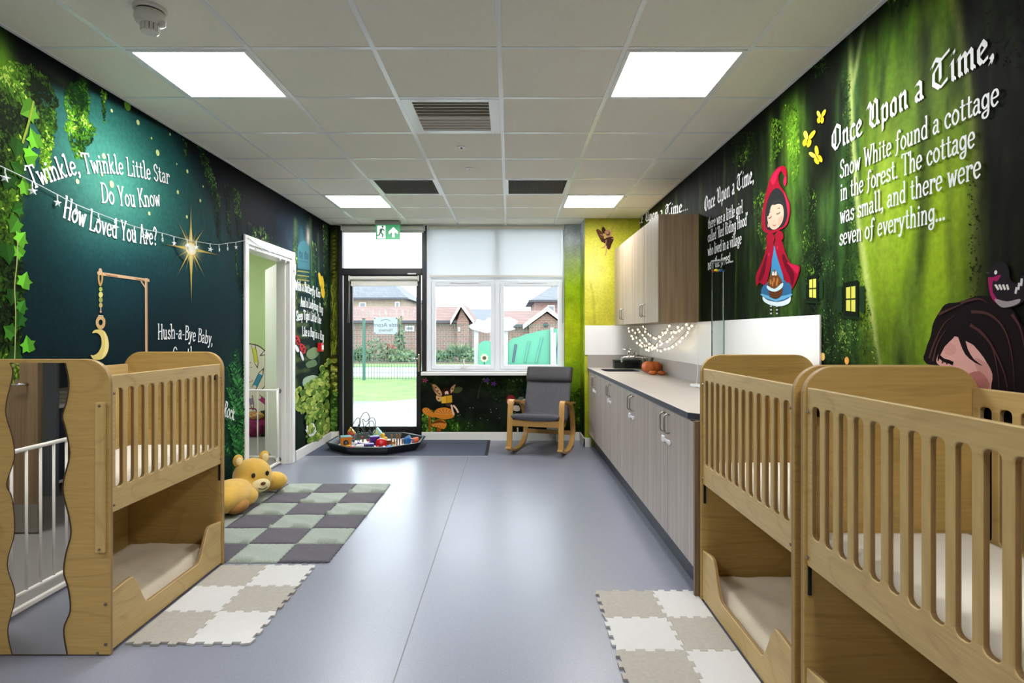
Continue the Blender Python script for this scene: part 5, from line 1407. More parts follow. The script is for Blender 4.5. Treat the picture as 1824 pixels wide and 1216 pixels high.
# ------------------------------------------------------------------ printed figures, foliage and lettering of the murals
class Wall:
    def __init__(s, kind, parent, d=None, org=(0, 0, 0)): s.k = kind; s.p = parent; s.d = d; s.o = org
    def uv(s, x, y): return onL(x, y) if s.k == 'L' else onR(x, y) if s.k == 'R' else onF(x, y, s.d)
    def w3(s, u, z, off):
        if s.k == 'L': q = (XL + off, u, z)
        elif s.k == 'R': q = (XR - off, u, z)
        else: q = (u, s.d - off, z)
        return (q[0] - s.o[0], q[1] - s.o[1], q[2] - s.o[2])
    def flip(s): return s.k == 'R'
WL_ = Wall('L', wall_left); WR_ = Wall('R', wall_right); WLOW = Wall('F', wall_far, YF - .03, (0, YF, 0)); WBUMP = Wall('F', wall_far, YBUMP, (0, YF, 0)); WPL = Wall('F', wall_far, YF - .03, (0, YF, 0))
class Print:
    def __init__(s, wall, name, base=0.0012): s.w = wall; s.n = name; s.b = MB(); s.l = base
    def uvpoly(s, pts, cols):
        s.l += .00003
        vs = [s.w.w3(u, z, s.l) for u, z in pts]; n = len(s.b.v)
        s.b.v += vs; s.b.f.append(tuple(range(n, n + len(vs))))
        if isinstance(cols, list): s.b.c += [rgb(c) for c in cols]
        else: s.b.c += [rgb(cols)] * len(vs)
    def poly(s, pts, col, smooth=0, org=None):
        if org: pts = [(org[0] + p[0] / org[2], org[1] + p[1] / org[2]) for p in pts]
        if smooth: pts = catmull(pts, smooth, True)
        s.uvpoly([s.w.uv(*p) for p in pts], col); return s
    def line(s, pts, w, col, smooth=0, org=None, taper=False):
        """stroke of width w metres through photo spots"""
        if org: pts = [(org[0] + p[0] / org[2], org[1] + p[1] / org[2]) for p in pts]
        if smooth: pts = catmull(pts, smooth)
        q = [np.array(s.w.uv(*p)) for p in pts]; s.uvline(q, w, col, taper); return s
    def uvline(s, q, w, col, taper=False):
        m = len(q); q = [np.array(p, float) for p in q]; L_, R_ = [], []
        for i in range(m):
            d = q[min(i + 1, m - 1)] - q[max(i - 1, 0)]; d = d / (np.hypot(*d) + 1e-9); n = np.array((-d[1], d[0])) * w / 2 * ((1 - i / (m - 1)) if taper else 1)
            L_.append(tuple(q[i] + n)); R_.append(tuple(q[i] - n))
        for i in range(m - 1): s.uvpoly([L_[i], L_[i + 1], R_[i + 1], R_[i]], col)
    def ell(s, c, ru, rz, col, n=14, rot=0):
        u0, z0 = s.w.uv(*c); s.uvell(u0, z0, ru, rz, col, n, rot); return s
    def uvell(s, u0, z0, ru, rz, col, n=14, rot=0):
        s.uvpoly([(u0 + ru * math.cos(t) * math.cos(rot) - rz * math.sin(t) * math.sin(rot), z0 + ru * math.cos(t) * math.sin(rot) + rz * math.sin(t) * math.cos(rot)) for t in [2 * PI * k / n for k in range(n)]], col)
    def build(s, m=None, kind=None):
        o = s.b.build(s.n, m or M_decal, s.w.p)
        if kind: o['kind'] = kind
        return o
def inpoly(px, py, poly):
    r = False; j = len(poly) - 1
    for i in range(len(poly)):
        a, b_ = poly[i], poly[j]
        if (a[1] > py) != (b_[1] > py) and px < (b_[0] - a[0]) * (py - a[1]) / (b_[1] - a[1] + 1e-12) + a[0]: r = not r
        j = i
    return r
RL = random.Random(21)
def mixc(a, b_, t): return tuple(a[i] + (b_[i] - a[i]) * t for i in range(3))
def foliage(wall, name, regions, n, size, dark, light, hi=None, seed=0, grain=3.0, lean=0.0):
    """scatter of tiny printed leaves inside outlines given in photo spots, shaded in clumps"""
    rr = random.Random(seed); P = Print(wall, name)
    for reg in regions:
        poly = [wall.uv(*p) for p in reg]; us = [p[0] for p in poly]; zs = [p[1] for p in poly]
        a = 0.5 * abs(sum(poly[i - 1][0] * poly[i][1] - poly[i][0] * poly[i - 1][1] for i in range(len(poly))))
        cnt = int(n * a); tries = 0
        while cnt > 0 and tries < 40000:
            tries += 1
            u, z = rr.uniform(min(us), max(us)), rr.uniform(min(zs), max(zs))
            if not inpoly(u, z, poly): continue
            cnt -= 1
            cl = float(fbm(np.array([u * grain + seed]), np.array([z * grain]))[0]); t = min(1, max(0, (cl - .3) * 2.2 + rr.uniform(-.35, .35)))
            c = mixc(dark, light, t)
            if hi and t > .75 and rr.random() < .4: c = hi
            sz = size * rr.uniform(.6, 1.4); ang = rr.uniform(0, 2 * PI) if not lean else -PI / 2 + rr.gauss(0, lean)
            d = np.array((math.cos(ang), math.sin(ang))) * sz; nn = np.array((-d[1], d[0])) * .42; p = np.array((u, z))
            P.uvpoly([tuple(p - d), tuple(p + nn), tuple(p + d), tuple(p - nn)], c); P.l = .0012 + rr.random() * .0012
    return P.build(kind='stuff')
IVY = [(0, -.5), (.18, -.36), (.5, -.42), (.42, -.05), (.62, .12), (.3, .22), (0, .62), (-.3, .22), (-.62, .12), (-.42, -.05), (-.5, -.42), (-.18, -.36)]
def ivy(P, x, y, s, rot, col, vein=None):
    u, z = P.w.uv(x, y); c, sn = math.cos(rot), math.sin(rot)
    P.uvpoly([(u + s * (a * c - b_ * sn), z + s * (a * sn + b_ * c)) for a, b_ in IVY], col)
    P.uvpoly([(u + s * (a * c - b_ * sn), z + s * (a * sn + b_ * c)) for a, b_ in ((0, -.5), (.5, -.42), (.42, -.05), (.62, .12), (.3, .22), (0, .6))], mixc(col, (20, 40, 5), .3))

# --- left wall foliage
foliage(WL_, 'printed_moss', [[(-170, 150), (-20, 120), (20, 110), (55, 118), (88, 140), (102, 180), (98, 240), (80, 330), (70, 290), (74, 240), (55, 215), (40, 260), (36, 420), (42, 520), (36, 640), (-60, 700), (-170, 700)]], 9000, .015, (14, 24, 8), (82, 128, 28), (150, 180, 66), 3, 6)
foliage(WL_, 'printed_moss', [[(112, 172), (124, 150), (150, 140), (160, 175), (156, 215), (172, 228), (166, 250), (150, 265), (150, 285), (134, 282), (124, 250), (113, 226), (120, 210)], [(72, 190), (98, 190), (94, 250), (86, 325), (78, 315)], [(180, 162), (189, 166), (188, 200), (185, 222), (182, 200)]], 14000, .011, (18, 44, 14), (110, 176, 34), (176, 214, 90), 5, 9)
foliage(WL_, 'printed_moss', [[(350, 255), (372, 285), (392, 350), (394, 430), (389, 432), (380, 370), (362, 300)], [(398, 325), (410, 330), (412, 424), (405, 410)], [(412, 330), (428, 345), (431, 426), (424, 420)], [(325, 248), (333, 252), (331, 285), (328, 280)], [(418, 420), (424, 460), (432, 520), (426, 525), (419, 470)], [(432, 455), (437, 460), (437, 560), (431, 530)]], 7000, .011, (14, 30, 22), (52, 96, 40), (96, 140, 60), 8, 8)
foliage(WL_, 'printed_moss', [[(522, 420), (530, 424), (530, 520), (524, 640), (523, 560)], [(440, 395), (470, 405), (500, 440), (500, 448), (440, 425)], [(556, 430), (563, 436), (562, 520), (556, 510)], [(575, 400), (583, 402), (583, 560), (576, 540)]], 1500, .022, (24, 40, 34), (86, 120, 56), (150, 176, 90), 12, 7)
P = Print(WL_, 'printed_ivy', .004)
for (x, y, s, r, c) in ((60, 248, .085, .5, (96, 168, 44)), (50, 196, .10, 2.2, (84, 140, 36)), (53, 278, .08, -1.2, (100, 176, 40)), (28, 262, .08, 3.0, (34, 74, 22)), (43, 333, .075, .3, (96, 160, 44)), (12, 320, .09, 2.8, (30, 64, 20)), (30, 300, .07, 1.2, (40, 86, 26)),
                        (24, 400, .08, 2.6, (70, 130, 36)), (36, 425, .07, -.6, (110, 190, 52)), (12, 450, .09, 3.3, (36, 80, 24)), (32, 448, .06, .9, (92, 170, 40)), (30, 372, .06, 2.0, (44, 98, 30)),
                        (42, 500, .075, -.3, (104, 184, 52)), (37, 546, .06, -.5, (62, 130, 42)), (33, 570, .07, 2.6, (38, 88, 30)), (48, 614, .075, .2, (96, 180, 50)), (20, 528, .07, 3.0, (34, 74, 24)), (24, 630, .08, 2.0, (34, 70, 24)), (16, 590, .07, 1.0, (60, 120, 36))):
    ivy(P, x, y, s, r, c)
P.line([(30, 425), (28, 470), (24, 510), (26, 560), (24, 640)], .006, (150, 160, 96), 3)
P.line([(58, 180), (50, 215), (38, 255)], .012, (120, 140, 50), 3); P.build()
# ferns by the doorway
P = Print(WL_, 'printed_fern', .002); rf = random.Random(4)
for (x0, y0, x1, y1, L_) in ((424, 760, 420, 620, .17), (430, 700, 408, 648, .12), (426, 740, 404, 690, .12), (432, 780, 436, 640, .13), (428, 800, 402, 745, .14), (432, 830, 410, 770, .14), (424, 810, 436, 720, .12)):
    a, c = np.array(WL_.uv(x0, y0)), np.array(WL_.uv(x1, y1)); d = c - a
    P.uvline([a, c], .008, (40, 92, 44))
    for k in range(22):
        t = k / 22; p = a + d * t; ln_ = L_ * (1 - .75 * t) * rf.uniform(.8, 1.1)
        for s in (-1, 1):
            v = np.array((s * ln_, ln_ * .45 + rf.uniform(-.02, .02))); P.uvpoly([tuple(p), tuple(p + v * .5 + np.array((0, .008))), tuple(p + v), tuple(p + v * .5 - np.array((0, .008)))], mixc((24, 66, 34), (70, 150, 74), rf.random()))
P.build(kind='stuff')
foliage(WL_, 'printed_moss', [[(404, 650), (436, 640), (437, 850), (400, 850), (398, 760)]], 900, .02, (10, 30, 18), (40, 104, 48), (80, 150, 60), 15, 8)
# stars in the sky
P = Print(WL_, 'printed_stars', .003)
for (x, y, r) in ((245, 218, .016), (280, 272, .02), (333, 305, .014), (316, 342, .014), (198, 328, .02), (184, 278, .016), (137, 323, .013), (356, 357, .013), (265, 380, .012), (198, 197, .010), (269, 246, .008), (302, 239, .009), (314, 292, .007), (332, 386, .012), (181, 311, .009), (361, 332, .008), (226, 188, .03)):
    P.ell((x, y), r * 1.0, r, (214, 226, 150) if r < .025 else (96, 140, 40), 10)
P.build()
# golden star
P = Print(WL_, 'printed_gold_star', .004); c0 = np.array(WL_.uv(339, 443))
for k in range(6): P.uvell(c0[0], c0[1], .20 - .03 * k, .105 - .015 * k, mixc((34, 66, 66), (250, 236, 170), (k / 5.0) ** 1.6), 24)
tips = [((339, 360), .030), ((340, 545), .032), ((288, 434), .016), ((393, 455), .016), ((313, 388), .014), ((364, 405), .014), ((313, 494), .014), ((366, 498), .012), ((326, 402), .008), ((350, 408), .008), ((328, 488), .008), ((352, 490), .008), ((310, 460), .007), ((362, 470), .007)]
for (t, wd) in tips:
    q = np.array(WL_.uv(*t)); d = q - c0; n = np.array((-d[1], d[0])); n = n / np.hypot(*n) * wd
    bgc = (30, 62, 66); m1 = c0 + d * .45
    P.uvpoly([tuple(c0 + n), tuple(m1 + n * .35), tuple(m1 - n * .35), tuple(c0 - n)], [(246, 226, 150), (196, 170, 80), (196, 170, 80), (246, 226, 150)])
    P.uvpoly([tuple(m1 + n * .35), tuple(q), tuple(m1 - n * .35)], [(196, 170, 80), bgc, (196, 170, 80)])
for k in range(3): P.uvell(c0[0], c0[1], .07 - .02 * k, .042 - .012 * k, mixc((252, 240, 190), (255, 252, 240), k / 2), 20)
P.build()
# hanging wooden moon mobile
P = Print(WL_, 'printed_moon_mobile', .003); O = (140, 460, 6.4); wd, wd2, gd_ = (196, 164, 128), (150, 112, 78), (206, 188, 112)
P.poly([(750, 225), (782, 225), (786, 1120), (754, 1120)], wd, org=O); P.poly([(770, 240), (782, 240), (786, 1120), (774, 1120)], wd2, org=O)
P.poly([(205, 150), (262, 158), (800, 236), (804, 268), (262, 194), (205, 180)], wd, org=O); P.poly([(300, 182), (440, 202), (440, 216), (300, 196)], wd2, org=O); P.poly([(640, 228), (745, 246), (745, 258), (640, 240)], wd2, org=O)
P.poly([(698, 262), (712, 258), (762, 330), (754, 342)], wd, org=O)
P.line([(238, 118), (222, 200), (224, 260), (240, 305), (258, 260), (262, 200), (244, 118)], .014, (176, 142, 84), 4, O)
P.poly([(215, 185), (222, 130), (238, 112), (256, 130), (262, 180)], wd, 3, O)
for (y, ry, c) in ((352, 27, (160, 170, 76)), (414, 33, (204, 196, 112)), (474, 30, (146, 158, 84)), (534, 28, (176, 158, 96)), (578, 12, (150, 150, 166)), (606, 15, (204, 140, 104))):
    P.poly([(244 + ry * .75 * math.cos(t), y + ry * math.sin(t)) for t in np.linspace(0, 2 * PI, 15)[:-1]], c, 0, O)
P.poly([(216, 646), (272, 650), (272, 664), (216, 660)], (206, 198, 184), 0, O)
P.line([(242 + 40 * math.cos(t), 730 + 56 * math.sin(t)) for t in np.linspace(0, 2 * PI, 25)], .022, (190, 158, 110), 0, O)
P.poly([(146, 852), (168, 820), (220, 810), (275, 822), (315, 880), (334, 960), (330, 1040), (300, 1110), (250, 1150), (190, 1155), (150, 1140), (128, 1100), (160, 1105), (210, 1075), (245, 1010), (252, 940), (236, 880), (195, 848)], gd_, 4, O)
P.poly([(275, 832), (312, 885), (330, 960), (326, 1036), (296, 1104), (250, 1146), (280, 1060), (292, 980), (290, 900)], (226, 208, 140), 3, O)
P.build()
# far panel: little door, ladybirds, butterfly, lily pond
P = Print(WL_, 'printed_door', .002); O = (420, 420, 6.08)
P.poly([(668, 120), (700, 60), (740, 50), (775, 80), (795, 130), (800, 370), (668, 350)], (58, 104, 112), 0, O); P.poly([(680, 170), (725, 180), (725, 250), (680, 240)], (44, 86, 96), 0, O); P.poly([(740, 182), (786, 192), (786, 262), (740, 252)], (44, 86, 96), 0, O)
P.poly([(680, 262), (786, 282), (786, 292), (680, 272)], (44, 84, 92), 0, O); P.line([(692, 160), (692, 190)], .02, (26, 50, 56), 0, O); P.line([(755, 165), (755, 200)], .02, (26, 50, 56), 0, O)
for k in range(4): P.poly([(668 - 2 * k, 372 + k * 46), (790, 388 + k * 46), (796, 402 + k * 46), (664, 386 + k * 46)], (128, 130, 74), 0, O)
P.build()
P = Print(WL_, 'printed_ladybird', .003)
P.poly([(642, 1085), (665, 1080), (690, 1120), (694, 1165), (672, 1180), (650, 1150)], (186, 44, 52), 3, O); P.poly([(690, 1170), (722, 1172), (750, 1205), (752, 1260), (730, 1275), (700, 1240)], (186, 44, 52), 3, O)
for q in ((655, 1110), (668, 1140), (680, 1160), (715, 1195), (735, 1225), (725, 1250)): P.ell((O[0] + q[0] / O[2], O[1] + q[1] / O[2]), .03, .012, (40, 22, 24), 8)
P.poly([(640, 1180), (660, 1190), (685, 1240), (668, 1260), (645, 1230)], (226, 224, 230), 3, O); P.poly([(690, 1250), (712, 1265), (735, 1330), (722, 1350), (700, 1300)], (226, 224, 230), 3, O); P.build()
P = Print(WL_, 'printed_stones', .002)
P.poly([(540, 675), (555, 668), (568, 672), (566, 686), (542, 690)], (160, 180, 150), 3); P.poly([(548, 624), (562, 618), (568, 630), (556, 640), (546, 634)], (120, 140, 100), 3); P.poly([(545, 646), (560, 640), (564, 650), (548, 655)], (96, 120, 84), 3); P.build()
P = Print(WL_, 'printed_butterfly', .004); yb_, yb2 = (232, 196, 60), (206, 160, 30)
P.poly([(566, 488), (569, 486), (573, 500), (573, 512), (569, 508)], yb_, 3); P.poly([(572, 492), (575, 494), (577, 508), (575, 514), (572, 508)], yb_, 3); P.poly([(571, 512), (576, 513), (578, 522), (576, 531), (572, 526)], yb_, 3); P.line([(571, 508), (574, 514)], .03, yb2); P.build()
P = Print(WL_, 'printed_lily_pads', .002); rp = random.Random(9)
pond = [WL_.uv(*p) for p in ((523, 700), (545, 680), (560, 678), (572, 655), (584, 640), (584, 765), (560, 790), (545, 796), (548, 760), (536, 730), (523, 726))]
us = [p[0] for p in pond]; zs = [p[1] for p in pond]; k = 0
while k < 300:
    u, z = rp.uniform(min(us), max(us)), rp.uniform(min(zs), max(zs))
    if not inpoly(u, z, pond): continue
    k += 1; t = rp.random(); c = mixc((70, 110, 34), (196, 206, 100), t); a = rp.uniform(.035, .085); st_ = rp.uniform(0, 6.28)
    P.uvpoly([(u, z)] + [(u + a * 1.2 * math.cos(st_ + q), z + a * .5 * math.sin(st_ + q)) for q in np.linspace(.25, 6.0, 12)], c)
    P.uvline([(u - a * .5, z), (u + a * .5, z + .004)], .004, mixc(c, (40, 60, 20), .4))
P.build(kind='stuff')
P = Print(WL_, 'printed_water_lily', .012)
for (dx_, dy_, h_) in ((-5, 2, 18), (-2, 0, 24), (1, 0, 26), (4, 0, 22), (6, 3, 16), (-7, 4, 10), (8, 6, 8)):
    P.poly([(552 + dx_ * .3, 778), (551 + dx_ - 2, 770 - h_ * .4), (551 + dx_ * 1.2, 775 - h_), (553 + dx_ + 2, 770 - h_ * .4)], mixc((210, 214, 206), (244, 246, 244), rp.random()), 2)
P.ell((552, 766), .03, .015, (220, 200, 90), 8); P.build()
P = Print(WPL, 'printed_lily_pads', .002)
for k in range(90):
    u, z = rp.uniform(XL + .01, -2.175), rp.uniform(.12, 1.02) if k < 70 else rp.uniform(.1, .4); c = mixc((60, 96, 30), (196, 190, 84) if z > .6 else (120, 170, 70), rp.random()); a = rp.uniform(.012, .026)
    P.uvell(u, z, a, a * .6, c, 9)
for k in range(60):
    u, z = rp.uniform(XL + .01, -2.18), rp.uniform(1.05, 1.9); P.uvline([(u, z), (u + rp.uniform(-.02, .02), z + .08), (min(u + rp.uniform(-.04, .04), -2.17), z + .15)], .004, mixc((60, 70, 20), (170, 176, 60), rp.random()))
for k in range(12): z = 2.0 + k * .05; P.uvpoly([(XL + .02, z), (XL + .05, z + .018), (-2.18, z + .008), (XL + .05, z - .012)], (96, 100, 30))
P.build(kind='stuff')

# --- right wall foliage and figures
foliage(WR_, 'printed_moss', [[(1395, 190), (1412, 180), (1424, 200), (1426, 290), (1415, 330), (1405, 280)], [(1375, 210), (1395, 215), (1395, 260), (1372, 300)]], 7000, .010, (40, 66, 16), (112, 164, 36), (164, 208, 60), 31, 9)
foliage(WR_, 'printed_moss', [[(1300, 235), (1345, 235), (1350, 275), (1320, 300), (1305, 290)], [(1340, 330), (1372, 350), (1370, 470), (1345, 400)], [(1440, 95), (1475, 90), (1472, 130), (1452, 140)], [(1432, 330), (1455, 340), (1450, 520), (1428, 520)], [(1580, 0), (1625, 0), (1612, 20), (1588, 30)]], 5200, .010, (22, 40, 14), (70, 106, 34), (120, 164, 50), 33, 8)
foliage(WR_, 'printed_moss', [[(1500, 120), (1515, 130), (1520, 330), (1530, 460), (1552, 560), (1565, 645), (1500, 645), (1490, 560), (1510, 420), (1503, 260)]], 9000, .006, (26, 48, 20), (84, 122, 52), (150, 178, 80), 35, 12)
foliage(WR_, 'printed_moss', [[(1430, 440), (1480, 420), (1500, 560), (1500, 645), (1462, 645), (1462, 560), (1440, 560)]], 6000, .007, (20, 36, 20), (58, 96, 46), (110, 150, 70), 36, 12)
foliage(WR_, 'printed_moss', [[(1722, 300), (1745, 330), (1750, 560), (1724, 640), (1728, 480)], [(1735, 20), (1824, 10), (1824, 120), (1780, 140)]], 5000, .005, (14, 15, 9), (34, 40, 20), (56, 66, 34), 37, 12)
# tree-house windows and lanterns
P = Print(WR_, 'printed_tree_window', .004)
def twin(x, y, w_, h_):
    P.poly([(x - w_ * .9, y - h_ * .68), (x + w_ * .9, y - h_ * .78), (x + w_ * .9, y + h_ * .72), (x - w_ * .9, y + h_ * .66)], (18, 28, 16))
    P.poly([(x - w_ * .55, y - h_ * .48), (x + w_ * .55, y - h_ * .54), (x + w_ * .55, y + h_ * .50), (x - w_ * .55, y + h_ * .46)], (222, 220, 96))
    P.line([(x, y - h_ * .55), (x, y + h_ * .5)], .008, (60, 70, 24)); P.line([(x - w_ * .55, y), (x + w_ * .55, y - h_ * .02)], .008, (60, 70, 24))
    for s in (-1.35, 1.35): P.poly([(x + w_ * s - w_ * .3, y - h_ * .5), (x + w_ * s + w_ * .3, y - h_ * .55), (x + w_ * s + w_ * .3, y + h_ * .55), (x + w_ * s - w_ * .3, y + h_ * .5)], (34, 58, 34))
    P.poly([(x - w_ * 1.2, y + h_ * .66), (x + w_ * 1.2, y + h_ * .72), (x + w_ * 1.2, y + h_ * .82), (x - w_ * 1.2, y + h_ * .76)], (26, 42, 24))
twin(1449, 514, 11, 33); twin(1517, 533, 15, 44)
P.ell((1467, 635), .02, .02, (246, 200, 120), 10); P.ell((1510, 642), .018, .018, (236, 170, 80), 10); P.build()
# butterflies
for (cx_, cy_, s, r) in ((1464, 208, 1.0, .1), (1441, 247, 1.25, .25), (1456, 278, 1.2, -.5)):
    P = Print(WR_, 'printed_butterfly', .005); c, sn = math.cos(r), math.sin(r)
    def bt_(pts, col, sm_k=4): P.poly([(cx_ + s * (a * c - b_ * sn), cy_ + s * (a * sn + b_ * c)) for a, b_ in pts], col, sm_k)
    bt_([(0, 0), (2, -9), (6, -14), (8, -11), (5, -2)], (232, 186, 40)); bt_([(0, 1), (5, 1), (6, 7), (3, 12), (0, 8)], (220, 166, 26)); bt_([(0, 0), (-3, -8), (-7, -10), (-8, -6), (-5, 0)], (240, 204, 70)); bt_([(0, 1), (-5, 2), (-6, 8), (-3, 12), (0, 8)], (226, 178, 36))
    bt_([(-.6, -5), (.6, -5), (.6, 7), (-.6, 7)], (90, 60, 16), 0); P.build()
# girl in a red hooded cape (plain storybook figure)
P = Print(WR_, 'printed_girl', .004); O = (1240, 280, 4.054); red, red2, red3 = (146, 10, 38), (92, 4, 25), (182, 26, 64)
for x in (545, 588):
    P.poly([(x - 6, 1050), (x + 7, 1050), (x + 6, 1135), (x - 5, 1135)], (40, 36, 40), 0, O)
    for k in range(3): P.poly([(x - 6, 1070 + k * 26), (x + 7, 1070 + k * 26), (x + 7, 1080 + k * 26), (x - 6, 1080 + k * 26)], (190, 196, 200), 0, O)
P.poly([(487, 1005), (520, 1030), (590, 1045), (650, 1030), (686, 1000), (684, 1045), (640, 1070), (590, 1075), (530, 1062), (490, 1035)], (206, 220, 226), 3, O)
P.poly([(478, 950), (520, 900), (650, 890), (690, 930), (690, 1000), (640, 1035), (580, 1042), (510, 1020), (478, 985)], (44, 96, 136), 3, O); P.poly([(560, 640), (600, 640), (640, 900), (540, 900)], (58, 128, 170), 0, O)
P.poly([(480, 985), (580, 1010), (690, 985), (688, 1002), (582, 1040), (480, 1000)], (96, 160, 196), 2, O)
P.poly([(520, 615), (560, 610), (566, 660), (545, 780), (515, 905), (490, 920), (462, 905), (440, 930), (438, 850), (470, 780), (500, 700)], red, 3, O)
P.poly([(575, 600), (622, 600), (650, 690), (690, 765), (752, 785), (745, 850), (700, 950), (685, 905), (660, 905), (640, 870), (610, 780), (580, 680)], red, 3, O)
P.poly([(640, 700), (680, 780), (715, 850), (700, 930), (680, 860), (650, 800), (625, 720)], red2, 3, O); P.poly([(505, 720), (520, 700), (500, 830), (470, 895), (455, 880), (480, 800)], red2, 3, O); P.poly([(660, 760), (690, 770), (745, 790), (735, 840), (700, 800)], red3, 3, O)
P.poly([(515, 560), (545, 545), (572, 575), (560, 620), (525, 628), (514, 600)], red, 3, O); P.poly([(575, 560), (600, 530), (630, 545), (634, 590), (600, 602), (580, 590)], red, 3, O)
for q in ((530, 702), (592, 652)): P.ell((O[0] + q[0] / O[2], O[1] + q[1] / O[2]), .012, .012, red3, 8)
P.poly([(478, 480), (482, 400), (500, 300), (520, 220), (545, 140), (590, 80), (630, 62), (655, 82), (660, 150), (640, 130), (620, 100), (600, 140), (610, 200), (650, 260), (682, 340), (680, 420), (660, 490), (600, 530), (540, 552), (490, 530)], red, 4, O)
P.poly([(545, 160), (585, 95), (620, 75), (596, 110), (580, 170), (560, 200)], red3, 3, O); P.poly([(640, 250), (676, 340), (676, 420), (650, 490), (655, 400), (645, 310)], red3, 3, O); P.ell((O[0] + 649 / O[2], O[1] + 172 / O[2]), .02, .027, red3, 12)
P.poly([(508, 500), (505, 400), (525, 300), (560, 238), (600, 225), (640, 270), (660, 350), (665, 430), (640, 490), (600, 515), (540, 528)], (34, 36, 36), 4, O)
P.poly([(520, 440), (530, 390), (555, 345), (600, 330), (628, 345), (638, 400), (630, 460), (600, 505), (565, 522), (535, 500)], (216, 172, 148), 4, O)
P.poly([(520, 420), (528, 350), (556, 330), (545, 360), (530, 420)], (34, 36, 36), 2, O); P.poly([(550, 335), (585, 300), (640, 330), (650, 420), (630, 350), (600, 336), (570, 345)], (40, 42, 42), 2, O)
P.poly([(600, 440), (632, 420), (630, 455), (600, 500)], (204, 154, 130), 2, O)
for (q, rr_) in (((528, 490), .013), ((618, 455), .013)): P.ell((O[0] + q[0] / O[2], O[1] + q[1] / O[2]), rr_, rr_, (224, 150, 140), 10)
P.line([(528, 440), (540, 438), (552, 425)], .006, (40, 28, 24), 3, O); P.line([(586, 408), (600, 408), (614, 396)], .006, (40, 28, 24), 3, O); P.line([(535, 400), (545, 392)], .004, (60, 44, 36), 0, O); P.line([(596, 370), (612, 366)], .004, (60, 44, 36), 0, O)
P.line([(560, 488), (572, 494), (584, 486)], .005, (150, 50, 50), 3, O); P.line([(570, 450), (574, 468), (568, 470)], .003, (180, 130, 110), 0, O)
P.poly([(525, 890), (545, 860), (580, 845), (615, 870), (632, 920), (625, 990), (590, 1020), (550, 1012), (528, 960)], (104, 62, 30), 3, O)
for k in range(4): P.line([(530 + k * 2, 950 + k * 18), (580, 966 + k * 16), (626 - k * 3, 945 + k * 18)], .006, (66, 36, 18), 3, O)
for q in ((545, 900), (570, 885), (595, 890), (560, 912), (590, 912)): P.ell((O[0] + q[0] / O[2], O[1] + q[1] / O[2]), .012, .016, (170, 110, 46), 8)
P.poly([(520, 925), (575, 950), (632, 905), (630, 940), (580, 970), (528, 955)], (190, 214, 220), 3, O); P.line([(540, 870), (572, 815), (610, 862)], .007, (120, 80, 44), 4, O); P.poly([(556, 850), (564, 820), (574, 850)], (232, 200, 180), 2, O); P.poly([(574, 850), (586, 818), (590, 850)], (232, 200, 180), 2, O)
P.build()
# dark-haired storybook girl and little bird
P = Print(WR_, 'printed_sleeping_girl', .004); O = (1420, 440, 4.344); hair, hair2 = (26, 18, 20), (72, 46, 44)
P.poly([(1008, 900), (1005, 790), (1040, 690), (1060, 590), (1110, 500), (1160, 440), (1260, 425), (1330, 400), (1420, 375), (1520, 390), (1660, 470), (1740, 580), (1800, 700), (1840, 900), (1860, 1300), (1400, 1300), (1300, 1000)], hair, 4, O)
P.poly([(1092, 900), (1100, 830), (1150, 740), (1220, 690), (1300, 720), (1400, 780), (1480, 900), (1524, 980), (1520, 1100), (1440, 1130), (1300, 1060), (1200, 960)], (206, 156, 148), 4, O)
P.poly([(1380, 860), (1480, 900), (1524, 980), (1520, 1100), (1440, 1110), (1410, 980)], (186, 134, 126), 3, O); P.poly([(1300, 1000), (1420, 960), (1500, 1060), (1440, 1130), (1330, 1060)], (164, 106, 98), 3, O); P.ell((O[0] + 1190 / O[2], O[1] + 790 / O[2]), .03, .022, (196, 144, 136), 14)
P.poly([(1095, 880), (1110, 800), (1180, 700), (1240, 640), (1220, 700), (1150, 770)], hair, 2, O); P.poly([(1240, 640), (1300, 690), (1330, 790), (1380, 870), (1450, 920), (1380, 890), (1310, 830), (1270, 740)], hair, 2, O); P.poly([(1300, 640), (1440, 720), (1520, 860), (1560, 1000), (1550, 1200), (1510, 1100), (1520, 980), (1450, 850), (1360, 740)], hair, 3, O)
P.line([(1105, 840), (1140, 872), (1180, 885), (1218, 900)], .013, (20, 12, 14), 4, O)
for q in ((1110, 850, 1098, 880), (1140, 872, 1132, 900), (1170, 884, 1168, 906), (1200, 892, 1204, 910)): P.line([(q[0], q[1]), (q[2], q[3])], .006, (20, 12, 14), 0, O)
for pts in ([(1030, 860), (1080, 720), (1150, 590), (1240, 520)], [(1060, 880), (1100, 740), (1180, 610)], [(1350, 600), (1460, 680), (1530, 800), (1570, 1000), (1580, 1200)], [(1360, 500), (1500, 520), (1620, 640), (1680, 860), (1700, 1150)], [(1420, 640), (1520, 760), (1620, 980), (1660, 1200)], [(1280, 430), (1420, 400), (1500, 440)], [(1680, 520), (1750, 640), (1790, 860)], [(1110, 520), (1220, 470), (1320, 430)]): P.line(pts, .011, hair2, 5, O, True)
P.build()
P = Print(WR_, 'printed_bird', .0062)
P.poly([(1492, 230), (1500, 190), (1530, 140), (1580, 112), (1630, 130), (1655, 180), (1665, 250), (1720, 280), (1755, 215), (1800, 260), (1790, 380), (1720, 450), (1620, 470), (1540, 420), (1500, 340)], (34, 30, 34), 4, O)
P.poly([(1492, 240), (1520, 235), (1590, 215), (1560, 265), (1530, 260), (1530, 350), (1590, 440), (1560, 440), (1510, 370)], (150, 30, 86), 3, O); P.poly([(1545, 400), (1640, 420), (1740, 400), (1720, 440), (1620, 468), (1570, 445)], (150, 140, 142), 3, O)
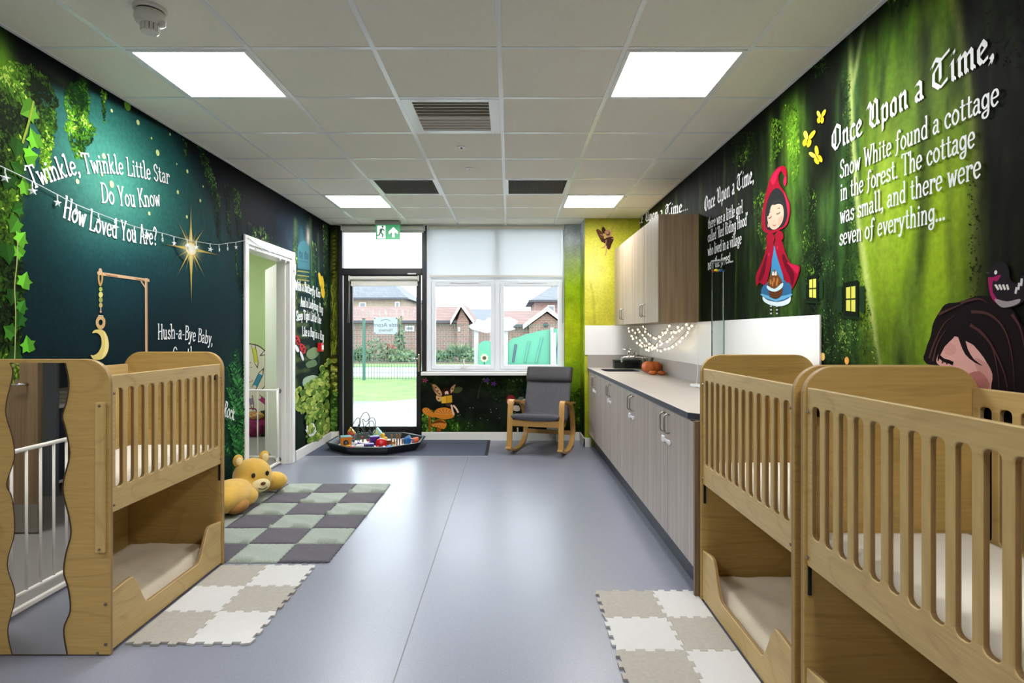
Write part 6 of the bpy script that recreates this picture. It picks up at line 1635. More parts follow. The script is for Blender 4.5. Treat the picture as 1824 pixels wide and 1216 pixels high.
for k in range(4): P.poly([(1540 + 30 * k, 292), (1556 + 30 * k, 286), (1580 + 26 * k, 325), (1566 + 26 * k, 335)], (214, 210, 208), 0, O)
for k in range(3): P.line([(1705 + 22 * k, 360 - 30 * k), (1715 + 20 * k, 310 - 34 * k)], .008, (200, 200, 200), 0, O)
P.poly([(1472, 196), (1500, 190), (1500, 208)], (70, 64, 64), 0, O); P.ell((O[0] + 1552 / O[2], O[1] + 195 / O[2]), .006, .007, (220, 220, 220), 8); P.build()

# --- corner wall fairy, low panel fairy, toadstools and flowers
P = Print(WBUMP, 'printed_fairy', .003); O = (1020, 380, 5.527); br, br2, br3 = (92, 58, 42), (62, 40, 30), (176, 128, 100)
P.poly([(285, 150), (300, 132), (325, 160), (322, 200), (290, 190)], br2, 3, O); P.poly([(230, 165), (262, 160), (300, 205), (310, 260), (290, 285), (262, 240)], br, 3, O); P.poly([(275, 250), (320, 250), (335, 300), (300, 285)], br2, 3, O); P.poly([(315, 180), (350, 160), (375, 190), (372, 240), (330, 225)], br3, 3, O); P.poly([(325, 190), (360, 180), (362, 215), (335, 215)], br2, 3, O)
P.poly([(320, 250), (350, 235), (395, 230), (402, 262), (385, 300), (370, 345), (350, 355), (330, 320)], br2, 3, O); P.ell((O[0] + 342 / O[2], O[1] + 190 / O[2]), .018, .02, br3, 10)
for q in ([(272, 208), (310, 220), (330, 240)], [(330, 260), (325, 300), (312, 340)], [(335, 320), (330, 380), (320, 415)], [(325, 310), (300, 335), (285, 340)], [(375, 200), (390, 150), (398, 138)], [(385, 250), (400, 245), (405, 255)]): P.line(q, .010, br3, 4, O)
P.build()
P = Print(WLOW, 'printed_toadstools', .003); O = (740, 640, 5.7); og, og2, og3 = (206, 124, 40), (150, 80, 24), (232, 164, 80)
P.poly([(132, 545), (156, 545), (160, 728), (140, 728)], og2, 0, O); P.poly([(262, 560), (300, 560), (290, 630), (270, 630)], og2, 0, O); P.poly([(222, 680), (262, 680), (256, 730), (216, 730)], og2, 0, O)
P.poly([(75, 500), (105, 488), (140, 500), (185, 545), (212, 585), (150, 580), (90, 550), (72, 525)], og, 3, O); P.poly([(188, 545), (215, 505), (270, 488), (330, 492), (380, 520), (400, 550), (380, 590), (310, 605), (240, 598), (200, 580)], og, 3, O); P.poly([(165, 660), (190, 625), (240, 608), (290, 620), (318, 660), (290, 705), (230, 690), (180, 680)], og, 3, O)
for k in range(13): a = -2.9 + k * .22; P.line([(300, 560), (300 + 98 * math.cos(a * 1.0), 556 + 52 * math.sin(a))], .006, og2 if k % 2 else og3, 0, O)
for k in range(8): P.line([(100 + 3 * k, 540), (80 + k * 15, 498 + abs(k - 3) * 5)], .005, og2 if k % 2 else og3, 0, O)
for k in range(9): P.line([(240, 650), (170 + k * 17, 690 - abs(k - 4) * 4)], .005, og2 if k % 2 else og3, 0, O)
P.poly([(170, 652), (200, 622), (250, 612), (312, 645), (250, 640)], (110, 62, 24), 3, O); P.build()
P = Print(WLOW, 'printed_fairy', .004); wg, wg2, skin = (202, 160, 112), (140, 96, 60), (226, 188, 160)
P.poly([(165, 255), (195, 250), (240, 290), (270, 340), (262, 370), (225, 365), (185, 320)], wg, 3, O); P.poly([(215, 365), (262, 370), (262, 420), (235, 425), (212, 400)], wg, 3, O); P.poly([(400, 250), (405, 270), (385, 320), (355, 350), (345, 335), (362, 280)], wg, 3, O); P.poly([(175, 265), (200, 300), (245, 345), (262, 365), (230, 350), (190, 310)], wg2, 3, O)
P.line([(165, 255), (190, 322), (226, 366), (262, 371)], .008, (84, 52, 30), 4, O); P.line([(165, 255), (198, 250), (242, 290), (270, 340)], .008, (84, 52, 30), 4, O); P.line([(400, 250), (362, 282), (346, 336)], .008, (84, 52, 30), 4, O); P.line([(405, 268), (386, 320), (356, 350)], .008, (84, 52, 30), 4, O)
for q in ((205, 285), (228, 318), (246, 346), (235, 398), (375, 300)): P.ell((O[0] + q[0] / O[2], O[1] + q[1] / O[2]), .013, .010, (110, 66, 36), 8)
P.line([(165, 255), (150, 238)], .004, wg2, 0, O); P.ell((O[0] + 318 / O[2], O[1] + 335 / O[2]), .026, .034, skin, 12); P.poly([(268, 352), (270, 312), (300, 286), (340, 292), (358, 326), (356, 366), (338, 352), (330, 322), (302, 326), (288, 362)], (44, 27, 20), 3, O)
P.poly([(290, 360), (350, 360), (360, 430), (370, 470), (310, 470)], (70, 50, 40), 2, O); P.poly([(262, 378), (316, 370), (316, 442), (266, 446)], (220, 168, 50), 0, O); P.poly([(316, 370), (370, 362), (374, 434), (316, 442)], (204, 150, 38), 0, O); P.line([(316, 370), (316, 442)], .006, (140, 96, 20), 0, O)
P.line([(365, 460), (375, 510), (388, 565)], .022, skin, 4, O); P.line([(385, 465), (415, 500), (436, 540)], .022, skin, 4, O); P.build()
P = Print(WLOW, 'printed_flowers', .003)
for (x, y) in ((722, 212), (796, 246), (100, 212)):
    for k in range(5):
        a = k * 1.257; P.poly([(x, y), (x + 24 * math.cos(a - .3), y + 20 * math.sin(a - .3)), (x + 30 * math.cos(a), y + 26 * math.sin(a)), (x + 24 * math.cos(a + .3), y + 20 * math.sin(a + .3))], (112, 62, 160) if x > 200 else (176, 74, 120), 2, O)
for k in range(20): x, y = RL.uniform(430, 1100), RL.uniform(480, 720); P.ell((O[0] + x / O[2], O[1] + y / O[2]), .004, .004, (200, 204, 196), 6)
P.line([(690, 200), (650, 300), (632, 400)], .006, (60, 78, 50), 4, O)
P.poly([(385, 330), (400, 295), (440, 275), (480, 290), (460, 325), (420, 340)], (66, 74, 42), 3, O)
P.build()
foliage(WLOW, 'printed_grass', [[(752, 735), (780, 730), (815, 752), (820, 769), (752, 769)]], 5000, .02, (20, 44, 12), (78, 122, 40), (130, 170, 60), 41, 9, .5)
foliage(WLOW, 'printed_grass', [[(752, 673), (780, 673), (770, 685), (752, 690)], [(860, 674), (945, 674), (945, 710), (915, 720), (880, 712)]], 3600, .016, (18, 26, 14), (58, 84, 38), (110, 130, 60), 43, 6)
P = Print(WLOW, 'printed_red_haired_girl', .003); O = (740, 640, 5.7)
P.poly([(930, 440), (925, 400), (950, 365), (990, 365), (1015, 400), (1010, 430)], (128, 34, 36), 3, O); P.poly([(935, 405), (960, 400), (1000, 410), (1000, 450), (960, 470), (935, 450)], skin, 3, O); P.poly([(990, 470), (1050, 470), (1060, 520), (1000, 520)], (204, 186, 170), 2, O); P.poly([(1030, 410), (1060, 380), (1095, 385), (1105, 420), (1040, 425)], (112, 124, 112), 3, O); P.poly([(1060, 425), (1100, 400), (1130, 400), (1130, 440), (1085, 445)], (220, 216, 206), 0, O)
P.poly([(1030, 690), (1046, 690), (1046, 735), (1030, 735)], (220, 200, 180), 0, O); P.build()
foliage(Wall('F', wall_far, YPIER, (0, YF, 0)), 'printed_grass', [[(1009, 700), (1037, 690), (1037, 768), (1009, 768)]], 5000, .016, (20, 36, 8), (70, 100, 20), (110, 140, 30), 47, 8)

# ------------------------------------------------------------------ lettering: two hand-built alphabets
FONT = {
 'a': '.46|s .07,.48 .2,.58 .33,.48 .33,.10 .43,.0|s .33,.33 .14,.33 .04,.16 .14,.0 .33,.12', 'b': '.5|v .1,.02,.95|s .1,.42 .25,.58 .41,.44 .41,.16 .26,0 .1,.1',
 'c': '.45|s .38,.46 .26,.58 .1,.46 .06,.25 .16,.03 .3,0 .4,.1|d .37,.45', 'd': '.52|v .39,0,.95|s .39,.42 .24,.58 .08,.44 .08,.14 .22,0 .39,.12', 'e': '.46|s .08,.3 .38,.34 .34,.54 .2,.58 .07,.42 .07,.16 .2,0 .39,.1',
 'f': '.40|s .42,.84 .33,.95 .21,.85 .18,.6 .18,.1 .1,-.12 0,-.14|l .04,.55 .34,.55', 'g': '.48|s .36,.44 .22,.58 .07,.44 .07,.2 .2,.08 .36,.2|s .38,.58 .38,-.1 .26,-.28 .1,-.24 .08,-.1 .3,-.02',
 'h': '.52|v .1,0,.95|s .1,.4 .26,.58 .39,.44 .39,0|l .31,0 .47,0', 'i': '.26|v .13,0,.58|d .13,.8', 'k': '.5|v .1,0,.95|l .38,.58 .12,.26|s .18,.3 .3,.1 .38,0 .48,.06', 'l': '.28|s .04,.93 .13,.95 .13,.1 .2,0 .3,.06',
 'm': '.70|v .1,0,.58|s .1,.42 .22,.58 .33,.46 .33,0|s .33,.42 .46,.58 .57,.46 .57,0|l .49,0 .65,0', 'n': '.52|v .1,0,.58|s .1,.4 .26,.58 .39,.44 .39,0|l .31,0 .47,0', 'o': '.48|s .24,.58 .07,.42 .07,.16 .24,0 .41,.16 .41,.42 .24,.58 .16,.56',
 'p': '.5|v .1,-.3,.58|s .1,.42 .25,.58 .41,.44 .41,.16 .26,0 .1,.1', 'r': '.40|v .1,0,.58|s .1,.38 .2,.54 .34,.56 .37,.46|d .36,.47', 's': '.42|s .36,.48 .24,.58 .1,.48 .14,.34 .3,.26 .36,.12 .22,0 .06,.08|d .35,.49|d .07,.09',
 't': '.36|s .16,.82 .16,.15 .22,.02 .35,.07|l .02,.58 .32,.58', 'u': '.52|s .0,.58 .1,.56 .1,.15 .2,0 .36,.14|v .39,0,.58', 'v': '.46|l .07,.58 .23,0 .39,.58|l .0,.58 .14,.58|l .32,.58 .46,.58', 'w': '.62|l .06,.58 .18,0 .31,.5 .43,0 .56,.58|l -.01,.58 .13,.58|l .49,.58 .63,.58',
 'y': '.48|l .07,.58 .23,.03|s .41,.58 .23,.02 .13,-.24 .02,-.24|l 0,.58 .14,.58|l .34,.58 .48,.58|d .03,-.22',
 'A': '.62|l .08,0 .31,.98 .54,0|l .16,.34 .46,.38|l 0,0 .16,0|l .46,0 .62,0', 'B': '.56|v .12,0,.96|s .12,.95 .4,.92 .42,.66 .12,.54|s .12,.54 .46,.5 .48,.1 .12,.01', 'D': '.6|v .12,0,.96|s .04,.95 .35,.92 .54,.6 .5,.2 .3,.02 .04,.0', 'G': '.6|s .5,.78 .34,.96 .12,.8 .06,.4 .2,.04 .44,.04 .5,.36|l .36,.38 .58,.38',
 'H': '.62|v .12,0,.97|v .5,0,.95|s .06,.4 .3,.5 .56,.48', 'K': '.6|v .12,0,.96|l .5,.96 .14,.42|s .22,.5 .42,.2 .5,0 .62,.06|l .42,.96 .58,.96', 'L': '.52|v .12,0,.97|s .04,.02 .3,.0 .48,.02 .5,.14', 'O': '.62|s .31,.97 .1,.78 .07,.35 .3,0 .54,.3 .54,.75 .31,.97 .2,.93',
 'R': '.58|v .12,0,.96|s .12,.95 .42,.9 .42,.6 .14,.5|s .26,.52 .4,.2 .48,0 .6,.05', 'S': '.5|s .44,.8 .3,.97 .1,.82 .16,.58 .36,.44 .44,.2 .26,0 .06,.14|d .43,.8|d .07,.14', 'T': '.58|l .29,0 .29,.95|l .03,.97 .55,.93|l .03,.98 .0,.82|l .55,.95 .58,.8|l .2,0 .38,0', 'W': '.86|l .1,.96 .24,0 .43,.8 .6,0 .78,.96|l 0,.96 .2,.96|l .68,.96 .88,.96', 'Y': '.58|l .08,.96 .29,.45 .52,.96|l .29,.45 .29,0|l 0,.96 .16,.96|l .44,.96 .6,.96|l .2,0 .38,0',
 ',': '.22|s .1,.06 .12,-.06 .04,-.16|d .1,.04', '.': '.2|d .1,.04', '?': '.42|s .06,.74 .18,.96 .36,.82 .3,.56 .2,.42 .2,.26|d .2,.04', '-': '.34|l .05,.3 .29,.32', "'": '.16|l .1,.95 .06,.76', ' ': '.26|', 'U': '.6|v .12,.2,.96'}
BLACK = {   # broad-nib strokes
 'O': '.82|.40,.98 .12,.72 .10,.30 .38,.02|.40,.98 .70,.80 .70,.28 .38,.02|.34,.84 .34,.18', 'U': '.84|.02,.80 .16,.98 .26,.84 .22,.24 .44,.02 .66,.18|.50,.98 .66,.84 .66,.16 .76,.04|.40,.84 .40,.3', 'T': '.84|.04,.76 .22,.96 .46,.84 .82,.98|.46,.84 .16,.6 .14,.24 .42,.02 .72,.16|.46,.74 .46,.24',
 'n': '.50|.02,.50 .11,.60 .11,.08 .18,.0|.11,.48 .30,.60 .38,.50 .38,.08 .46,.0', 'c': '.40|.36,.50 .22,.60 .09,.48 .09,.14 .20,.0 .36,.08', 'e': '.42|.10,.26 .36,.44 .22,.60 .09,.48 .09,.14 .20,.0 .38,.08', 'p': '.48|.02,.50 .11,.60 .11,-.28|.11,.48 .28,.60 .38,.48 .38,.12 .24,.0 .11,.08', 'o': '.46|.22,.60 .09,.48 .09,.12 .22,.0|.22,.60 .36,.48 .36,.12 .22,.0',
 'a': '.46|.08,.54 .22,.60 .34,.50 .34,.08 .42,.0|.34,.32 .10,.24 .10,.08 .20,.0 .34,.1', 'i': '.26|.03,.50 .12,.60 .12,.08 .20,.0|.10,.78 .18,.86', 'm': '.74|.02,.50 .11,.60 .11,.08 .18,.0|.11,.48 .28,.60 .36,.50 .36,.08 .42,.0|.36,.48 .53,.60 .61,.50 .61,.08 .69,.0', ',': '.2|.08,.06 .13,.0 .04,-.14', '.': '.2|.06,.04 .12,.1', ' ': '.26|'}
def glyphs(s, font):
    """outline pieces of a string: list of (kind, points) in em units, and total advance"""
    x = 0; out = []
    for ch_ in s:
        g = font.get(ch_) or font['o']; parts = g.split('|'); adv = float(parts[0])
        for st_ in parts[1:]:
            if not st_: continue
            if font is BLACK: out.append(('nib', [(x + float(a.split(',')[0]), float(a.split(',')[1])) for a in st_.split()])); continue
            k, rest = st_[0], st_[2:]
            if k == 'v':
                vx, a, c = [float(t) for t in rest.split(',')]; out.append(('rib', [(x + vx, a), (x + vx, c)])); out.append(('rib', [(x + vx - .08, a), (x + vx + .08, a)])); out.append(('rib', [(x + vx - .09, c - .01), (x + vx + .02, c)])); continue
            pts = [tuple(float(t) for t in a.split(',')) for a in rest.split()]; pts = [(x + p[0], p[1]) for p in pts]
            if k == 's': pts = catmull(pts, 4)
            out.append(('dot' if k == 'd' else 'rib', pts))
        x += adv + .04
    return out, x
def lettering(wall, s, base, cap, font=FONT, weight=.1, name='lettering', mm=None, uv=False):
    """text following a baseline given by photo spots, squeezed to the baseline's length"""
    q = [np.array(p if uv else wall.uv(*p)) for p in base]
    q = [np.array(p) for p in catmull([tuple(p) for p in q], 6)] if len(q) > 2 else q
    cum = [0]
    for a, c in zip(q[:-1], q[1:]): cum.append(cum[-1] + float(np.hypot(*(c - a))))
    gl_, adv = glyphs(s, font); sx = cum[-1] / adv; b = MB(); lay = [.004]
    def put(px, py):
        d = min(max(px * sx, 0), cum[-1] - 1e-6); i = max(0, min(len(q) - 2, int(np.searchsorted(cum, d)) - 1)); t = (d - cum[i]) / max(cum[i + 1] - cum[i], 1e-9)
        tg = (q[i + 1] - q[i]) / (np.hypot(*(q[i + 1] - q[i])) + 1e-9); extra = px * sx - d
        up = np.array((-tg[1], tg[0]));
        if up[1] < 0: up = -up
        return q[i] + (q[i + 1] - q[i]) * t + tg * extra + up * py * cap
    def quad(pts):
        lay[0] += .00001; n = len(b.v); b.v += [wall.w3(p[0], p[1], lay[0]) for p in pts]; b.f.append(tuple(range(n, n + len(pts))))
    for k, pts in gl_:
        if k == 'dot':
            c = pts[0]; quad([put(c[0] + .075 * math.cos(a) * cap / sx * 1.0, c[1] + .075 * math.sin(a)) for a in np.linspace(0, 2 * PI, 9)[:-1]])
        elif k == 'nib':
            w_ = weight; nv = np.array((w_ * .72, w_ * .55))
            for a, c in zip(pts[:-1], pts[1:]):
                a = np.array(a); c = np.array(c); quad([put(*(a - nv / 2)), put(*(a + nv / 2)), put(*(c + nv / 2)), put(*(c - nv / 2))])
                quad([put(*(a + nv / 2 * np.array((1, -1)))), put(*(a + nv / 2)), put(*(c + nv / 2)), put(*(c + nv / 2 * np.array((1, -1))))])
        else:
            P3 = [put(*p) for p in pts]; m = len(P3)
            for i in range(m - 1):
                d = P3[i + 1] - P3[i]; L_ = np.hypot(*d)
                if L_ < 1e-7: continue
                d = d / L_; w_ = weight * cap * (.62 + .38 * abs(d[1])); n = np.array((-d[1], d[0])) * w_ / 2; e = d * w_ * .22
                quad([P3[i] - e + n, P3[i + 1] + e + n, P3[i + 1] + e - n, P3[i] - e - n])
    return b.build(name, mm or M_letter, wall.p)
Lz = lambda pts, o: [(o[0] + x / o[2], o[1] + y / o[2]) for x, y in pts]
A1 = (30, 250, 4.863)
lettering(WL_, 'Twinkle, Twinkle Little Star', [(2.80, 2.02), (3.03, 2.14), (3.25, 2.215), (3.5, 2.268), (3.93, 2.325)], .105, uv=True)
lettering(WL_, 'Do You Know', [(3.275, 2.06), (3.55, 2.095), (3.83, 2.16)], .11, uv=True)
lettering(WL_, 'How Loved You Are?', [(2.99, 1.925), (3.22, 1.89), (3.5, 1.882), (3.79, 1.90)], .115, uv=True)
A2 = (140, 460, 6.4)
lettering(WL_, 'Hush-a-Bye Baby,', Lz([(895, 920), (1020, 918), (1100, 912), (1330, 945), (1520, 985)], A2), .10)
lettering(WL_, 'Gently', Lz([(1070, 1180), (1180, 1165), (1330, 1170)], A2), .10)
lettering(WL_, 'Rock', [(397, 740), (416, 748)], .12)
A3 = (420, 420, 6.08)
lettering(WL_, 'With a Butterfly Kiss', Lz([(640, 585), (740, 600), (830, 640), (910, 668)], A3), .105, weight=.13)
lettering(WL_, 'And a Ladybug Hug', Lz([(698, 760), (820, 785), (938, 838)], A3), .105, weight=.13)
lettering(WL_, 'Sleep Tight Little One', Lz([(652, 920), (760, 905), (918, 952)], A3), .105, weight=.13)
lettering(WL_, 'Like a Bug in a Rug', Lz([(715, 1082), (820, 1090), (948, 1130)], A3), .105, weight=.13)
A4 = (1420, 40, 2.765)
lettering(WR_, 'Once Upon a Time,', Lz([(172, 640), (985, 162)], A4), .118, BLACK, .17)
for (s, a, c) in (('Snow White found a cottage', (215, 768), (1012, 398)), ('in the forest. The cottage', (217, 878), (892, 608)), ('was small, and there were', (215, 990), (922, 757)), ('seven of everything...', (212, 1098), (742, 968))):
    lettering(WR_, s, Lz([a, c], A4), .085)
A5 = (1240, 280, 4.054)
lettering(WR_, 'Once Upon a Time,', Lz([(62, 395), (425, 172)], A5), .118, BLACK, .17)
for (s, a, c) in (('there was a little girl', (88, 518), (345, 398)), ("called 'Red Riding Hood'", (88, 613), (382, 486)), ('who lived in a village', (88, 712), (336, 622)), ('near the forest...', (88, 812), (276, 753))):
    lettering(WR_, s, Lz([a, c], A5), .085)
lettering(WR_, 'Once Upon a Time...', [(1128, 401), (1227, 374)], .118, BLACK, .17)
# ------------------------------------------------------------------ outdoors
def brick_mat(name, c1, c2, mortar, scale):
    m = bpy.data.materials.new(name); m.use_nodes = True
    nt, N, L, b = nodes_of(m)
    tc = N.new('ShaderNodeTexCoord'); sx = N.new('ShaderNodeSeparateXYZ'); cb = N.new('ShaderNodeCombineXYZ')
    ad = N.new('ShaderNodeMath'); ad.operation = 'ADD'
    L.new(tc.outputs['Object'], sx.inputs[0]); L.new(sx.outputs['X'], ad.inputs[0]); L.new(sx.outputs['Y'], ad.inputs[1])
    L.new(ad.outputs[0], cb.inputs['X']); L.new(sx.outputs['Z'], cb.inputs['Y'])
    br = N.new('ShaderNodeTexBrick'); br.inputs['Scale'].default_value = scale
    br.inputs['Color1'].default_value = (*rgb(c1), 1); br.inputs['Color2'].default_value = (*rgb(c2), 1); br.inputs['Mortar'].default_value = (*rgb(mortar), 1)
    br.inputs['Mortar Size'].default_value = .02
    L.new(cb.outputs[0], br.inputs['Vector']); L.new(br.outputs['Color'], b.inputs['Base Color'])
    b.inputs['Roughness'].default_value = .9
    return m
M_brick = brick_mat('red_brick', '#977368', '#866359', '#9a9088', 2.2)
M_buff = brick_mat('buff_brick', '#a89781', '#9d8b75', '#a49c8d', 2.2)
M_rred = brick_mat('red_roof_tile', '#7c645e', '#705952', '#604a43', 1.6)
M_rgrey = brick_mat('grey_roof_tile', '#6a6d72', '#5f6368', '#53565c', 1.6)
M_grass = mat('grass', '#688143', .9, col2='#4f6a32', scale=2.2, bump=.6, bscale=30)
M_conc = mat('pale_concrete', '#8e8f8d', .85, var=.05, scale=3)
M_tar = mat('grey_tarmac', '#696b72', .9, var=.1, scale=40)
M_soil = mat('bark_soil', '#685949', .95, var=.2, scale=6)
gd = empty('ground_outside', (0, 0, 0)); tag(gd, kind='structure')
box('tarmac', M_tar, -14, 14, YF + .03, 12.0, -.12, -.035, gd)
MB().prism([(-9, 8.55), (3, 8.55), (3, 14), (-1.0, 13.2), (-4.5, 10.2), (-9, 9.3)], -.034, -.03).build('concrete_apron', M_conc, gd)
box('lawn', M_grass, -30, 30, 12.0, 19.0, -.14, -.05, gd)
box('path', M_conc, -30, 30, 19.0, 24.5, -.14, -.06, gd)
box('verge', M_grass, -40, 40, 24.5, 27.0, -.14, -.05, gd)
box('planting_bed', M_soil, -40, 40, 27.0, 29.6, -.14, -.02, gd)
box('street', M_tar, -60, 60, 29.6, 90, -.2, -.1, gd)
def hx_(x, d): return (x - CX) / F * d
def hz_(y, d): return CZ + (CY - y) / F * d
def win(par, x0, x1, z0, z1, y):
    f = MB().box(x0, x1, y - .06, y, z0, z1).build('window', M_white, par); MB().box(x0 + .08, x1 - .08, y - .08, y - .06, z0 + .08, z1 - .08).build('pane', mat('far_pane', '#777f83', .2), f)
# garage block with a gable at its right end
def garage(d, x0, xg0, xg1, ye, yr, xa, label, depth=5.0):
    X0, A, B = hx_(x0, d), hx_(xg0, d), hx_(xg1, d); ze, zr, xa_ = hz_(ye, d), hz_(yr, d), hx_(xa, d)
    o = empty('garage', ((X0 + B) / 2, d, -.05), label=label, cat='building'); cx = (X0 + B) / 2
    MB().prism([(A - cx, 0), (B - cx, 0), (B - cx, ze + .05), (xa_ - cx, zr + .0), (A - cx, ze + .05)], -.4, depth, 'y').build('gable_wall', M_brick, o)
    MB().box(X0 - cx, A - cx, 0, depth, 0, ze + .05).build('long_wall', M_brick, o)
    h = zr + .1 - ze
    t = .12
    MB().add([(X0 - cx, -.3, ze), (A - cx + .2, -.3, ze), (xa_ - cx, depth / 2, zr + .1), (X0 - cx, depth / 2, zr + .1), (X0 - cx, -.3, ze + t), (A - cx + .2, -.3, ze + t), (xa_ - cx, depth / 2, zr + .1 + t), (X0 - cx, depth / 2, zr + .1 + t)],
             [(0, 1, 2, 3), (7, 6, 5, 4), (0, 4, 5, 1), (1, 5, 6, 2), (2, 6, 7, 3), (3, 7, 4, 0)]).build('main_roof', M_rred, o)
    for s, (xe) in ((-1, A - cx - .3), (1, B - cx + .3)):
        xm = xa_ - cx; zb = ze - .05
        MB().add([(xe, -.7, zb), (xm, -.7, zr + .15), (xm, depth, zr + .15), (xe, depth, zb), (xe, -.7, zb + .14), (xm, -.7, zr + .29), (xm, depth, zr + .29), (xe, depth, zb + .14)],
                 [(0, 3, 2, 1), (4, 5, 6, 7), (0, 1, 5, 4), (1, 2, 6, 5), (2, 3, 7, 6), (3, 0, 4, 7)]).build('gable_roof', M_rred, o)
        MB().add([(xe, -.74, zb - .06), (xm, -.74, zr + .08), (xm, -.74, zr + .30), (xe, -.74, zb + .15), (xe, -.7, zb - .06), (xm, -.7, zr + .08), (xm, -.7, zr + .30), (xe, -.7, zb + .15)],
                 [(0, 1, 2, 3), (7, 6, 5, 4), (0, 4, 5, 1), (3, 2, 6, 7), (0, 3, 7, 4), (1, 5, 6, 2)]).build('barge_board', M_white, o)
    box('gutter', mat('gutter_dark', '#3e4046', .5), X0 - cx, A - cx, -.42, -.3, ze - .02, ze + .1, o)
    return o, cx
g1, c1x = garage(31, 560, 815, 836, 573, 548, 823, 'low red brick garage with tiled gable roof behind the fence')
win(g1, hx_(722, 31) - c1x, hx_(738, 31) - c1x, hz_(590, 31) + .05, hz_(580, 31) + .05, 0)
win(g1, hx_(817.5, 31) - c1x, hx_(820.5, 31) - c1x, hz_(590, 31) + .05, hz_(583, 31) + .05, -.4)
g2, c2x = garage(29, 880, 942, 1003, 580, 556, 973, 'red brick garage with white barge boards seen in the right casement')
MB().ball((hx_(971, 29) - c2x, -.55, hz_(577, 29)), .12, 8, 6).build('gable_lamp', MATS['gutter_dark'], g2)
def house(name, d, x0, x1, ye, yr, xr0, xr1, wallm, roofm, label, depth=9):
    X0, X1 = hx_(x0, d), hx_(x1, d); cx = (X0 + X1) / 2; ze, zr = hz_(ye, d), hz_(yr, d); a, c = hx_(xr0, d) - cx, hx_(xr1, d) - cx
    o = empty(name, (cx, d, -.1), label=label, cat='house'); e = .5
    MB().box(X0 - cx + e, X1 - cx - e, 0, depth, 0, ze + .1).build('wall', wallm, o)
    P = [(X0 - cx, -e, ze), (X1 - cx, -e, ze), (X1 - cx, depth + e, ze), (X0 - cx, depth + e, ze), (a, depth / 2, zr), (c, depth / 2, zr)]
    MB().add(P, [(3, 2, 1, 0), (0, 1, 5, 4), (1, 2, 5), (2, 3, 4, 5), (3, 0, 4)]).build('roof', roofm, o)
    box('gutter', MATS['gutter_dark'], X0 - cx, X1 - cx, -e - .12, -e, ze - .06, ze + .08, o)
    return o, cx
h1, cx1 = house('house', 46, 500, 729, 530, 466, 560, 652, M_buff, M_rgrey, 'buff house with grey hipped roof seen through the black door')
win(h1, hx_(704, 46) - cx1, hx_(712, 46) - cx1, hz_(548, 46), hz_(535, 46), 0); win(h1, hx_(640, 46) - cx1, hx_(652, 46) - cx1, hz_(552, 46), hz_(536, 46), 0)
house('house', 70, 716, 772, 545, 521, 722, 724, M_brick, M_rgrey, 'distant small grey roof behind the buff house')
house('house', 60, 818, 880, 575, 545, 822, 872, M_brick, M_rgrey, 'distant house with slate roof between the garages')
h3, cx3 = house('house', 42, 941, 1110, 534, 482, 1015, 1060, M_brick, M_rgrey, 'red brick house with dark eaves at the right edge of the window')
win(h3, hx_(975, 42) - cx3, hx_(988, 42) - cx3, hz_(556, 42), hz_(541, 42), 0)
# green mesh fence
FD = 17.6
fe = empty('mesh_fence', (0, FD, -.06), label='green steel mesh fence running behind the lawn', cat='fence')
M_fg = mat('fence_green', '#346154', .5)
zf = hz_(577, FD) + .06
for x in (648, 1001.5):
    X = hx_(x, FD); po = box('post', M_fg, X - .035, X + .035, -.035, .035, 0, zf + .15, fe); box('cap', M_black, X - .04, X + .04, -.04, .04, zf + .15, zf + .17, fe)
b = MB(); x0, x1 = hx_(600, FD), hx_(1030, FD); n = int((x1 - x0) / .085)
for k in range(n + 1): X = x0 + k * .085; b.box(X - .006, X + .006, -.006, .006, .03, zf)
for k in range(10): z = .05 + k * (zf - .07) / 9; b.box(x0, x1, -.006, .006, z - .005, z + .005)
tag(b.build('wire_mesh', M_fg, fe), kind='stuff')
sg = empty('fence_sign', (hx_(686, FD - .1), FD - .02, hz_(580, FD)), label='white nursery sign with mirrored lettering on the mesh fence', cat='sign')
sw_, sh_ = 21 / F * FD, 15 / F * FD
box('plate', mat('sign_plate', '#898f95', .4), -sw_, sw_, -.01, .01, -sh_, sh_, sg, bevel=.004)
M_ink = mat('sign_ink', '#394049', .6)
for (s, z, size) in (('Little Acorns', .02, .165), ('Nursery', -.13, .12)):
    me = text_mesh(s, size); me.transform(Matrix(((-1, 0, 0, 0), (0, 0, -1, 0), (0, 1, 0, 0), (0, 0, 0, 1)))); link('lettering', me, M_ink, sg, (0, -.0115, z))
pa = [(.16 * math.cos(a), -.0115, .08 + .11 * math.sin(a)) for a in np.linspace(.5, PI - .5, 12)]
MB().tube(pa, .006, 4).build('arc_line', M_ink, sg)
for sx in (-1, 1):
    for sz_ in (-1, 1): MB().lathe([(.018, -.011), (.014, -.02), (.004, -.021)], (sx * (sw_ - .03), 0, sz_ * (sh_ - .03)), 10, 'y').build('bolt', M_black, sg)
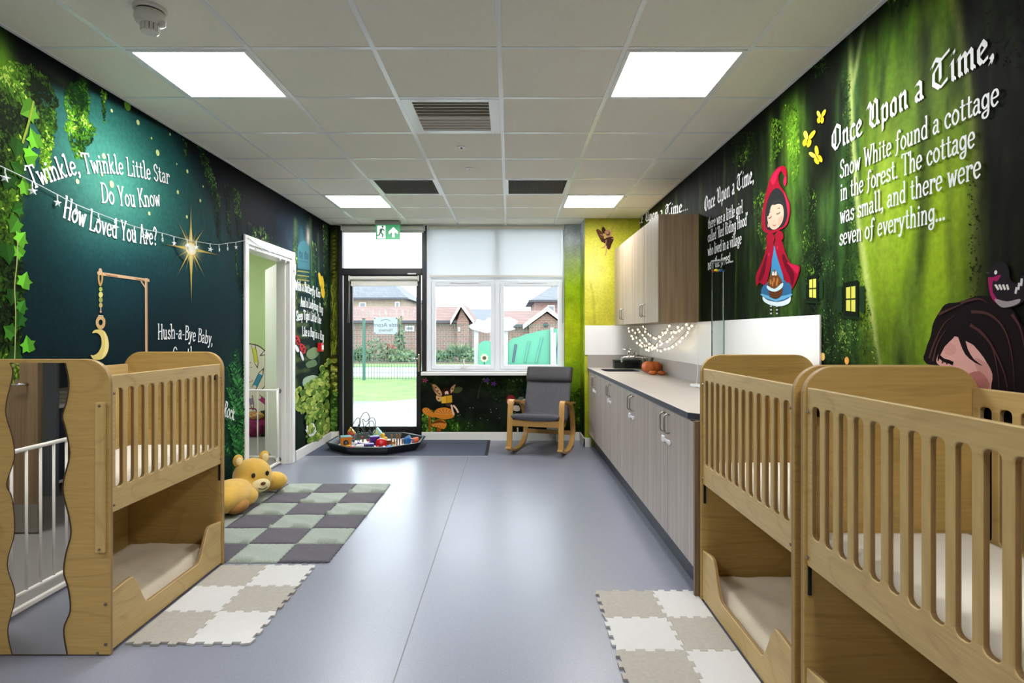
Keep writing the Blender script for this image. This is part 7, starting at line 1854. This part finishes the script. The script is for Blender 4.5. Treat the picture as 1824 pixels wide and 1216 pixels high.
# shrubs in the bed
rs2 = random.Random(3)
def shrub(x, d, h, r, label, cols, spiky=False):
    o = empty('shrub', (hx_(x, d), d, -.02), label=label, cat='shrub', group='shrubs in the planting bed'); b = MB(); n = 260
    for k in range(n):
        a, t, q = rs2.uniform(0, 2 * PI), rs2.random() ** .5, rs2.random()
        c = Vector((math.cos(a) * r * t, math.sin(a) * r * t * .7, h * (.1 + .9 * q * (1 - .55 * t * t))))
        if spiky: dr = Vector((math.cos(a) * .6, math.sin(a) * .6, rs2.uniform(.3, 1.1))).normalized(); ln_ = h * .6; c = Vector((0, 0, h * .15)) + dr * h * .2 * rs2.random(); wd = .02
        else: dr = Vector((rs2.uniform(-1, 1), rs2.uniform(-1, 1), rs2.uniform(-.4, 1))).normalized(); ln_ = .16; wd = .05
        sd = dr.cross(Vector((rs2.uniform(-1, 1), rs2.uniform(-1, 1), .2))).normalized() * wd
        b.add([c - sd, c + dr * ln_ * .5 + sd * 1.4, c + dr * ln_, c + dr * ln_ * .5 - sd * 1.4], [(0, 1, 2, 3)])
    tag(b.build('foliage', mat('leaf_' + cols[0][1:], cols[0], .7, col2=cols[1], scale=5), o), kind='stuff')
    for k in range(3): MB().tube([(0, 0, 0), (rs2.uniform(-.2, .2), rs2.uniform(-.1, .1), h * .6)], .015, 5).build('stem', M_soil, o)
for (x, d, h, r, lb, c, sp2) in ((640, 28, .75, .5, 'low green shrub left of the fence post', ('#5d7349', '#415935'), 0), (666, 28, 1.1, .8, 'large grey-green shrub beneath the fence sign', ('#738161', '#4f6244'), 0), (695, 28.3, .85, .45, 'red-leaved shrub beside the grey-green one', ('#93443e', '#734b39'), 0),
        (712, 28, .6, .6, 'low pale green shrub right of the red one', ('#7b8d64', '#596b49'), 0), (728, 28.4, .5, .35, 'small green plant near the door handle', ('#6a8150', '#4c643c'), 0), (712, 29.2, 2.3, .25, 'thin climbing plant against the brick garage', ('#788164', '#5c684d'), 0),
        (790, 28, .6, .5, 'low shrub at the left of the left casement', ('#667c57', '#495e3c'), 0), (818, 28.2, 1.15, .9, 'spiky palm-like plant in the left casement', ('#81926e', '#5a7050'), 1), (838, 28, .65, .5, 'leafy shrub next to the palm-like plant', ('#6e815a', '#4e6343'), 0)):
    shrub(x, d, h, r, lb, c, sp2)
# play panels: cloud canopy, green wave wall
PD = 13.5
pc = empty('play_canopy', (hx_(880, PD), PD, -.05), label='white cloud-shaped play canopy on two white posts', cat='play equipment')
kx = lambda x: hx_(x, PD) - hx_(880, PD); kz = lambda y: hz_(y, PD) + .05
M_pw = mat('play_white', '#a4a8a9', .5); M_pg = mat('play_green', '#4f9277', .5, var=.04, scale=2); M_pgd = mat('play_green_dark', '#41816d', .5)
cl_ = catmull([(kx(x), kz(y)) for x, y in ((840, 586), (836, 580), (846, 574), (850, 568), (862, 571), (872, 565), (890, 569), (905, 564), (918, 569), (922, 574), (914, 582), (918, 586), (904, 589), (884, 588), (868, 593), (855, 590))], 5, True)
MB().prism(cl_, -.03, .03, 'y').build('cloud', M_pw, pc)
for x in (848, 901): box('post', M_pw, kx(x) - .045, kx(x) + .045, .04, .13, 0, kz(575), pc)
pp_ = empty('playground_toy', (hx_(866, PD), PD - .05, -.05), label='small mint green play panel with a flower under the cloud', cat='play equipment')
qx = lambda x: hx_(x, PD) - hx_(866, PD)
MB().prism(catmull([(qx(853), kz(613)), (qx(860), kz(607.5)), (qx(870), kz(607)), (qx(878), kz(609))], 4) + [(qx(878), .0), (qx(853), .0)], -.02, .02, 'y').build('board', M_pg, pp_)
fl = [((.10 if k % 2 else .075) * math.cos(k * PI / 8) + qx(863), (.10 if k % 2 else .075) * math.sin(k * PI / 8) + kz(637)) for k in range(16)]
f_ = MB().prism(catmull(fl, 3, True), -.03, -.02, 'y').build('flower', mat('flower_cream', '#c2b58d', .5), pp_)
MB().lathe([(.045, -.03), (.045, -.036)], (qx(863), 0, kz(637)), 14, 'y').build('flower_centre', mat('flower_brown', '#322a1f', .6), f_)
MB().tube([(qx(863), -.025, kz(645)), (qx(863), -.025, kz(655))], .01, 5).build('flower_stem', M_black, f_)
pw_ = empty('playground_toy', (hx_(955, PD), PD + .1, -.05), label='large mint green wave play panel with slanted slots', cat='play equipment')
rx = lambda x: hx_(x, PD) - hx_(955, PD)
wv = catmull([(rx(904), kz(612)), (rx(912), kz(603)), (rx(925), kz(600)), (rx(936), kz(595)), (rx(948), kz(593)), (rx(958), kz(590)), (rx(968), kz(588)), (rx(985), kz(586)), (rx(1015), kz(582)), (rx(1030), kz(590))], 5)
MB().prism(wv + [(rx(1030), 0), (rx(904), 0)], -.02, .02, 'y').build('board', M_pg, pw_)
for (xa, ya, xb, yb, c) in ((919, 613, 914, 645, '#3e4b5a'), (943, 607, 935, 645, '#4b8a77'), (966, 600, 955, 646, '#4b8a77'), (998, 600, 990, 640, '#3e6675')):
    MB().tube([(rx(xa), -.025, kz(ya)), (rx(xb), -.025, kz(yb))], .028, 8).build('chime_bar', mat('chime_' + c[1:], c, .4), pw_)
for x in (983, 988): box('post', M_pw, rx(x) - .03, rx(x) + .03, -.13, -.05, 0, kz(583 if x < 985 else 592), pw_)
MB().prism([(rx(897), kz(650)), (rx(960), kz(647)), (rx(975), kz(653)), (rx(897), kz(655))], -.35, -.05, 'y').build('ledge', M_pgd, pw_)
